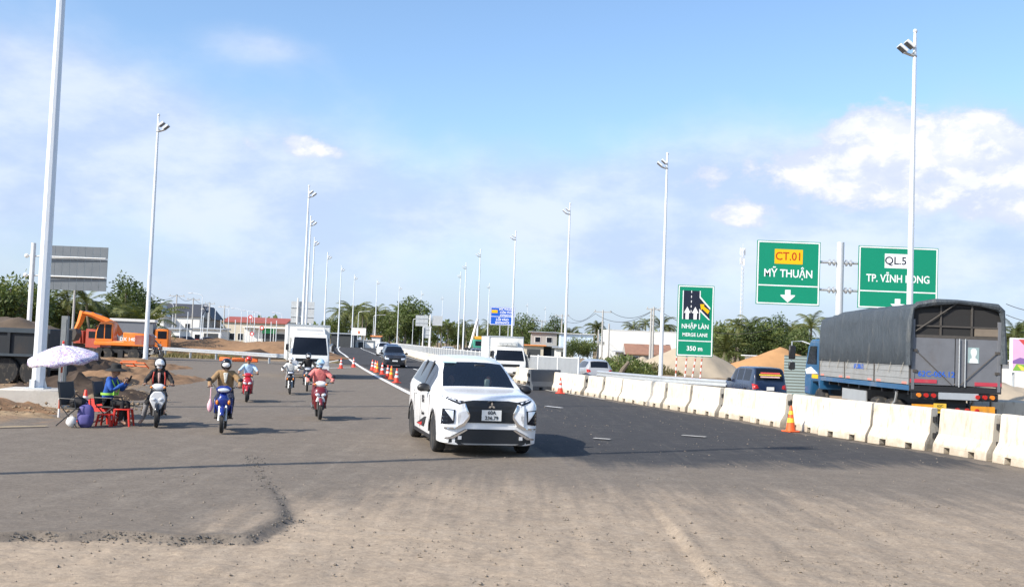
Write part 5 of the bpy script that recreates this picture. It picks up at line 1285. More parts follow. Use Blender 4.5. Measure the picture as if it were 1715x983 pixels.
    for y, hw_, z, h_ in ((-.02, .07, .70, .05), (.08, .12, .73, .09), (.3, .135, .745, .10), (.5, .13, .78, .09), (.72, .11, .80, .08), (.80, .05, .80, .05)):
        rg.append([(hw_*math.cos(u), y, z+h_/2*math.sin(u)) for u in [2*math.pi*j/12 for j in range(12)]])
    MB().loft(rg).build('seat', seat_black, t)
    rg = []
    for y, hw_, z, h_ in ((.05, .10, .62, .18), (.3, .15, .64, .20), (.6, .14, .68, .18), (.86, .07, .72, .10)):
        rg.append([(hw_*math.cos(u), y, z+h_/2*math.sin(u)) for u in [2*math.pi*j/12 for j in range(12)]])
    MB().loft(rg).build('tail_cover', c1, t)
    MB().box((0, .9, .70), (.12, .05, .06)).build('tail_lamp', lamp_red, t, bevel=.01)
    MB().bb(-.10, .10, -.12, .30, .26, .50).tube([(0, -.2, .36), (0, .05, .38)], .085, 10).build('engine', engine_m, t, bevel=.02)
    MB().tube([(-.12, .05, .27), (-.14, .30, .26), (-.15, .82, .36)], [.03, .045, .05], 10).build('exhaust', engine_m, t)
    MB().tube([(-.22, -.05, .30), (.22, -.05, .30)], .014, 6).build('footrest', dark_metal, t)
    for s in (-1, 1): MB().tube([(s*.09, yr, r), (s*.12, .5, .62)], .026, 8).build('shock_absorber', chrome, t)
    MB().box((0, .82, .5), (.14, .02, .3), rx=R(-15)).build('rear_fender', black_plastic, t, smooth=False)
    return t
bike_blue = paint('bike blue', (.010, .025, .20), .25); bike_red = paint('bike red', (.42, .015, .03), .25); bike_maroon = paint('bike maroon', (.16, .012, .018), .25); bike_black = paint('bike black', (.015, .015, .017), .25); bike_white = paint('bike white', (.72, .72, .72), .25); bike_grey = paint('bike grey', (.10, .10, .11), .3)
helm_black = paint('helmet black', (.012, .012, .016), .2); helm_white = paint('helmet white', (.75, .75, .75), .25); helm_red = paint('helmet red', (.5, .03, .025), .3); helm_sky = paint('helmet pale blue', (.42, .60, .75), .3); mask_w = mat('mask white', (.75, .75, .74), .8); mask_b = mat('mask blue', (.25, .40, .60), .8)
tan, cream, navy, black_c, grey_c, skyb, beige, coral, maroon, whitec, blueu = cloth('tan', (.28, .175, .085)), cloth('cream', (.62, .60, .54)), cloth('navy', (.018, .022, .05)), cloth('black', (.016, .015, .016)), cloth('grey', (.22, .21, .21)), cloth('pale blue', (.42, .58, .78)), cloth('beige', (.42, .35, .27)), cloth('coral', (.72, .20, .18)), cloth('maroon', (.11, .015, .022)), cloth('white', (.70, .69, .66)), cloth('worker blue', (.02, .09, .36))
def mount(px, py, rz, sc_=.9, **k):
    p = gnd(px, py); rot = Matrix.Rotation(rz, 3, 'Z'); off = rot @ Vector((0, -.63, 0))*sc_
    return Vector((p.x-off.x, p.y-off.y+.12, 0.012))
# A blue underbone, tan jacket
rz = R(12); l = mount(368, 727, rz, .91)
motorbike('motorbike', 'blue underbone motorbike with headlamp on, ridden by the tan-jacketed rider', bike_blue, bike_blue, l, rz, 'under', .91)
t, L_, M = person('person', 'rider in tan jacket, black helmet and white mask on the blue motorbike', rider_pose(elbows=.36, lean=.04), [tan, navy, shoe, skin, tan, navy], loc=l, rz=rz, sc_=.91, bulk=1.2)
helmet(t, L_, M, helm_black, full=True)
MB().prism([(-.018, 1.12), (.018, 1.12), (.055, 1.37), (-.055, 1.37)], -.02, .08, 'Y').build('shirt_front', cream, t, bevel=.015)
bag = MB().ell((-.30, -.36, .62), (.07, .06, .16), 12, 9, lambda p: Vector((p.x*(1-.5*max(0, p.z)), p.y*(1-.5*max(0, p.z)), p.z))).tube([(-.30, -.36, .76), (-.30, -.30, 1.02)], .012, 5).build('carrier_bag', mat('pink plastic bag', (.75, .42, .48), .5), loc=l); bag.rotation_euler.z = rz; bag.scale = (.91,)*3
tag(bag, 'small pink carrier bag hanging from the blue motorbike', 'bag')
# B stopped scooter
rz = R(17); l = mount(258, 717, rz, .86)
motorbike('motorbike', 'black and white scooter stopped beside the seated person', bike_black, bike_white, l, rz, 'scooter', .86, mirror=False)
pb_ = rider_pose('R', lean=.03, elbows=.33)
t, L_, M = person('person', 'rider in black hooded jacket and white helmet resting one foot down', pb_, [black_c, black_c, skin, skin, black_c, grey_c], head_yaw=R(-8), head_pitch=R(8), loc=l, rz=rz, sc_=.86, bulk=1.15)
helmet(t, L_, M, helm_white); facemask(t, L_, M, mat('mask grey', (.45, .44, .45), .8))
MB().ell(L_((0, .045, .02)), (.152, .155, .185), 16, 10, lambda p: Vector((p.x, max(p.y, -.42), p.z)), M).tube([L_((-.10, -.02, -.1)), L_((-.13, -.02, -.26)), L_((-.12, -.06, -.34))], [.04, .05, .03], 8).tube([L_((.10, -.02, -.1)), L_((.13, -.02, -.26)), L_((.12, -.06, -.34))], [.04, .05, .03], 8).build('hood', black_c, t)
MB().prism([(-.02, 1.08), (.02, 1.08), (.04, 1.36), (-.04, 1.36)], -.02, .06, 'Y').build('shirt_front', cloth('dusty pink', (.45, .30, .27)), t, bevel=.02)
for s in (-1, 1): MB().tube([(s*.13, .03, 1.37), (s*.15, -.02, 1.25), (s*.15, .03, 1.05)], .018, 6).build('strap', mat('strap red', (.5, .06, .04), .7), t)
# C red scooter
rz = R(12); l = mount(411, 674, rz, .82)
motorbike('motorbike', 'bright red scooter ridden behind the tan-jacketed rider', bike_red, bike_red, l, rz, 'scooter', .82, mirror=False, light=lamp_white)
t, L_, M = person('person', 'rider in pale blue shirt and red helmet on the bright red scooter', rider_pose(elbows=.35), [skyb, beige, shoe, skin2, skin2, beige], loc=l, rz=rz, sc_=.82)
helmet(t, L_, M, helm_red)
# D maroon scooter
rz = R(14); l = mount(534, 704, rz, .89)
motorbike('motorbike', 'maroon scooter with white trim ridden by the coral-jacketed rider', bike_maroon, bike_white, l, rz, 'scooter', .89)
t, L_, M = person('person', 'rider in coral jacket and pale blue helmet on the maroon scooter', rider_pose(elbows=.38), [coral, maroon, shoe, skin, coral, maroon], loc=l, rz=rz, sc_=.89, bulk=1.2)
helmet(t, L_, M, helm_sky); facemask(t, L_, M, mask_b)
# E black bike, white jacket
rz = R(13); l = mount(484, 661, rz, .78)
motorbike('motorbike', 'black motorbike with round lamp ridden in front of the white box truck', bike_black, bike_grey, l, rz, 'under', .78)
t, L_, M = person('person', 'rider in white jacket and white helmet in front of the white box truck', rider_pose(elbows=.4), [whitec, grey_c, shoe, skin, whitec, grey_c], loc=l, rz=rz, sc_=.78, bulk=1.12)
helmet(t, L_, M, helm_white); facemask(t, L_, M, mask_w)
# F dark rider
rz = R(11); l = mount(513, 656, rz, .86)
motorbike('motorbike', 'dark grey motorbike half hidden behind the maroon scooter', bike_grey, bike_black, l, rz, 'under', .86)
t, L_, M = person('person', 'rider all in black half hidden behind the coral-jacketed rider', rider_pose(), [black_c, navy, shoe, skin2, black_c, navy], loc=l, rz=rz, sc_=.86)
helmet(t, L_, M, helm_black, full=True)
# G far bike with blue load
rz = R(70); YG = 84; l = Vector((gx(258, YG), YG, 0))
motorbike('motorbike', 'small far motorbike with a blue load near the guardrail end', bike_grey, bike_black, l, rz, 'under', 1.0)
t, L_, M = person('person', 'far rider in grey shirt on the loaded motorbike near the guardrail', rider_pose(), [grey_c, navy, shoe, skin2, grey_c, navy], loc=l, rz=rz, sc_=1.0); helmet(t, L_, M, helm_white)
o = MB().ell((0, .72, 1.02), (.42, .38, .33), 14, 9, lambda p: p*(1+.12*math.sin(p.x*5+p.z*4))).build('blue_bundle', mat('blue tarp', (.02, .10, .50), .6, var=.2), loc=l); o.rotation_euler.z = rz; tag(o, 'bulky blue bundle strapped to the far motorbike', 'bundle')
# car occupants
def sit_pose():
    J = dict(pelvis=(0, .1, .10), spine=(0, .13, .30), chest=(0, .15, .50), neck=(0, .14, .66), head=(0, .11, .80))
    for s, g_ in (('L', 1), ('R', -1)):
        J['sh'+s] = (g_*.18, .14, .60); J['el'+s] = (g_*.24, -.08, .42); J['wr'+s] = (g_*.16, -.30, .52)
        J['hip'+s] = (g_*.1, .06, .10); J['kn'+s] = (g_*.13, -.38, .18); J['an'+s] = (g_*.12, -.55, -.22); J['toe'+s] = (g_*.12, -.7, -.25)
    return J
for sx_, lab, m_ in ((.36, 'driver of the white car seen through the windscreen', whitec), (-.36, 'front passenger of the white car seen through the windscreen', skyb)):
    lw = car_world((sx_*CSC, (1.98-XP['L']/2)*CSC, .52*CSC))
    t, L_, M = person('person', lab, sit_pose(), [m_, navy, shoe, skin, skin, navy], loc=lw, rz=CARRZ, sc_=.95); MB().ell(L_((0, .02, .04)), (.085, .10, .10), 12, 8, lambda p: Vector((p.x, max(p.y, -.45), p.z)), M).build('hair', hair, t)
# ================================================================ roadside group: chairs, stools, parasol, seated person
mesh_dark = mat('chair mesh', (.055, .052, .048), .7, var=.15, scale=30)
def chair(label, loc, rz, seatm=mesh_dark):
    t = thing('folding_chair', label, 'chair', loc, rz, 'dark folding chairs')     # faces +X
    w = .22
    MB().box((0, 0, .40), (.42, .44, .03)).build('seat', seatm, t, bevel=.01)
    MB().box((-.26, 0, .70), (.03, .44, .50), ry=R(-12)).build('backrest', seatm, t, bevel=.01)
    for s in (-1, 1):
        MB().tube([(-.32, s*w, .96), (-.22, s*w, .46), (.24, s*w, .02)], .013, 6).build('leg', dark_metal, t)
        MB().tube([(-.30, s*w, .02), (.22, s*w, .42)], .013, 6).build('leg', dark_metal, t)
        MB().tube([(-.24, s*(w+.01), .60), (.16, s*(w+.01), .60), (.2, s*(w+.01), .42)], .013, 6).build('armrest', black_plastic, t)
    return t
red_pl = mat('red plastic', (.62, .035, .02), .4, var=.08)
def stool(label, loc, rz, h=.36, w=.30):
    t = thing('plastic_stool', label, 'stool', loc, rz, 'red plastic stools')
    MB().box((0, 0, h-.015), (w, w, .03)).build('seat', red_pl, t, bevel=.01)
    for x in (-1, 1):
        for y in (-1, 1): MB().tube([(x*w*.42, y*w*.42, h-.03), (x*w*.55, y*w*.55, 0)], [.03, .022], 6).build('leg', red_pl, t)
    for x in (-1, 1): MB().box((x*w*.48, 0, h*.45), (.02, w*.9, .04)).build('stretcher', red_pl, t, smooth=False)
    return t
cp1 = gnd(176, 712); cp0 = gnd(118, 715)
chair('dark folding chair holding the person with the wide hat', (cp1.x+.04, cp1.y+.1, 0), R(-8))
chair('empty dark folding chair with a black bag on it', (cp0.x+.05, cp0.y+.1, 0), R(-20))
tag(MB().ell((cp0.x+.10, cp0.y+.1, .52), (.19, .17, .13), 14, 9, lambda p: p*(1+.1*math.sin(p.x*6+p.y*4))).tube([(cp0.x+.0, cp0.y+.0, .6), (cp0.x+.1, cp0.y-.06, .72), (cp0.x+.2, cp0.y, .6)], .012, 6).build('shoulder_bag', mat('bag black', (.014, .013, .015), .7)), 'black bag lying on the empty folding chair', 'bag')
tag(MB().ell((cp0.x+.06, cp0.y-.12, .12), (.11, .09, .115), 14, 9, lambda p: p*(1+.08*math.sin(p.z*7+p.x*5))).tube([(cp0.x+.02, cp0.y-.12, .21), (cp0.x+.06, cp0.y-.12, .28), (cp0.x+.10, cp0.y-.12, .21)], .01, 5).build('cloth_bag', mat('pale sack', (.62, .60, .58), .8)), 'pale sack on the ground under the empty folding chair', 'bag')
# purple backpack
bp = gnd(141, 716); t = thing('backpack', 'purple backpack standing on the asphalt in front of the cone', 'backpack', (bp.x, bp.y+.05, 0), R(10))
pur = mat('backpack purple', (.085, .075, .24), .75, var=.15, scale=12)
MB().ell((0, 0, .24), (.17, .12, .25), 16, 12, lambda p: Vector((math.copysign(abs(p.x)**.7, p.x), math.copysign(abs(p.y)**.7, p.y), math.copysign(abs(p.z)**.75, p.z)))).build('main_bag', pur, t)
MB().ell((0, -.10, .17), (.12, .05, .12), 14, 9, lambda p: Vector((math.copysign(abs(p.x)**.6, p.x), p.y, math.copysign(abs(p.z)**.6, p.z)))).build('front_pocket', pur, t)
MB().tube([(-.05, .02, .47), (0, .02, .53), (.05, .02, .47)], .012, 6).build('carry_loop', pur, t)
for s in (-1, 1): MB().tube([(s*.09, .10, .44), (s*.12, .17, .3), (s*.10, .11, .08)], .016, 6).build('strap', pur, t)
sp1 = gnd(156, 711); stool('red plastic stool between the backpack and the seated person, with red cloth', (sp1.x, sp1.y+.35, 0), R(12), .52, .36)
tag(MB().loft([[(sp1.x+(.19+.03*k)*a, sp1.y+.35+(.19+.03*k)*b_, .535-.12*k+.02*math.sin(j*2+k)) for j, (a, b_) in enumerate(((-1, -1), (0, -1.05), (1, -1), (1.05, 0), (1, 1), (0, 1.05), (-1, 1), (-1.05, 0)))] for k in range(3)]).build('red_cloth', mat('red cloth', (.65, .03, .02), .7, var=.1)), 'bright red cloth draped over the tall red stool', 'cloth')
sp2 = gnd(200, 715); stool('low red plastic stool under the seated person knees', (sp2.x-.04, sp2.y+.30, 0), R(5), .38, .34)
sp3 = gnd(172, 714); stool('red plastic stool under the occupied folding chair', (sp3.x+.0, sp3.y+.15, 0), R(0), .26, .28)
# seated person, faces +X
J = dict(pelvis=(-.10, 0, .50), spine=(-.08, 0, .70), chest=(-.02, 0, .90), neck=(.04, 0, 1.05), head=(.075, 0, 1.18))
for s, g_ in (('L', 1), ('R', -1)):
    J['sh'+s] = (-.0, g_*.165, 1.0); J['el'+s] = (.13, g_*.21, .76); J['wr'+s] = (.33, g_*.07, .93)
    J['hip'+s] = (-.06, g_*.095, .47); J['kn'+s] = (.36, g_*.12, .49); J['an'+s] = (.30, g_*.11, .10); J['toe'+s] = (.46, g_*.12, .05)
pl0 = Vector((cp1.x+.06, cp1.y+.1, 0))
t, L_, M = person('person', 'person in blue jacket and black wide-brimmed hat seated on a folding chair', J, [blueu, black_c, skin2, skin2, blueu, black_c], head_yaw=R(90), head_pitch=R(18), grip=False, loc=pl0, rz=R(-8), hand_dirs={'L': (.3, -.1, .9), 'R': (.3, .1, .9)})
MB().lathe([(.10, .0), (.20, -.02), (.235, -.045), (.235, -.035), (.20, -.008), (.115, .02), (.105, .10), (.07, .125), (.0, .13)], 20, L_((0, .01, .05))).build('hat', mat('hat black', (.016, .016, .016), .85), t)
MB().lathe([(.175, .0), (.178, .05)], 18, (-.06, 0, .66), caps=False).build('reflective_band', mat('hi vis', (.35, .70, .10), .5), t)
for g_ in (-1, 1): MB().tube([(.10, g_*.09, .66), (.13, g_*.10, .85), (.03, g_*.11, 1.03)], .018, 6).build('reflective_band', mat('hi vis', (.35, .70, .10), .5), t)
ph = MB().box((0, 0, 0), (.012, .075, .15)).build('phone', black_plastic, bevel=.004); ph.location = pl0+Vector((.41, -.03, 1.03)); ph.rotation_euler = (0, R(20), R(-8)); tag(ph, 'dark phone held up by the seated person', 'phone')
# parasol
pr = bpy.data.materials.new('parasol print'); pr.use_nodes = True; q = G(pr.node_tree); b = q.N['Principled BSDF']; tco = q.n('ShaderNodeTexCoord').outputs['Object']
wv = q.noise(tco, 5.5, 4, .7, 2.6); wv2 = q.noise(tco, 8, 4, .7, 2.8)
c = q.mix(q.sm(q.m('ABSOLUTE', q.m('SUBTRACT', wv, .5)), .06, .02), (.82, .82, .84), (.30, .24, .48)); c = q.mix(q.m('MULTIPLY', q.sm(q.m('ABSOLUTE', q.m('SUBTRACT', wv2, .56)), .02, .006), .8), c, (.62, .22, .26))
q.L.new(c, b.inputs['Base Color']); b.inputs['Roughness'].default_value = .8; b.inputs['Subsurface Weight'].default_value = 0
pp = gnd(98, 699); pz = .0
par = thing('parasol', 'white printed parasol on a red and white pole beside the large floodlight pole', 'parasol', (pp.x, pp.y, 0))
cb = gnd(98, 699); topz = at(104, 578, pp.y).z; botz = at(104, 604, pp.y).z; rad = .79; cx = at(105, 600, pp.y).x-pp.x
rings = []; nseg = 48
def can(rf, j, dz=0.0):
    a = 2*math.pi*j/nseg+.2; sc8 = abs(math.cos(a*4)); r_ = rad*rf*(1-.05*(1-sc8)*rf); z = lerp(topz, botz+.08, rf**1.5)-.07*(1-sc8)*rf*(1-rf)*2
    p = Vector((r_*math.cos(a), r_*math.sin(a), z-(topz+botz)/2)); p = Matrix.Rotation(R(-4), 3, 'Y') @ Matrix.Rotation(R(9), 3, 'X') @ p
    return (p.x+cx, p.y, p.z+(topz+botz)/2+dz)
for rf in (.02, .15, .3, .45, .6, .75, .9, 1.0): rings.append([can(rf, j) for j in range(nseg)])
rings.append([(x*1.0, y, z-.10-.025*math.cos(j*math.pi/3)) for j, (x, y, z) in enumerate(rings[-1])])
o = MB().loft(rings, caps=False).build('canopy', pr, par, ang=80); sm_ = o.modifiers.new('s', 'SOLIDIFY'); sm_.thickness = .006
for k in range(8):
    j = int((k+.5)*nseg/8) % nseg
    MB().tube([can(.05, j, -.02), can(.6, j, -.02), can(.98, j, -.02)], .007, 5).build('rib', galv, par)
MB().tube([(0, 0, 0), (cx*.9, 0, topz+.05)], .024, 10).build('pole', stripe, par); MB().ell((cx*.95, 0, topz+.06), (.03, .03, .05), 8, 6).build('finial', red_pl, par)
# grey steel guard post behind the parasol
p_ = at(107, 585, 30.0); tag(MB().bb(-.09, .09, -.06, .06, 0, at(107, 529, 30).z).bb(-.06, .06, -.075, -.06, .6, at(107, 531, 30).z-.05).build('steel_post', mat('steel post grey', (.20, .215, .22), .5, .4, var=.15), smooth=False, loc=(p_.x, 30, 0)), 'grey steel channel post standing behind the parasol', 'post')
# ================================================================ earth, sand, plants
def heap(name, cx, cy, rx, ry, h, seed, m, n=40, rough=.25, base=-.1, sharp=1.0):
    vs, fs = [], []; k = n
    for j in range(k+1):
        for i in range(k+1):
            u, v = 2*i/k-1, 2*j/k-1; r = math.sqrt(u*u+v*v)
            nn = mnoise.noise((u*2.2+seed, v*2.2, seed)); n2 = mnoise.noise((u*6+seed, v*6, 2)); n3 = mnoise.noise((u*16+seed, v*16, 5))
            e = max(0, 1-(r*(1+.22*nn))**sharp)
            vs.append((u*rx, v*ry, e*h*(1+rough*n2)+rough*.35*h*n3*min(1, e*3)+base-(0 if e > 0 else .15)))
    fs = [(j*(k+1)+i, j*(k+1)+i+1, (j+1)*(k+1)+i+1, (j+1)*(k+1)+i) for j in range(k) for i in range(k)]
    mb = MB(); mb.add(vs, fs); mb.open = True; return mb.build(name, m, loc=(cx, cy, 0), ang=60)
sand_grey = mat('sand grey', (.40, .33, .245), .95, var=.14, scale=1.6, bump=.5, bscale=7, spec=.1); sand_or = mat('sand orange', (.42, .235, .11), .95, var=.16, scale=1.6, bump=.5, bscale=7, spec=.1)
red_earth = mat('red earth', (.27, .165, .095), .95, var=.4, scale=2.2, bump=.9, bscale=5, spec=.1, dirt=.6, dirtcol=(.12, .08, .055)); shade_rubble_earth = mat('dark rubble and shaded earth', (.075, .055, .042), .95, var=.4, scale=2.5, bump=.9, bscale=5, spec=.1)  # the dark one paints shade on the verge heaps; on the bank it is rubble
tan_earth = mat('tan earth', (.27, .20, .13), .95, var=.3, scale=2.5, bump=.9, bscale=6, spec=.1, dirt=.5, dirtcol=(.2, .15, .1))
tag(heap('sand_heap', gx(1150, 90), 90, 5.6, 5, 2.95, 1.3, sand_grey, 44, .06, 0), 'grey sand heap behind the green merge sign', 'sand heap', 'sand heaps')
tag(heap('sand_heap', gx(1075, 96), 96, 3.2, 3, 1.5, 5.3, sand_grey, 36, .08, 0), 'small grey sand heap at the foot of the large one', 'sand heap', 'sand heaps')
tag(heap('sand_heap', gx(1305, 108), 108, 7.6, 5, 2.9, 8.1, sand_or, 44, .06, 0), 'orange sand heap beyond the navy car', 'sand heap', 'sand heaps')
tag(heap('sand_heap', gx(1700, 52), 55, 5, 4, 1.3, 3.1, sand_grey, 36, .2, 0), 'low grey rubble heap at the picture edge behind the cargo truck', 'sand heap', 'sand heaps')
for i, (px, Y, rx, ry, h, m) in enumerate([(215, 44, 3.0, 6.5, .62, red_earth), (240, 60, 2.6, 6, .5, red_earth), (160, 52, 4, 5, .75, red_earth), (120, 33, 2.9, 2.8, .70, shade_rubble_earth), (185, 33.5, 1.8, 2.2, .40, tan_earth), (14, 24.6, 2.0, .9, .20, tan_earth), (-90, 26, 3.2, 2.6, .6, red_earth), (150, 29, 1.5, 1.5, .33, tan_earth), (60, 48, 4, 5, 1.7, shade_rubble_earth), (-30, 52, 5, 6, 2.1, shade_rubble_earth), (95, 28.5, 1.3, 1.2, .3, tan_earth)]):
    struct(heap('earth_heap', gx(px, Y), Y, rx, ry, h, i*3.7, m, 44, .5, -.08))
def ridge(name, pts, w, h, seed, m):
    vs, fs = [], []; n = 14; st = place_along(pts, .8)
    for i, (x, y, a) in enumerate(st):
        nx_, ny_ = -math.sin(a), math.cos(a); end = min(1, i/4, (len(st)-1-i)/4)
        for j in range(n+1):
            v = 2*j/n-1; e = max(0, 1-v*v); hh = h*e*end*(1+.45*mnoise.noise((i*.19, v*1.5, seed))+.3*mnoise.noise((i*.7, v*4, seed+3)))
            vs.append((x+nx_*v*w, y+ny_*v*w, hh-.1))
    fs = [(i*(n+1)+j, i*(n+1)+j+1, (i+1)*(n+1)+j+1, (i+1)*(n+1)+j) for i in range(len(st)-1) for j in range(n)]
    mb = MB(); mb.add(vs, fs); mb.open = True; return struct(mb.build(name, m, ang=60))
ridge('earth_bank', [(gx(190, 118), 118), (gx(330, 112), 112), (gx(480, 108), 108), (gx(570, 112), 112)], 6, 1.35, 2.0, red_earth)
ridge('earth_bank', [(gx(385, 104), 104), (gx(430, 103), 103), (gx(480, 102), 102)], 2.2, 1.15, 7.0, shade_rubble_earth)
ridge('earth_bank', [(gx(880, 96), 96), (gx(960, 100), 100), (gx(1060, 104), 104)], 5, .9, 9.0, tan_earth)
ridge('earth_bank', [(gx(1030, 72), 72), (gx(1130, 70), 76), (gx(1330, 70), 78)], 4, .35, 4.0, tan_earth)
# ---- foliage
def leafmat(name, a, b_, c_):
    m = bpy.data.materials.new(name); m.use_nodes = True; q = G(m.node_tree); b = q.N['Principled BSDF']; t = q.n('ShaderNodeTexCoord').outputs['Object']; oi = q.n('ShaderNodeObjectInfo')
    n1 = q.noise(t, 1.1, 3, .6); n2 = q.noise(t, 9, 2, .5)
    c = q.mix(q.sm(n1, .32, .68), a, b_); c = q.mix(q.m('MULTIPLY', q.sm(n2, .52, .8), .7), c, c_); c = q.mix(1.0, c, q.mix(oi.outputs['Random'], (.72, .75, .72), (1.3, 1.25, 1.15)), 'MULTIPLY')
    q.L.new(c, b.inputs['Base Color']); b.inputs['Roughness'].default_value = .55; b.inputs['Specular IOR Level'].default_value = .35
    tr = q.n('ShaderNodeBsdfTranslucent'); q.L.new(q.mix(1.0, c, (1.3, 1.4, .6), 'MULTIPLY'), tr.inputs[0]); mx = q.n('ShaderNodeMixShader'); mx.inputs[0].default_value = .22
    q.L.new(b.outputs[0], mx.inputs[1]); q.L.new(tr.outputs[0], mx.inputs[2]); q.L.new(mx.outputs[0], q.N['Material Output'].inputs[0]); return m
leaf_a = leafmat('foliage deep', (.05, .08, .026), (.10, .135, .042), (.17, .17, .065)); leaf_b = leafmat('foliage light', (.085, .125, .036), (.16, .185, .06), (.22, .21, .09)); leaf_palm = leafmat('palm frond', (.075, .10, .03), (.15, .16, .055), (.27, .235, .12))
leaf_dry = leafmat('dry scrub', (.13, .12, .05), (.21, .18, .085), (.28, .22, .12))
bark = mat('bark', (.15, .12, .09), .9, var=.3, scale=6, bump=.5); palm_bark = mat('palm bark', (.21, .18, .14), .9, var=.25, scale=9, bump=.5)
def leaf_quad(vs, fs, c, d, w_, l_, rg):
    d = d.normalized(); s = d.cross(Vector((rg.uniform(-1, 1), rg.uniform(-1, 1), rg.uniform(-1, 1)))).normalized()
    o = len(vs); vs += [tuple(c-s*w_*.2), tuple(c+d*l_*.5-s*w_*.5), tuple(c+d*l_), tuple(c+d*l_*.5+s*w_*.5)]; fs.append((o, o+1, o+2, o+3))
def crown_mesh(seed, n_cl, per, rx, rz, cz, lw, ll, shape=None):
    rg = random.Random(seed); vs, fs = [], []
    for k in range(n_cl):
        u = Vector((rg.gauss(0, 1), rg.gauss(0, 1), rg.gauss(0, 1))).normalized()*(rg.random()**.42)
        c = Vector((u.x*rx, u.y*rx, cz+u.z*rz)); 
        if shape: c = shape(c, rg)
        cr = rg.uniform(.10, .22)*rx
        for _ in range(per):
            v = Vector((rg.gauss(0, 1), rg.gauss(0, 1), rg.gauss(0, .8))); p = c+v*cr*.55
            leaf_quad(vs, fs, p, v.normalized()+Vector((0, 0, -.25)), rg.uniform(.6, 1.3)*lw, rg.uniform(.7, 1.3)*ll, rg)
    return vs, fs
def make_tree(seed, h, rx, rz, m, n_cl=110, per=26, lw=.22, ll=.38, trunk_r=.14, shape=None):
    t = thing('broadleaf_tree', 'x', 'tree'); rg = random.Random(seed)
    cz = h-rz
    mb = MB().tube([(0, 0, -.2), (.1, .05, cz*.5), (.05, -.05, cz), (.1, 0, cz+rz*.5)], [trunk_r*1.3, trunk_r, trunk_r*.75, trunk_r*.3], 8)
    for k in range(7):
        a = rg.uniform(0, 6.28); z0 = cz*rg.uniform(.5, 1.1); L_ = rx*rg.uniform(.5, .85)
        mb.tube([(0, 0, z0), (math.cos(a)*L_*.5, math.sin(a)*L_*.5, z0+L_*.45), (math.cos(a)*L_, math.sin(a)*L_, z0+L_*.8)], [trunk_r*.5, trunk_r*.33, trunk_r*.12], 6)
    mb.build('trunk', bark, t)
    vs, fs = crown_mesh(seed, n_cl, per, rx, rz, cz, lw, ll, shape); b = MB(); b.v = vs; b.f = fs
    me = bpy.data.meshes.new('crown'); me.from_pydata(vs, [], fs); me.materials.append(m); o = bpy.data.objects.new('crown', me); C.objects.link(o); o.parent = t
    return t
def make_palm(seed, h, nfr=20, fl=3.0, tr=.14, droop=1.0):
    t = thing('coconut_palm', 'x', 'palm tree'); rg = random.Random(seed)
    lx, ly = rg.uniform(-.6, .6), rg.uniform(-.6, .6)
    MB().tube([(0, 0, -.2), (lx*.3, ly*.3, h*.35), (lx*.8, ly*.8, h*.75), (lx, ly, h)], [tr*1.5, tr, tr*.85, tr*.8], 8).build('trunk', palm_bark, t)
    vs, fs = [], []
    for k in range(nfr):
        a = 2*math.pi*k/nfr*2.4+rg.uniform(-.2, .2); el0 = rg.uniform(-.25, 1.25); L_ = fl*rg.uniform(.8, 1.1); p = Vector((lx, ly, h)); pts = [p.copy()]; e = el0; ns = 9
        for j in range(ns):
            p = p+Vector((math.cos(a)*math.cos(e), math.sin(a)*math.cos(e), math.sin(e)))*(L_/ns); pts.append(p.copy()); e -= droop*(.10+.025*j)
        side = Vector((-math.sin(a), math.cos(a), 0))
        for j in range(ns):
            q0, q1 = pts[j], pts[j+1]; d = (q1-q0).normalized(); ll = fl*.23*math.sin(math.pi*min(1, (j+1.2)/(ns+1.3)))
            o = len(vs); w_ = .025; vs += [tuple(q0-side*w_), tuple(q0+side*w_), tuple(q1+side*w_*.8), tuple(q1-side*w_*.8)]; fs.append((o, o+1, o+2, o+3))
            for u in (0, .33, .66):
                b0 = q0.lerp(q1, u)
                for s in (-1, 1):
                    tip = b0+(side*s*.85+d*.75+Vector((0, 0, -.38-.25*rg.random())))*ll; o = len(vs); b1 = b0+d*(L_/ns*.27)
                    vs += [tuple(b0), tuple(b1), tuple(tip)]; fs.append((o, o+1, o+2))
    me = bpy.data.meshes.new('crown'); me.from_pydata(vs, [], fs); me.materials.append(leaf_palm); o = bpy.data.objects.new('crown', me); C.objects.link(o); o.parent = t
    return t
T = [make_tree(11, 8, 3.2, 3.0, leaf_a), make_tree(12, 7, 2.8, 2.6, leaf_b), make_tree(13, 9, 2.6, 3.8, leaf_a, 120), make_tree(14, 6.5, 3.4, 2.3, leaf_b, 120)]
PM = [make_palm(21, 6.0), make_palm(22, 5.0, 22, 3.2), make_palm(23, 7.2, 18, 2.8), make_palm(24, 2.2, 18, 4.0, .2, .7)]
usedsrc = set()
def plant(src, px, Y, top_py, label, group, h0, z=-.1):
    p = at(px, top_py, Y); s = max(.3, (p.z-z)/h0)
    if src.name in usedsrc: o = dup(src)
    else: o = src; usedsrc.add(src.name)
    o.location = (gx(px, Y), Y, z); o.rotation_euler.z = random.uniform(0, 6.28); o.scale = (s*random.uniform(.92, 1.1), s*random.uniform(.92, 1.1), s)
    o['label'] = label; o['group'] = group; return o
HT = [8.3, 7.3, 9.3, 6.8]; HP = [6.9, 5.9, 8.0, 4.6]
rp = random.Random(5)
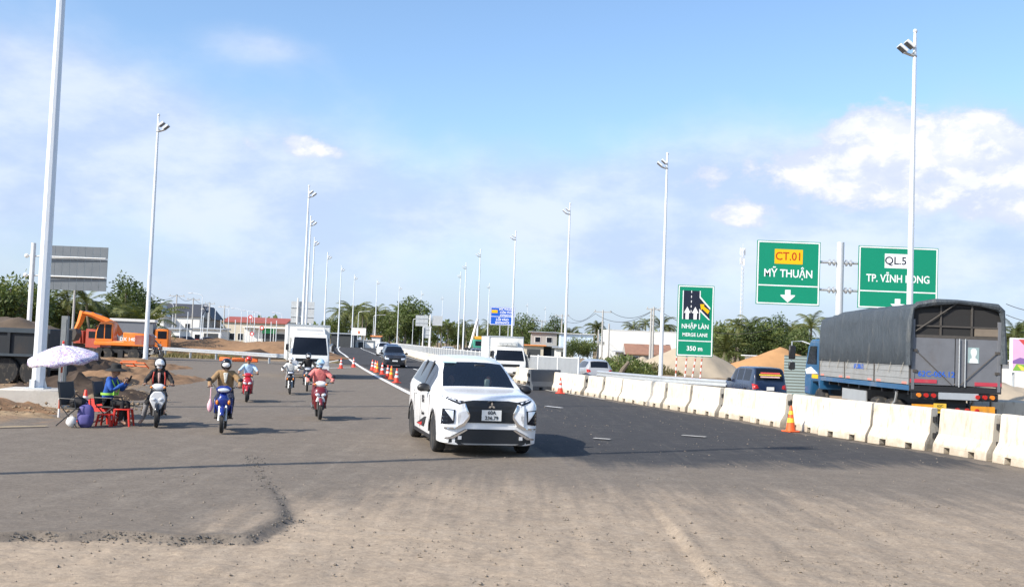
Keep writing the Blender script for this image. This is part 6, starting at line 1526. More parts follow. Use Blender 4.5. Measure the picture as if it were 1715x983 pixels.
# left wood
for i, (px, Y, ty, k) in enumerate([(-70, 100, 462, 0), (-25, 96, 470, 1), (14, 98, 455, 3), (48, 104, 472, 0), (205, 122, 456, 2), (222, 126, 476, 1), (-120, 105, 458, 2)]):
    plant(T[k], px, Y, ty, ['broad green tree just outside the picture edge beyond the trailer', 'broad green tree at the very edge of the picture over the trailer', 'light green spreading tree just left of the large floodlight pole', 'dark green tree just behind the grey sign post', 'tall feathery tree between the grey sign and the second floodlight pole', 'smaller light tree beside the tall feathery one', 'far outer tree beyond the picture edge behind the trailer'][i], 'broad trees behind the site', HT[k])
for i, px in enumerate([62, 84, 100, 118, 136, 152, 168, 184, 240, 30, 5, -20]):
    k = 3 if i % 2 == 0 else rp.choice((1, 3)); plant(PM[k], px, rp.uniform(104, 122), rp.uniform(488, 506), 'bushy palm growing in the thicket behind the excavator', 'palms behind the site', HP[k])
# centre wood
tall = make_tree(31, 14, 4.4, 5.6, leaf_a, 170, 26, .35, .55, .25); plant(tall, 689, 318, 492, 'tall round tree rising above the distant palms', 'tall trees', 14.4)
for px in range(556, 884, 7):
    ty = interp([(556, 520), (590, 516), (640, 520), (680, 524), (720, 540), (760, 541), (884, 548)], px)+rp.uniform(-7, 8); Y = rp.uniform(310, 370)
    if rp.random() < .62: k = rp.choice((0, 1, 2)); plant(PM[k], px+rp.uniform(-3, 3), Y, ty, 'distant palm in the wood beyond the highway bend', 'palms beyond the highway', HP[k])
    else: k = rp.choice((0, 1, 2, 3)); plant(T[k], px+rp.uniform(-3, 3), Y, ty+3, 'distant broad tree in the wood beyond the highway bend', 'broad trees beyond the highway', HT[k])
# middle right
MIDL = ['tall tree just right of the blue road sign', 'palm beside the tree by the blue road sign', 'low dark tree behind the grey two-storey house', 'tallest tree behind the grey house, near the far power pole', 'rounded tree between the grey house and the blue sign', 'palm just left of the pale blue house', 'palm over the pale blue house, left of a pair', 'palm over the pale blue house, right of a pair', 'palm over the left end of the white warehouse', 'palm over the middle of the white warehouse', 'palm beside the power pole over the white warehouse', 'palm just left of the merge sign', 'dense bushy tree in front of the pale blue house', 'light bushy tree at the corner of the pale blue house', 'dark bushy tree at the left corner of the pale blue house', 'far tree behind the blue road sign posts', 'low far tree between the second box truck and the blue sign']
for px, Y, ty, k, pal in [(874, 250, 524, 0, 0), (890, 255, 545, 2, 1), (905, 240, 552, 1, 0), (928, 225, 526, 2, 0), (918, 230, 543, 0, 0), (950, 210, 552, 1, 1), (991, 230, 543, 2, 1), (1000, 232, 545, 1, 1), (1060, 240, 542, 0, 1), (1084, 240, 535, 2, 1), (1102, 240, 538, 1, 1), (1120, 235, 545, 2, 1), (968, 150, 563, 3, 0), (985, 152, 567, 1, 0), (955, 148, 572, 0, 0), (835, 300, 541, 0, 0), (860, 290, 548, 1, 0)]:
    src, hh = (PM, HP) if pal else (T, HT)
    plant(src[k], px, Y, ty, MIDL.pop(0), 'palms over the roofs' if pal else 'trees by the houses', hh[k])
# right wood
plant(T[2], 1299, 150, 523, 'tall narrow tree standing out over the palms beyond the navy car', 'tall trees', HT[2])
for px in list(range(1186, 1372, 11))+[1392, 1420, 1450, 1480, 1690, 1702, 1716, 1732, 1750]:
    pal = rp.random() < .6; src, hh = (PM, HP) if pal else (T, HT); k = rp.choice((0, 1, 2, 3)); Y = rp.uniform(128, 165); ty = rp.uniform(533, 556) if px < 1500 else rp.uniform(545, 560)
    plant(src[k], px+rp.uniform(-4, 4), Y, ty, ('palm' if pal else 'broad tree')+(' in the wood behind the sand heaps' if px < 1500 else ' showing past the tail of the cargo truck'), 'wood behind the sand heaps', hh[k])
# continuing belts of wood that reads as one mass
def belt(name, label, pts, hmin, hmax, n, seed, m, depth=8, lw=1.0):
    rg = random.Random(seed); vs, fs = [], []
    for (x0, y0), (x1, y1) in zip(pts, pts[1:]):
        L_ = math.hypot(x1-x0, y1-y0)
        for _ in range(int(n*L_)):
            t = rg.random(); x, y = lerp(x0, x1, t), lerp(y0, y1, t)+rg.uniform(0, depth); hm = lerp(hmin, hmax, .5+.5*mnoise.noise((x*.06, seed, 0))+.25*mnoise.noise((x*.23, seed, 4)))
            z = hm*rg.random()**.7; v = Vector((rg.gauss(0, 1), rg.gauss(0, 1), rg.gauss(.2, .8)))
            leaf_quad(vs, fs, Vector((x, y, z)), v, rg.uniform(.5, 1.2)*lw, rg.uniform(.8, 1.6)*lw, rg)
    me = bpy.data.meshes.new(name); me.from_pydata(vs, [], fs); me.materials.append(m); o = bpy.data.objects.new(name, me); C.objects.link(o); tag(o, label, 'trees', kind='stuff'); return o
belt('distant_woodland', 'dark mass of far woodland along the whole horizon', [(-420, 420), (-140, 400), (40, 395), (200, 330), (420, 330)], 5, 10.5, 26, 3, leaf_a, 14, 1.5)
belt('distant_woodland', 'green thicket mass behind the sand heaps', [(gx(1180, 168), 168), (gx(1500, 160), 160), (gx(1900, 150), 150)], 3.0, 6.3, 90, 6, leaf_b, 8, .6)
belt('distant_woodland', 'green thicket mass behind the building site', [(gx(-260, 128), 128), (gx(60, 128), 128), (gx(245, 130), 130)], 3.0, 6.8, 90, 8, leaf_a, 6, .6)
# scrub and grass
def scrub(name, label, px, Y, w_, h, n, seed, m, dy=2.0):
    rg = random.Random(seed); vs, fs = [], []; cx = gx(px, Y)
    for _ in range(n):
        a = rg.uniform(0, 6.28); r = math.sqrt(rg.random()); x, y = math.cos(a)*r*w_, math.sin(a)*r*dy; z = rg.random()*h*(1-.7*r*r)
        v = Vector((rg.gauss(0, .7), rg.gauss(0, .7), rg.uniform(.3, 1.3))); leaf_quad(vs, fs, Vector((x, y, z)), v, rg.uniform(.05, .12), rg.uniform(.2, .5), rg)
    me = bpy.data.meshes.new(name); me.from_pydata(vs, [], fs); me.materials.append(m); o = bpy.data.objects.new(name, me); C.objects.link(o); o.location = (cx, Y, -.1); return o
tag(scrub('bush', '', 1043, 74, 2.3, 1.7, 2600, 1, leaf_b), 'untidy green bush with a leaning stump beside the guardrail', 'bush', 'roadside bushes')
tag(scrub('bush', '', 1088, 84, 2.6, 1.1, 1800, 2, leaf_dry), 'dry yellowish scrub at the foot of the grey sand heap', 'bush', 'roadside bushes')
tag(scrub('bush', '', 1015, 92, 2.6, 1.3, 1800, 3, leaf_dry), 'dry scrub between the silver car and the white warehouse', 'bush', 'roadside bushes')
tag(MB().tube([(0, 0, -.1), (.35, 0, .7), (.75, 0, 1.25)], [.22, .17, .10], 8).build('tree_stump', bark, loc=(gx(1034, 72), 72, 0)), 'brown leaning stump sticking out of the green bush', 'stump')
def grass(label, pts, n, h, seed, m, wd=1.6):
    rg = random.Random(seed); vs, fs = [], []
    for (x0, y0), (x1, y1) in zip(pts, pts[1:]):
        L_ = math.hypot(x1-x0, y1-y0)
        for _ in range(int(n*L_)):
            t = rg.random(); x, y = lerp(x0, x1, t)+rg.gauss(0, .3), lerp(y0, y1, t)+rg.gauss(0, wd); l_ = h*rg.uniform(.4, 1.2); o = len(vs); a = rg.uniform(0, 3.14); dx_, dy_ = math.cos(a)*.03, math.sin(a)*.03; ex_ = rg.gauss(0, .3)*l_
            vs += [(x-dx_, y-dy_, -.1), (x+dx_, y+dy_, -.1), (x+ex_, y+rg.gauss(0, .3)*l_, l_)]; fs.append((o, o+1, o+2))
    me = bpy.data.meshes.new('grass'); me.from_pydata(vs, [], fs); me.materials.append(m); o = bpy.data.objects.new('grass', me); C.objects.link(o); tag(o, label, 'grass', kind='stuff')
grass('yellow-green roadside grass below the curving guardrail', [(gx(270, 90), 90), (gx(390, 93), 93)], 160, .42, 1, leaf_dry, 1.6)
grass('rough grass along the foot of the sand heaps', [(gx(1000, 64), 64), (gx(1130, 60), 62), (gx(1230, 58), 60)], 160, .35, 2, leaf_dry, 1.5)
grass('sparse green weeds before the far wood', [(gx(880, 110), 110), (gx(1060, 112), 112)], 120, .5, 3, leaf_b, 3)
# stones
stone_m = mat('road grit', (.20, .165, .13), .95, var=.45, scale=3); crumb_m = mat('asphalt crumbs', (.12, .108, .095), .95, var=.4, scale=3)
def stones(label, gen, n, seed, m, smin, smax):
    rg = random.Random(seed); vs, fs = [], []
    for _ in range(n):
        x, y, z = gen(rg); s = smin*(smax/smin)**(rg.random()**2.2); o = len(vs); M = Matrix.Rotation(rg.uniform(0, 6.3), 3, 'Z')
        for d in ((1, 0, 0), (-.8, .3, 0), (.1, 1, 0), (0, -.9, .1), (0, 0, .7), (0, 0, -.5)):
            v = M @ Vector((d[0]*s*rg.uniform(.7, 1.2), d[1]*s*rg.uniform(.7, 1.2), d[2]*s)); vs.append((x+v.x, y+v.y, z+v.z))
        for a, b_, c_ in ((0, 2, 4), (2, 1, 4), (1, 3, 4), (3, 0, 4), (2, 0, 5), (1, 2, 5), (3, 1, 5), (0, 3, 5)): fs.append((o+a, o+b_, o+c_))
    me = bpy.data.meshes.new('gravel'); me.from_pydata(vs, [], fs); me.materials.append(m); o = bpy.data.objects.new('gravel', me); C.objects.link(o); tag(o, label, 'gravel', kind='stuff')
def apron_z(x, y):
    n1 = mnoise.noise((x*.35, y*.35, 3.1)); n2 = mnoise.noise((x*1.7, y*1.7, 8.3)); z = .012*n1+.006*n2
    if y < 19 and x < 2:
        d, sg = seg_dist((x, y), STEP); fade = 1-sstep(y, 12.0, 16.5)
        if sg < 0: z -= .055*sstep(d, 0, .12)*fade
    return z
def g1(rg):
    while True:
        y = 6.5+12*rg.random()**1.7; x = rg.uniform(-6.5, 6.5)
        if rg.random() < sstep(y, 18.5, 8)*(.35+.65*sstep(x, -3, 0))*sstep(mnoise.noise((x*.8, y*.8, 2)), -.5, .4): return x, y, apron_z(x, y)+.002
def g2(rg):
    k = rg.randrange(1, len(STEP)-1); t = rg.random(); x, y = lerp(STEP[k][0], STEP[k+1][0], t), lerp(STEP[k][1], STEP[k+1][1], t); x += rg.gauss(.03, .09); y += rg.gauss(-.05, .07)
    return x, y, apron_z(x, y)+.004
def g3(rg):
    y = rg.uniform(9, 40); x = rg.uniform(-.42*y, .42*y); return x, y, apron_z(x, y)+.002
stones('loose grit scattered over the dusty foreground', g1, 5200, 1, stone_m, .006, .028)
stones('dark asphalt crumbs along the broken pavement edge', g2, 900, 2, crumb_m, .008, .030)
stones('scattered pebbles on the grey asphalt', g3, 1800, 3, stone_m, .008, .03)
def g4(rg):
    p = gnd(rg.uniform(-40, 285), rg.uniform(640, 700)); return p.x, p.y, .05+rg.uniform(0, .16)*(1 if p.x < -9 else .1)
stones('earth clods on the roadside heaps', g4, 800, 4, tan_earth, .02, .075)
# ================================================================ buildings
wall_w = mat('white wall', (.74, .73, .70), .8, var=.06, scale=.6, dirt=.2, dirtcol=(.5, .46, .4)); wall_g = mat('grey wall', (.34, .33, .31), .85, var=.15, scale=.8); wall_b = mat('pale blue wall', (.52, .62, .74), .8, var=.06, scale=.6); wall_c = mat('cream wall', (.56, .50, .40), .8, var=.1, scale=.6)
roof_d = mat('dark tile roof', (.055, .058, .07), .6, var=.12, scale=2); roof_r = mat('red tin roof', (.33, .085, .06), .6, var=.15, scale=2); roof_rust = mat('rusty tin roof', (.28, .15, .10), .7, var=.3, scale=2); roof_grey = mat('grey tin roof', (.36, .37, .38), .5, .3, var=.12, scale=2); shop_dark = mat('shop interior', (.05, .055, .06), .9); green_sign = mat('green fascia', (.05, .42, .16), .5); orange_sign = mat('orange fascia', (.75, .25, .05), .5)
def windows(w, rects, y, m=glass_dark):
    for x0, x1, z0, z1 in rects:
        f = MB().bb(x0-.06, x1+.06, y-.06, y-.005, z0-.06, z1+.06).build('window', white_paint, w, smooth=False); MB().bb(x0, x1, y-.075, y-.055, z0, z1).build('pane', m, f, smooth=False)
def house(label, pxc, Y, W, D, H, wall, roof, rh=2.0, kind='gable', group='houses beyond the road', rz=0, wins=(), ridge='X', door=None, over=.4):
    t = thing('house', label, 'building', (gx(pxc, Y), Y, -.15), rz, group)
    w = MB().bb(-W/2, W/2, 0, D, 0, H).build('wall', wall, t, smooth=False)
    if kind == 'gable' and ridge == 'X':
        MB().prism([(-over, H-.05), (D+over, H-.05), (D+over, H+.1), (D/2, H+rh), (-over, H+.1)], -W/2-over, W/2+over, 'X').build('roof', roof, t, smooth=False)
        for s in (-1, 1): MB().prism([(0, H), (D, H), (D/2, H+rh-.25)], s*(W/2+over+.02)-.02, s*(W/2+over+.02)+.02, 'X').build('gable', wall, t, smooth=False)
    elif kind == 'gable':
        MB().prism([(-W/2-over, H-.05), (W/2+over, H-.05), (W/2+over, H+.1), (0, H+rh), (-W/2-over, H+.1)], -over, D+over, 'Y').build('roof', roof, t, smooth=False)
        MB().prism([(-W/2, H), (W/2, H), (0, H+rh-.2)], -over-.05, -over, 'Y').build('gable', wall, t, smooth=False)
    else:
        MB().prism([(-over, H+.02), (D+over, H+.02), (D+over, H+rh*.4), (-over, H+rh*.2)], -W/2-over, W/2+over, 'X').build('roof', roof, t, smooth=False)
    windows(w, wins, 0)
    if door: d = MB().bb(door[0], door[1], -.05, -.005, 0, door[2]).build('door', shop_dark, t, smooth=False)
    return t
def zt(px, py, Y): return at(px, py, Y).z+.15
# left houses
hY = 230; house('large white house with a dark tiled roof, left of the street lamps', 292, hY, 10.5, 9, 5.6, wall_w, roof_d, 2.9, wins=[(2.2, 3.2, 3.0, 4.1), (-3.6, -2.8, 1.0, 2.2), (-1.6, -.8, 1.0, 2.2)])
house('white gabled wing at the near end of the dark-roofed house', 256, hY-4, 4.2, 8, 5.4, wall_w, wall_w, 2.6, ridge='Y')
house('dark hipped wing of the white house beside the red-roofed market', 337, hY+3, 4.2, 8, 5.2, wall_g, roof_d, 2.9, ridge='Y', wins=[(-1.2, -.2, 1.2, 3.6), (.4, 1.4, 1.2, 3.6)])
house('small white building with grey roof before the white house', 345, 200, 5.5, 5, 2.9, wall_w, roof_grey, .9, kind='flat', door=(-.5, 2.2, 2.2), wins=[(-2.2, -1.2, .9, 1.9)])
house('long market hall with red tin roof beyond the dirt bank', 425, 235, 13.5, 10, 4.9, wall_c, roof_r, 1.3, wins=[(-5.5, -4.4, 1, 2.4), (-3.6, -2.5, 1, 2.4)], door=(-1.5, 1.5, 2.8))
t = house('open shop with white canopy and green sign before the market', 448, 205, 9.0, 5, 3.6, wall_w, wall_w, .6, kind='flat', door=(-1.0, 3.6, 2.6)); MB().bb(-1.2, 1.6, -.25, -.1, 2.6, 3.7).build('fascia_sign', green_sign, t, smooth=False); MB().bb(-4.6, 4.6, -1.6, 0, 3.6, 3.75).build('canopy', white_paint, t, smooth=False)
for x in (-4.2, -1.4, 1.4, 4.2): MB().tube([(x, -1.5, 0), (x, -1.5, 3.6)], .07, 6).build('canopy_post', white_paint, t)
house('low pale house half hidden behind the large floodlight pole', 270, 175, 6, 5, 2.6, wall_w, roof_grey, .8, kind='flat', wins=[(-1, 0, .8, 1.8)])
# centre
t = house('dark open shed beside the row of floodlight poles', 573, 250, 5.5, 5, 3.2, shop_dark, roof_grey, .8, kind='flat')
t = thing('billboard', 'small white roadside billboard beside the dark shed', 'billboard', (gx(600, 245), 245, 0)); MB().bb(-1.6, 1.6, 0, .2, 2.9, 4.6).build('panel', wall_w, t, smooth=False); MB().bb(-.2, .2, -.03, 0, 3.3, 3.9).build('emblem', mat('small red print', (.6, .15, .05), .6), t, smooth=False)
for x in (-1.2, 1.2): MB().tube([(x, .1, 0), (x, .1, 3)], .08, 6).build('post', galv, t)
house('low white kiosk under the small white billboard', 607, 252, 5.2, 3, 1.9, wall_w, wall_w, .3, kind='flat', door=(-1, .5, 1.5)); house('white and orange booth by the highway bend', 629, 262, 2.0, 2, 2.9, wall_w, orange_sign, .9, kind='flat')
# right
house('white warehouse with flat roof behind the merge sign', 1075, 165, 10.6, 12, 5.1, wall_w, wall_w, .5, kind='flat', over=.05, wins=[(1.1, 1.8, 2.4, 3.2), (3.6, 4.2, 2.8, 3.2)])
house('brick-red tin shed in front of the white warehouse', 1086, 140, 5.4, 4, 1.6, wall_g, roof_rust, 1.4, wins=[(-2.2, -1.4, .5, 1.3)])
house('dark low lean-to beside the brick-red shed', 1050, 142, 2.6, 3, 1.8, wall_g, roof_grey, .4, kind='flat', door=(-.8, .8, 1.5))
house('pale blue house with white side beyond the silver car', 965, 175, 5.4, 6, 4.4, wall_b, wall_w, .5, kind='flat', wins=[(-.6, .3, 1.8, 2.8), (1.2, 2.0, 1.8, 2.8)])
t = house('grey two-storey roadside house above the mesh fence', 910, 165, 4.0, 5, 4.3, wall_g, roof_grey, .6, kind='flat', wins=[(-1.4, -.6, 2.8, 3.6), (.4, 1.2, 2.8, 3.6)], door=(-1.2, 1.2, 2.0)); MB().bb(-2.2, 2.2, -1.2, 0, 2.2, 2.35).build('canopy', roof_grey, t, smooth=False)
t = house('low shop with orange awning beside the grey house', 893, 160, 3.0, 4, 2.2, wall_c, orange_sign, .5, kind='flat', door=(-1, 1, 1.7))
house('small white hut among the trees beyond the silver car', 945, 150, 2.6, 3, 2.0, wall_w, roof_grey, .5, kind='flat', door=(-.5, .5, 1.5)); house('white and grey shed between the pale blue house and the warehouse', 1022, 172, 3.8, 4, 3.2, wall_w, roof_grey, .6, kind='flat', wins=[(-.6, .2, 1, 1.8)])
house('low white wall building at the picture edge beyond the truck', 1712, 75, 5, 4, 2.4, wall_w, wall_w, .3, kind='flat'); house('tiny white shed roof between the sand heaps', 1272, 118, 2.4, 2, 2.0, wall_w, wall_w, .3, kind='flat')
# billboard at right edge with flat printed picture
BBY = 60.0; t = thing('billboard', 'colourful billboard at the picture edge beyond the cargo truck', 'billboard', (gx(1716, BBY), BBY, 0)); bz0, bz1 = at(1705, 624, BBY).z, at(1705, 566, BBY).z
pan = MB().bb(-.85, 1.6, 0, .1, bz0, bz1).build('panel', swhite, t, smooth=False); h_ = bz1-bz0
MB().bb(-.72, 1.55, -.01, -.001, bz0+.05*h_, bz1-.03*h_).build('print_field', mat('print pink', (.72, .42, .60), .6, var=.15, scale=1), pan, smooth=False)
MB().prism([(-.4, bz1-.04*h_), (.8, bz1-.04*h_), (.2, bz1-.35*h_)], -.018, -.01, 'Y').build('print_shape', mat('print red', (.55, .07, .06), .6), pan, smooth=False)
MB().prism([(-.72, bz0+.34*h_), (-.3, bz0+.44*h_), (.2, bz0+.38*h_), (1.5, bz0+.42*h_), (1.5, bz0+.24*h_), (-.72, bz0+.26*h_)], -.018, -.01, 'Y').build('print_shape', mat('print purple', (.22, .12, .33), .6), pan, smooth=False)
MB().prism([(-.72, bz0+.06*h_), (1.5, bz0+.06*h_), (1.5, bz0+.2*h_), (-.5, bz0+.25*h_)], -.018, -.01, 'Y').build('print_shape', mat('print green', (.20, .42, .06), .6), pan, smooth=False)
MB().prism([(-.2, bz0+.06*h_), (.3, bz0+.06*h_), (-.3, bz0+.22*h_), (-.45, bz0+.22*h_)], -.026, -.018, 'Y').build('print_shape', mat('print yellow', (.75, .62, .10), .6), pan, smooth=False)
for x in (-.6, 1.3): MB().tube([(x, .15, 0), (x, .15, bz1)], .07, 8).build('post', galv, t)
# ================================================================ street lamps, power poles, wires
def lamp(px, Y, top, label, arm=-1, al=1.6):
    h = at(px, top, Y).z; t = thing('street_lamp', label, 'street lamp', (gx(px, Y), Y, 0), 0, 'curved arm street lamps')
    MB().tube([(0, 0, -.1), (0, 0, h-.5)], [.09, .055], 8).build('pole', pole_mat, t); MB().tube([(0, 0, h-.55), (arm*.12, 0, h-.2), (arm*al*.5, 0, h-.02), (arm*al, 0, h+.05)], .045, 6).build('arm', pole_mat, t)
    MB().ell((arm*(al+.3), 0, h+.05), (.45, .16, .08), 12, 6).build('lamp_head', lamp_body, t)
for i, (px, Y, ty, lab) in enumerate([(335, 165, 492, 'tallest curved street lamp before the white house'), (287, 190, 507, 'street lamp in front of the dark-roofed house'), (358, 205, 513, 'street lamp before the red-roofed market, first of three'), (381, 212, 515, 'street lamp before the red-roofed market, second of three'), (402, 222, 517, 'street lamp before the red-roofed market, third of three'), (421, 235, 521, 'street lamp over the green shop sign'), (434, 245, 523, 'street lamp just past the green shop sign'), (470, 240, 524, 'street lamp beside the white box truck')]): lamp(px, Y, ty, lab)
for px, Y, ty, lab in ((598, 260, 521, 'street lamp beside the small white billboard'), (624, 265, 527, 'street lamp above the orange booth'), (690, 280, 533, 'street lamp just left of the pale gantry sign'), (180, 130, 492, 'street lamp rising behind the excavator boom')): lamp(px, Y, ty, lab, 1 if px > 590 or px == 180 else -1, 2.2)
conc_p = mat('concrete pole', (.42, .41, .39), .85, var=.1, scale=1.5); wire_m = mat('wire', (.03, .03, .032), .6)
def power_pole(px, Y, top, label, arm=1.1, w_=.13):
    h = at(px, top, Y).z; x = gx(px, Y); t = thing('power_pole', label, 'power pole', (x, Y, 0), 0, 'concrete power poles')
    MB().tube([(0, 0, -.1), (0, 0, h)], [w_*1.2, w_*.8], 8).build('pole', conc_p, t)
    if arm:
        MB().bb(-arm, arm, -.05, .05, h-.35, h-.23).build('crossarm', conc_p, t, smooth=False)
        for k in (-1, 0, 1): MB().lathe([(.05, 0), (.07, .1), (.04, .22)], 8, (k*arm*.85, 0, h-.22)).build('insulator', conc_p, t)
    return Vector((x, Y, h))
pp_ = {}
for key, px, Y, ty, lab, arm in [('a', 1007, 150, 519, 'concrete power pole before the white warehouse, with crossarm', 1.3), ('b', 1092, 128, 514, 'concrete power pole beside the merge sign', .9), ('c', 939, 190, 526, 'concrete power pole between the houses', 1.3), ('d', 892, 250, 534, 'small far power pole by the grey house', 1.2), ('e', 906, 262, 536, 'small far power pole just past the grey house', 1.2), ('f', 1001, 152, 552, 'short concrete pole beside the power pole', 0), ('g', 1018, 146, 542, 'thin leaning service pole before the warehouse', 0), ('h', 1088, 127, 516, 'second concrete pole paired with the one by the merge sign', 0), ('k', 292, 185, 493, 'power pole above the dark-roofed house', 1.4), ('l', 320, 195, 499, 'power pole just past the tallest street lamp', 1.2), ('m', 348, 205, 506, 'power pole above the dark hipped wing', 1.0), ('n', 373, 215, 511, 'power pole before the market roof', 1.0), ('o', 1400, 260, 470, 'x', 0)]:
    if key == 'o': pp_[key] = at(1450, 500, 120); continue
    pp_[key] = power_pole(px, Y, ty, lab, arm)
for px, ty, lab in ((75, 480, 'grey concrete with shade stake beside the large floodlight pole'), (119, 486, 'thin pale post under the grey sign board')): power_pole(px, 80, ty, lab, 0, .1)
def wire(a, b_, sag, label, n=14):
    pts = [a.lerp(b_, i/n)-Vector((0, 0, sag*4*(i/n)*(1-i/n))) for i in range(n+1)]
    tag(MB().tube(pts, .03, 4).build('power_cable', wire_m), label, 'cable', 'power cables')
wire(pp_['a']+Vector((1, 0, -.1)), pp_['b']+Vector((.3, 0, -.1)), 1.1, 'upper power cable hanging before the white warehouse'); wire(pp_['a']+Vector((-1, 0, -.6)), pp_['b']+Vector((-.3, 0, -.6)), 1.2, 'lower power cable hanging before the white warehouse')
wire(pp_['c']+Vector((1, 0, -.1)), pp_['a']+Vector((-1, 0, -.1)), 1.3, 'upper power cable sagging over the pale blue house'); wire(pp_['c']+Vector((-1, 0, -.2)), pp_['a']+Vector((-1, 0, -.5)), 1.4, 'lower power cable sagging over the pale blue house')
wire(pp_['d'], pp_['c']+Vector((-1, 0, -.2)), 1.0, 'power cable over the grey roadside house')
wire(pp_['b']+Vector((.4, 0, -.3)), at(1356, 526, 120), 2.6, 'power cable crossing the sky below the green signs'); wire(at(1685, 509, 100), at(1800, 520, 95), .5, 'upper power cable at the picture edge past the truck'); wire(at(1685, 527, 100), at(1800, 540, 95), .5, 'lower power cable at the picture edge past the truck')
wire(pp_['k'], pp_['l'], .8, 'power cable above the dark-roofed house'); wire(pp_['l'], pp_['m'], .7, 'power cable above the hipped wing'); wire(at(246, 484, 150), pp_['k'], 1.2, 'power cable running down behind the second floodlight pole')
# thin sign posts and railing posts along the market road
for i, px in enumerate([253, 300, 312, 338, 346, 368, 392, 412, 424, 443, 452, 461]):
    Y = 150+rp.uniform(-8, 20); h = at(px, rp.uniform(520, 545), Y).z; tag(MB().tube([(0, 0, -.1), (0, 0, h)], .055, 6).lathe([(.12, -.1), (.12, .1)], 8).ell((0, 0, h), (.08, .08, .08), 8, 5).build('slender_post', pole_mat, loc=(gx(px, Y), Y, 0)), 'slender pale post standing along the market road beyond the dirt bank', 'post', 'slender posts by the market road')
for px, py, lab in ((417, 531, 'small red flag-like sign over the market road'), (437, 549, 'round red traffic sign before the green shop'), (421, 559, 'low round red and white sign beyond the dirt bank')):
    Y = 150; z = at(px, py, Y).z; t = thing('traffic_sign', lab, 'road sign', (gx(px, Y), Y, 0)); MB().lathe([(.30, -.03), (.30, .0)], 16, (0, -.08, z), 'Y').build('disc', mat('sign red paint', (.6, .03, .03), .4), t); MB().lathe([(.17, -.035), (.17, -.03)], 14, (0, -.08, z), 'Y').build('disc_centre', swhite, t); MB().tube([(0, 0, 0), (0, 0, z+.2)], .04, 6).build('post', galv, t)
# antenna mast
AY = 262; top = at(1241, 417, AY).z; t = thing('antenna_mast', 'slender lattice antenna mast behind the merge sign', 'mast', (gx(1239, AY), AY, 0)); rw = mat('mast paint', (.66, .66, .68), .5)
for k in range(3): a = k*2.094; MB().tube([(.42*math.cos(a), .42*math.sin(a), 0), (.30*math.cos(a), .30*math.sin(a), top)], .05, 5).build('leg', rw, t)
mb = MB(); nb_ = 26
for i in range(nb_):
    z0, z1 = top*i/nb_, top*(i+1)/nb_
    for k in range(3): a, c = k*2.094, (k+1)*2.094; mb.tube([(.4*math.cos(a), .4*math.sin(a), z0), (.4*math.cos(c), .4*math.sin(c), z1)], .028, 4)
mb.build('bracing', rw, t)
for k, (a, z) in enumerate(((.3, top-.6), (2.4, top-.6), (4.5, top-.6), (1.2, top-3.0), (3.6, top-3.0), (5.2, top-3.4))): MB().box((.6*math.cos(a), .6*math.sin(a), z), (.3, .16, 1.7), rz=a).build('antenna', white_paint, t, bevel=.03)
MB().tube([(0, 0, top), (0, 0, top+1.4)], .04, 5).build('spike', rw, t)
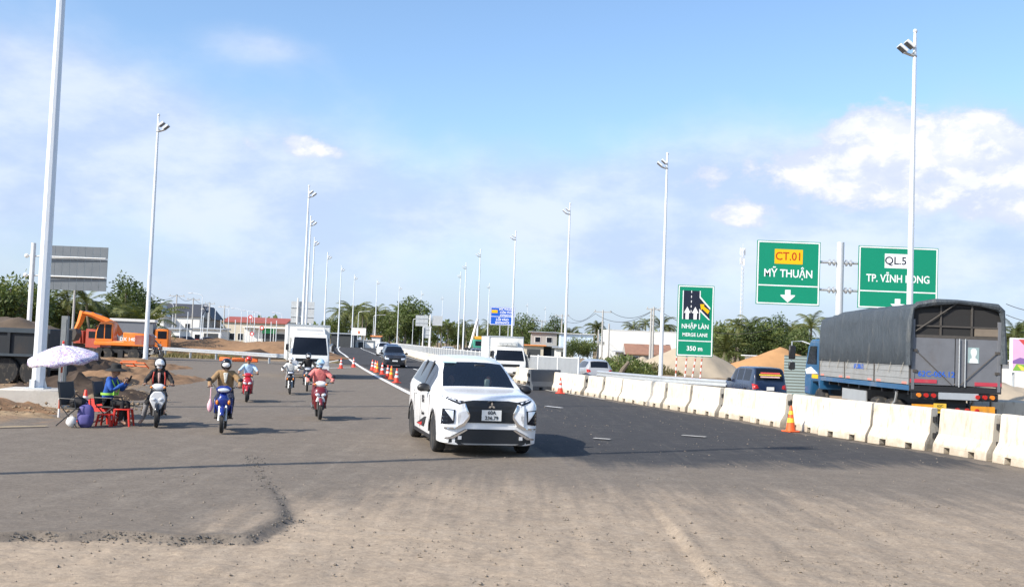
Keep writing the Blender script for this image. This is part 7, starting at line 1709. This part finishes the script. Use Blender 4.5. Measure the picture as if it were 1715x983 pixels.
# parked crane seen over the white car
KY = 135; t = thing('mobile_crane', 'parked green and orange crane with a raised white boom beyond the fence', 'crane', (gx(794, KY), KY, 0)); 
MB().bb(-1.4, 1.6, -.9, .9, .8, 1.5).build('carrier', dark_metal, t, bevel=.05); MB().bb(-.2, 1.4, -.8, .6, 1.5, 2.6).build('cab', mat('crane green', (.06, .30, .22), .5), t, bevel=.08); MB().bb(.0, 1.6, -.85, .85, 2.6, 3.0).build('canopy', mat('crane orange', (.72, .36, .03), .5), t, bevel=.05); MB().bb(.1, .9, -.83, -.78, 1.8, 2.4).build('side_window', glass_dark, t, smooth=False)
MB().tube([(-.6, 0, 1.4), (at(795, 534, KY).x-t.location.x+.4, 0, at(795, 534, KY).z)], [.22, .16], 4).build('boom', white_paint, t, smooth=False)
for x in (-1.0, .2, 1.2):
    e = wheel(t, 0, 0, .45, .3, 1); e.location = (x, -.9, .45); e.rotation_euler.z = R(-90)
# parked vehicles by the market
srccar = [o for o in C.objects if o.get('label', '').startswith('low dark car far')][0]
for i, (px, lab) in enumerate(((270, 'parked dark car beside the pale house'), (300, 'parked dark car below the dark-roofed house'), (316, 'second parked dark car below the dark-roofed house'), (352, 'parked dark car before the small white building'))): dup(srccar, (gx(px, 160), 160, .05), R(90+i*7), lab, 'cars parked by the market')
t = thing('guard_fence', 'low grey roadside railing before the market', 'fence', (0, 0, 0)); 
rlp = [(gx(px, 140+0*px), 140) for px in (235, 300, 370, 440, 480)]
MB().tube([(x, y, 1.0) for x, y in rlp], .06, 6).build('rail', galv, t); MB().tube([(x, y, .55) for x, y in rlp], .06, 6).build('rail', galv, t)
fp_ = None
for x, y, a in place_along(rlp, 1.6):
    if fp_ is None: fp_ = MB().bb(-.05, .05, -.05, .05, 0, 1.05).build('post', galv, t, smooth=False); c_ = fp_
    else: c_ = fp_.copy(); C.objects.link(c_)
    c_.location = (x, y, 0)
# orange items
og = mat('orange net', (.85, .16, .03), .6)
b0 = gnd(395, 606); ob = thing('plastic_barricade', 'orange plastic barricade lying behind the curving guardrail', 'barricade', (b0.x, b0.y+.9, 0), R(-6))
for k in range(3): MB().box((-1.1+k*1.05, 0, .15), (.95, .22, .30), rz=R(14*(k-1))).build('section', og, ob, bevel=.05)
for pxy, rz in (((207, 622), 10), ((226, 626), -12)):
    p = gnd(*pxy); f = thing('pipe_frame', 'orange pipe frame lying on the earth heap, %s the second floodlight pole' % ('away from' if rz > 0 else 'close to'), 'pipe frame', (p.x, p.y, .38), R(rz)); f.rotation_euler.x = R(58); f.scale = (.8, .8, .8); 
    for z in (0, .38): MB().tube([(-.8, 0, z), (.8, 0, z)], .04, 6).build('rail', og, f)
    for x in (-.8, 0, .8): MB().tube([(x, 0, -.2), (x, 0, .38)], .04, 6).build('upright', og, f)
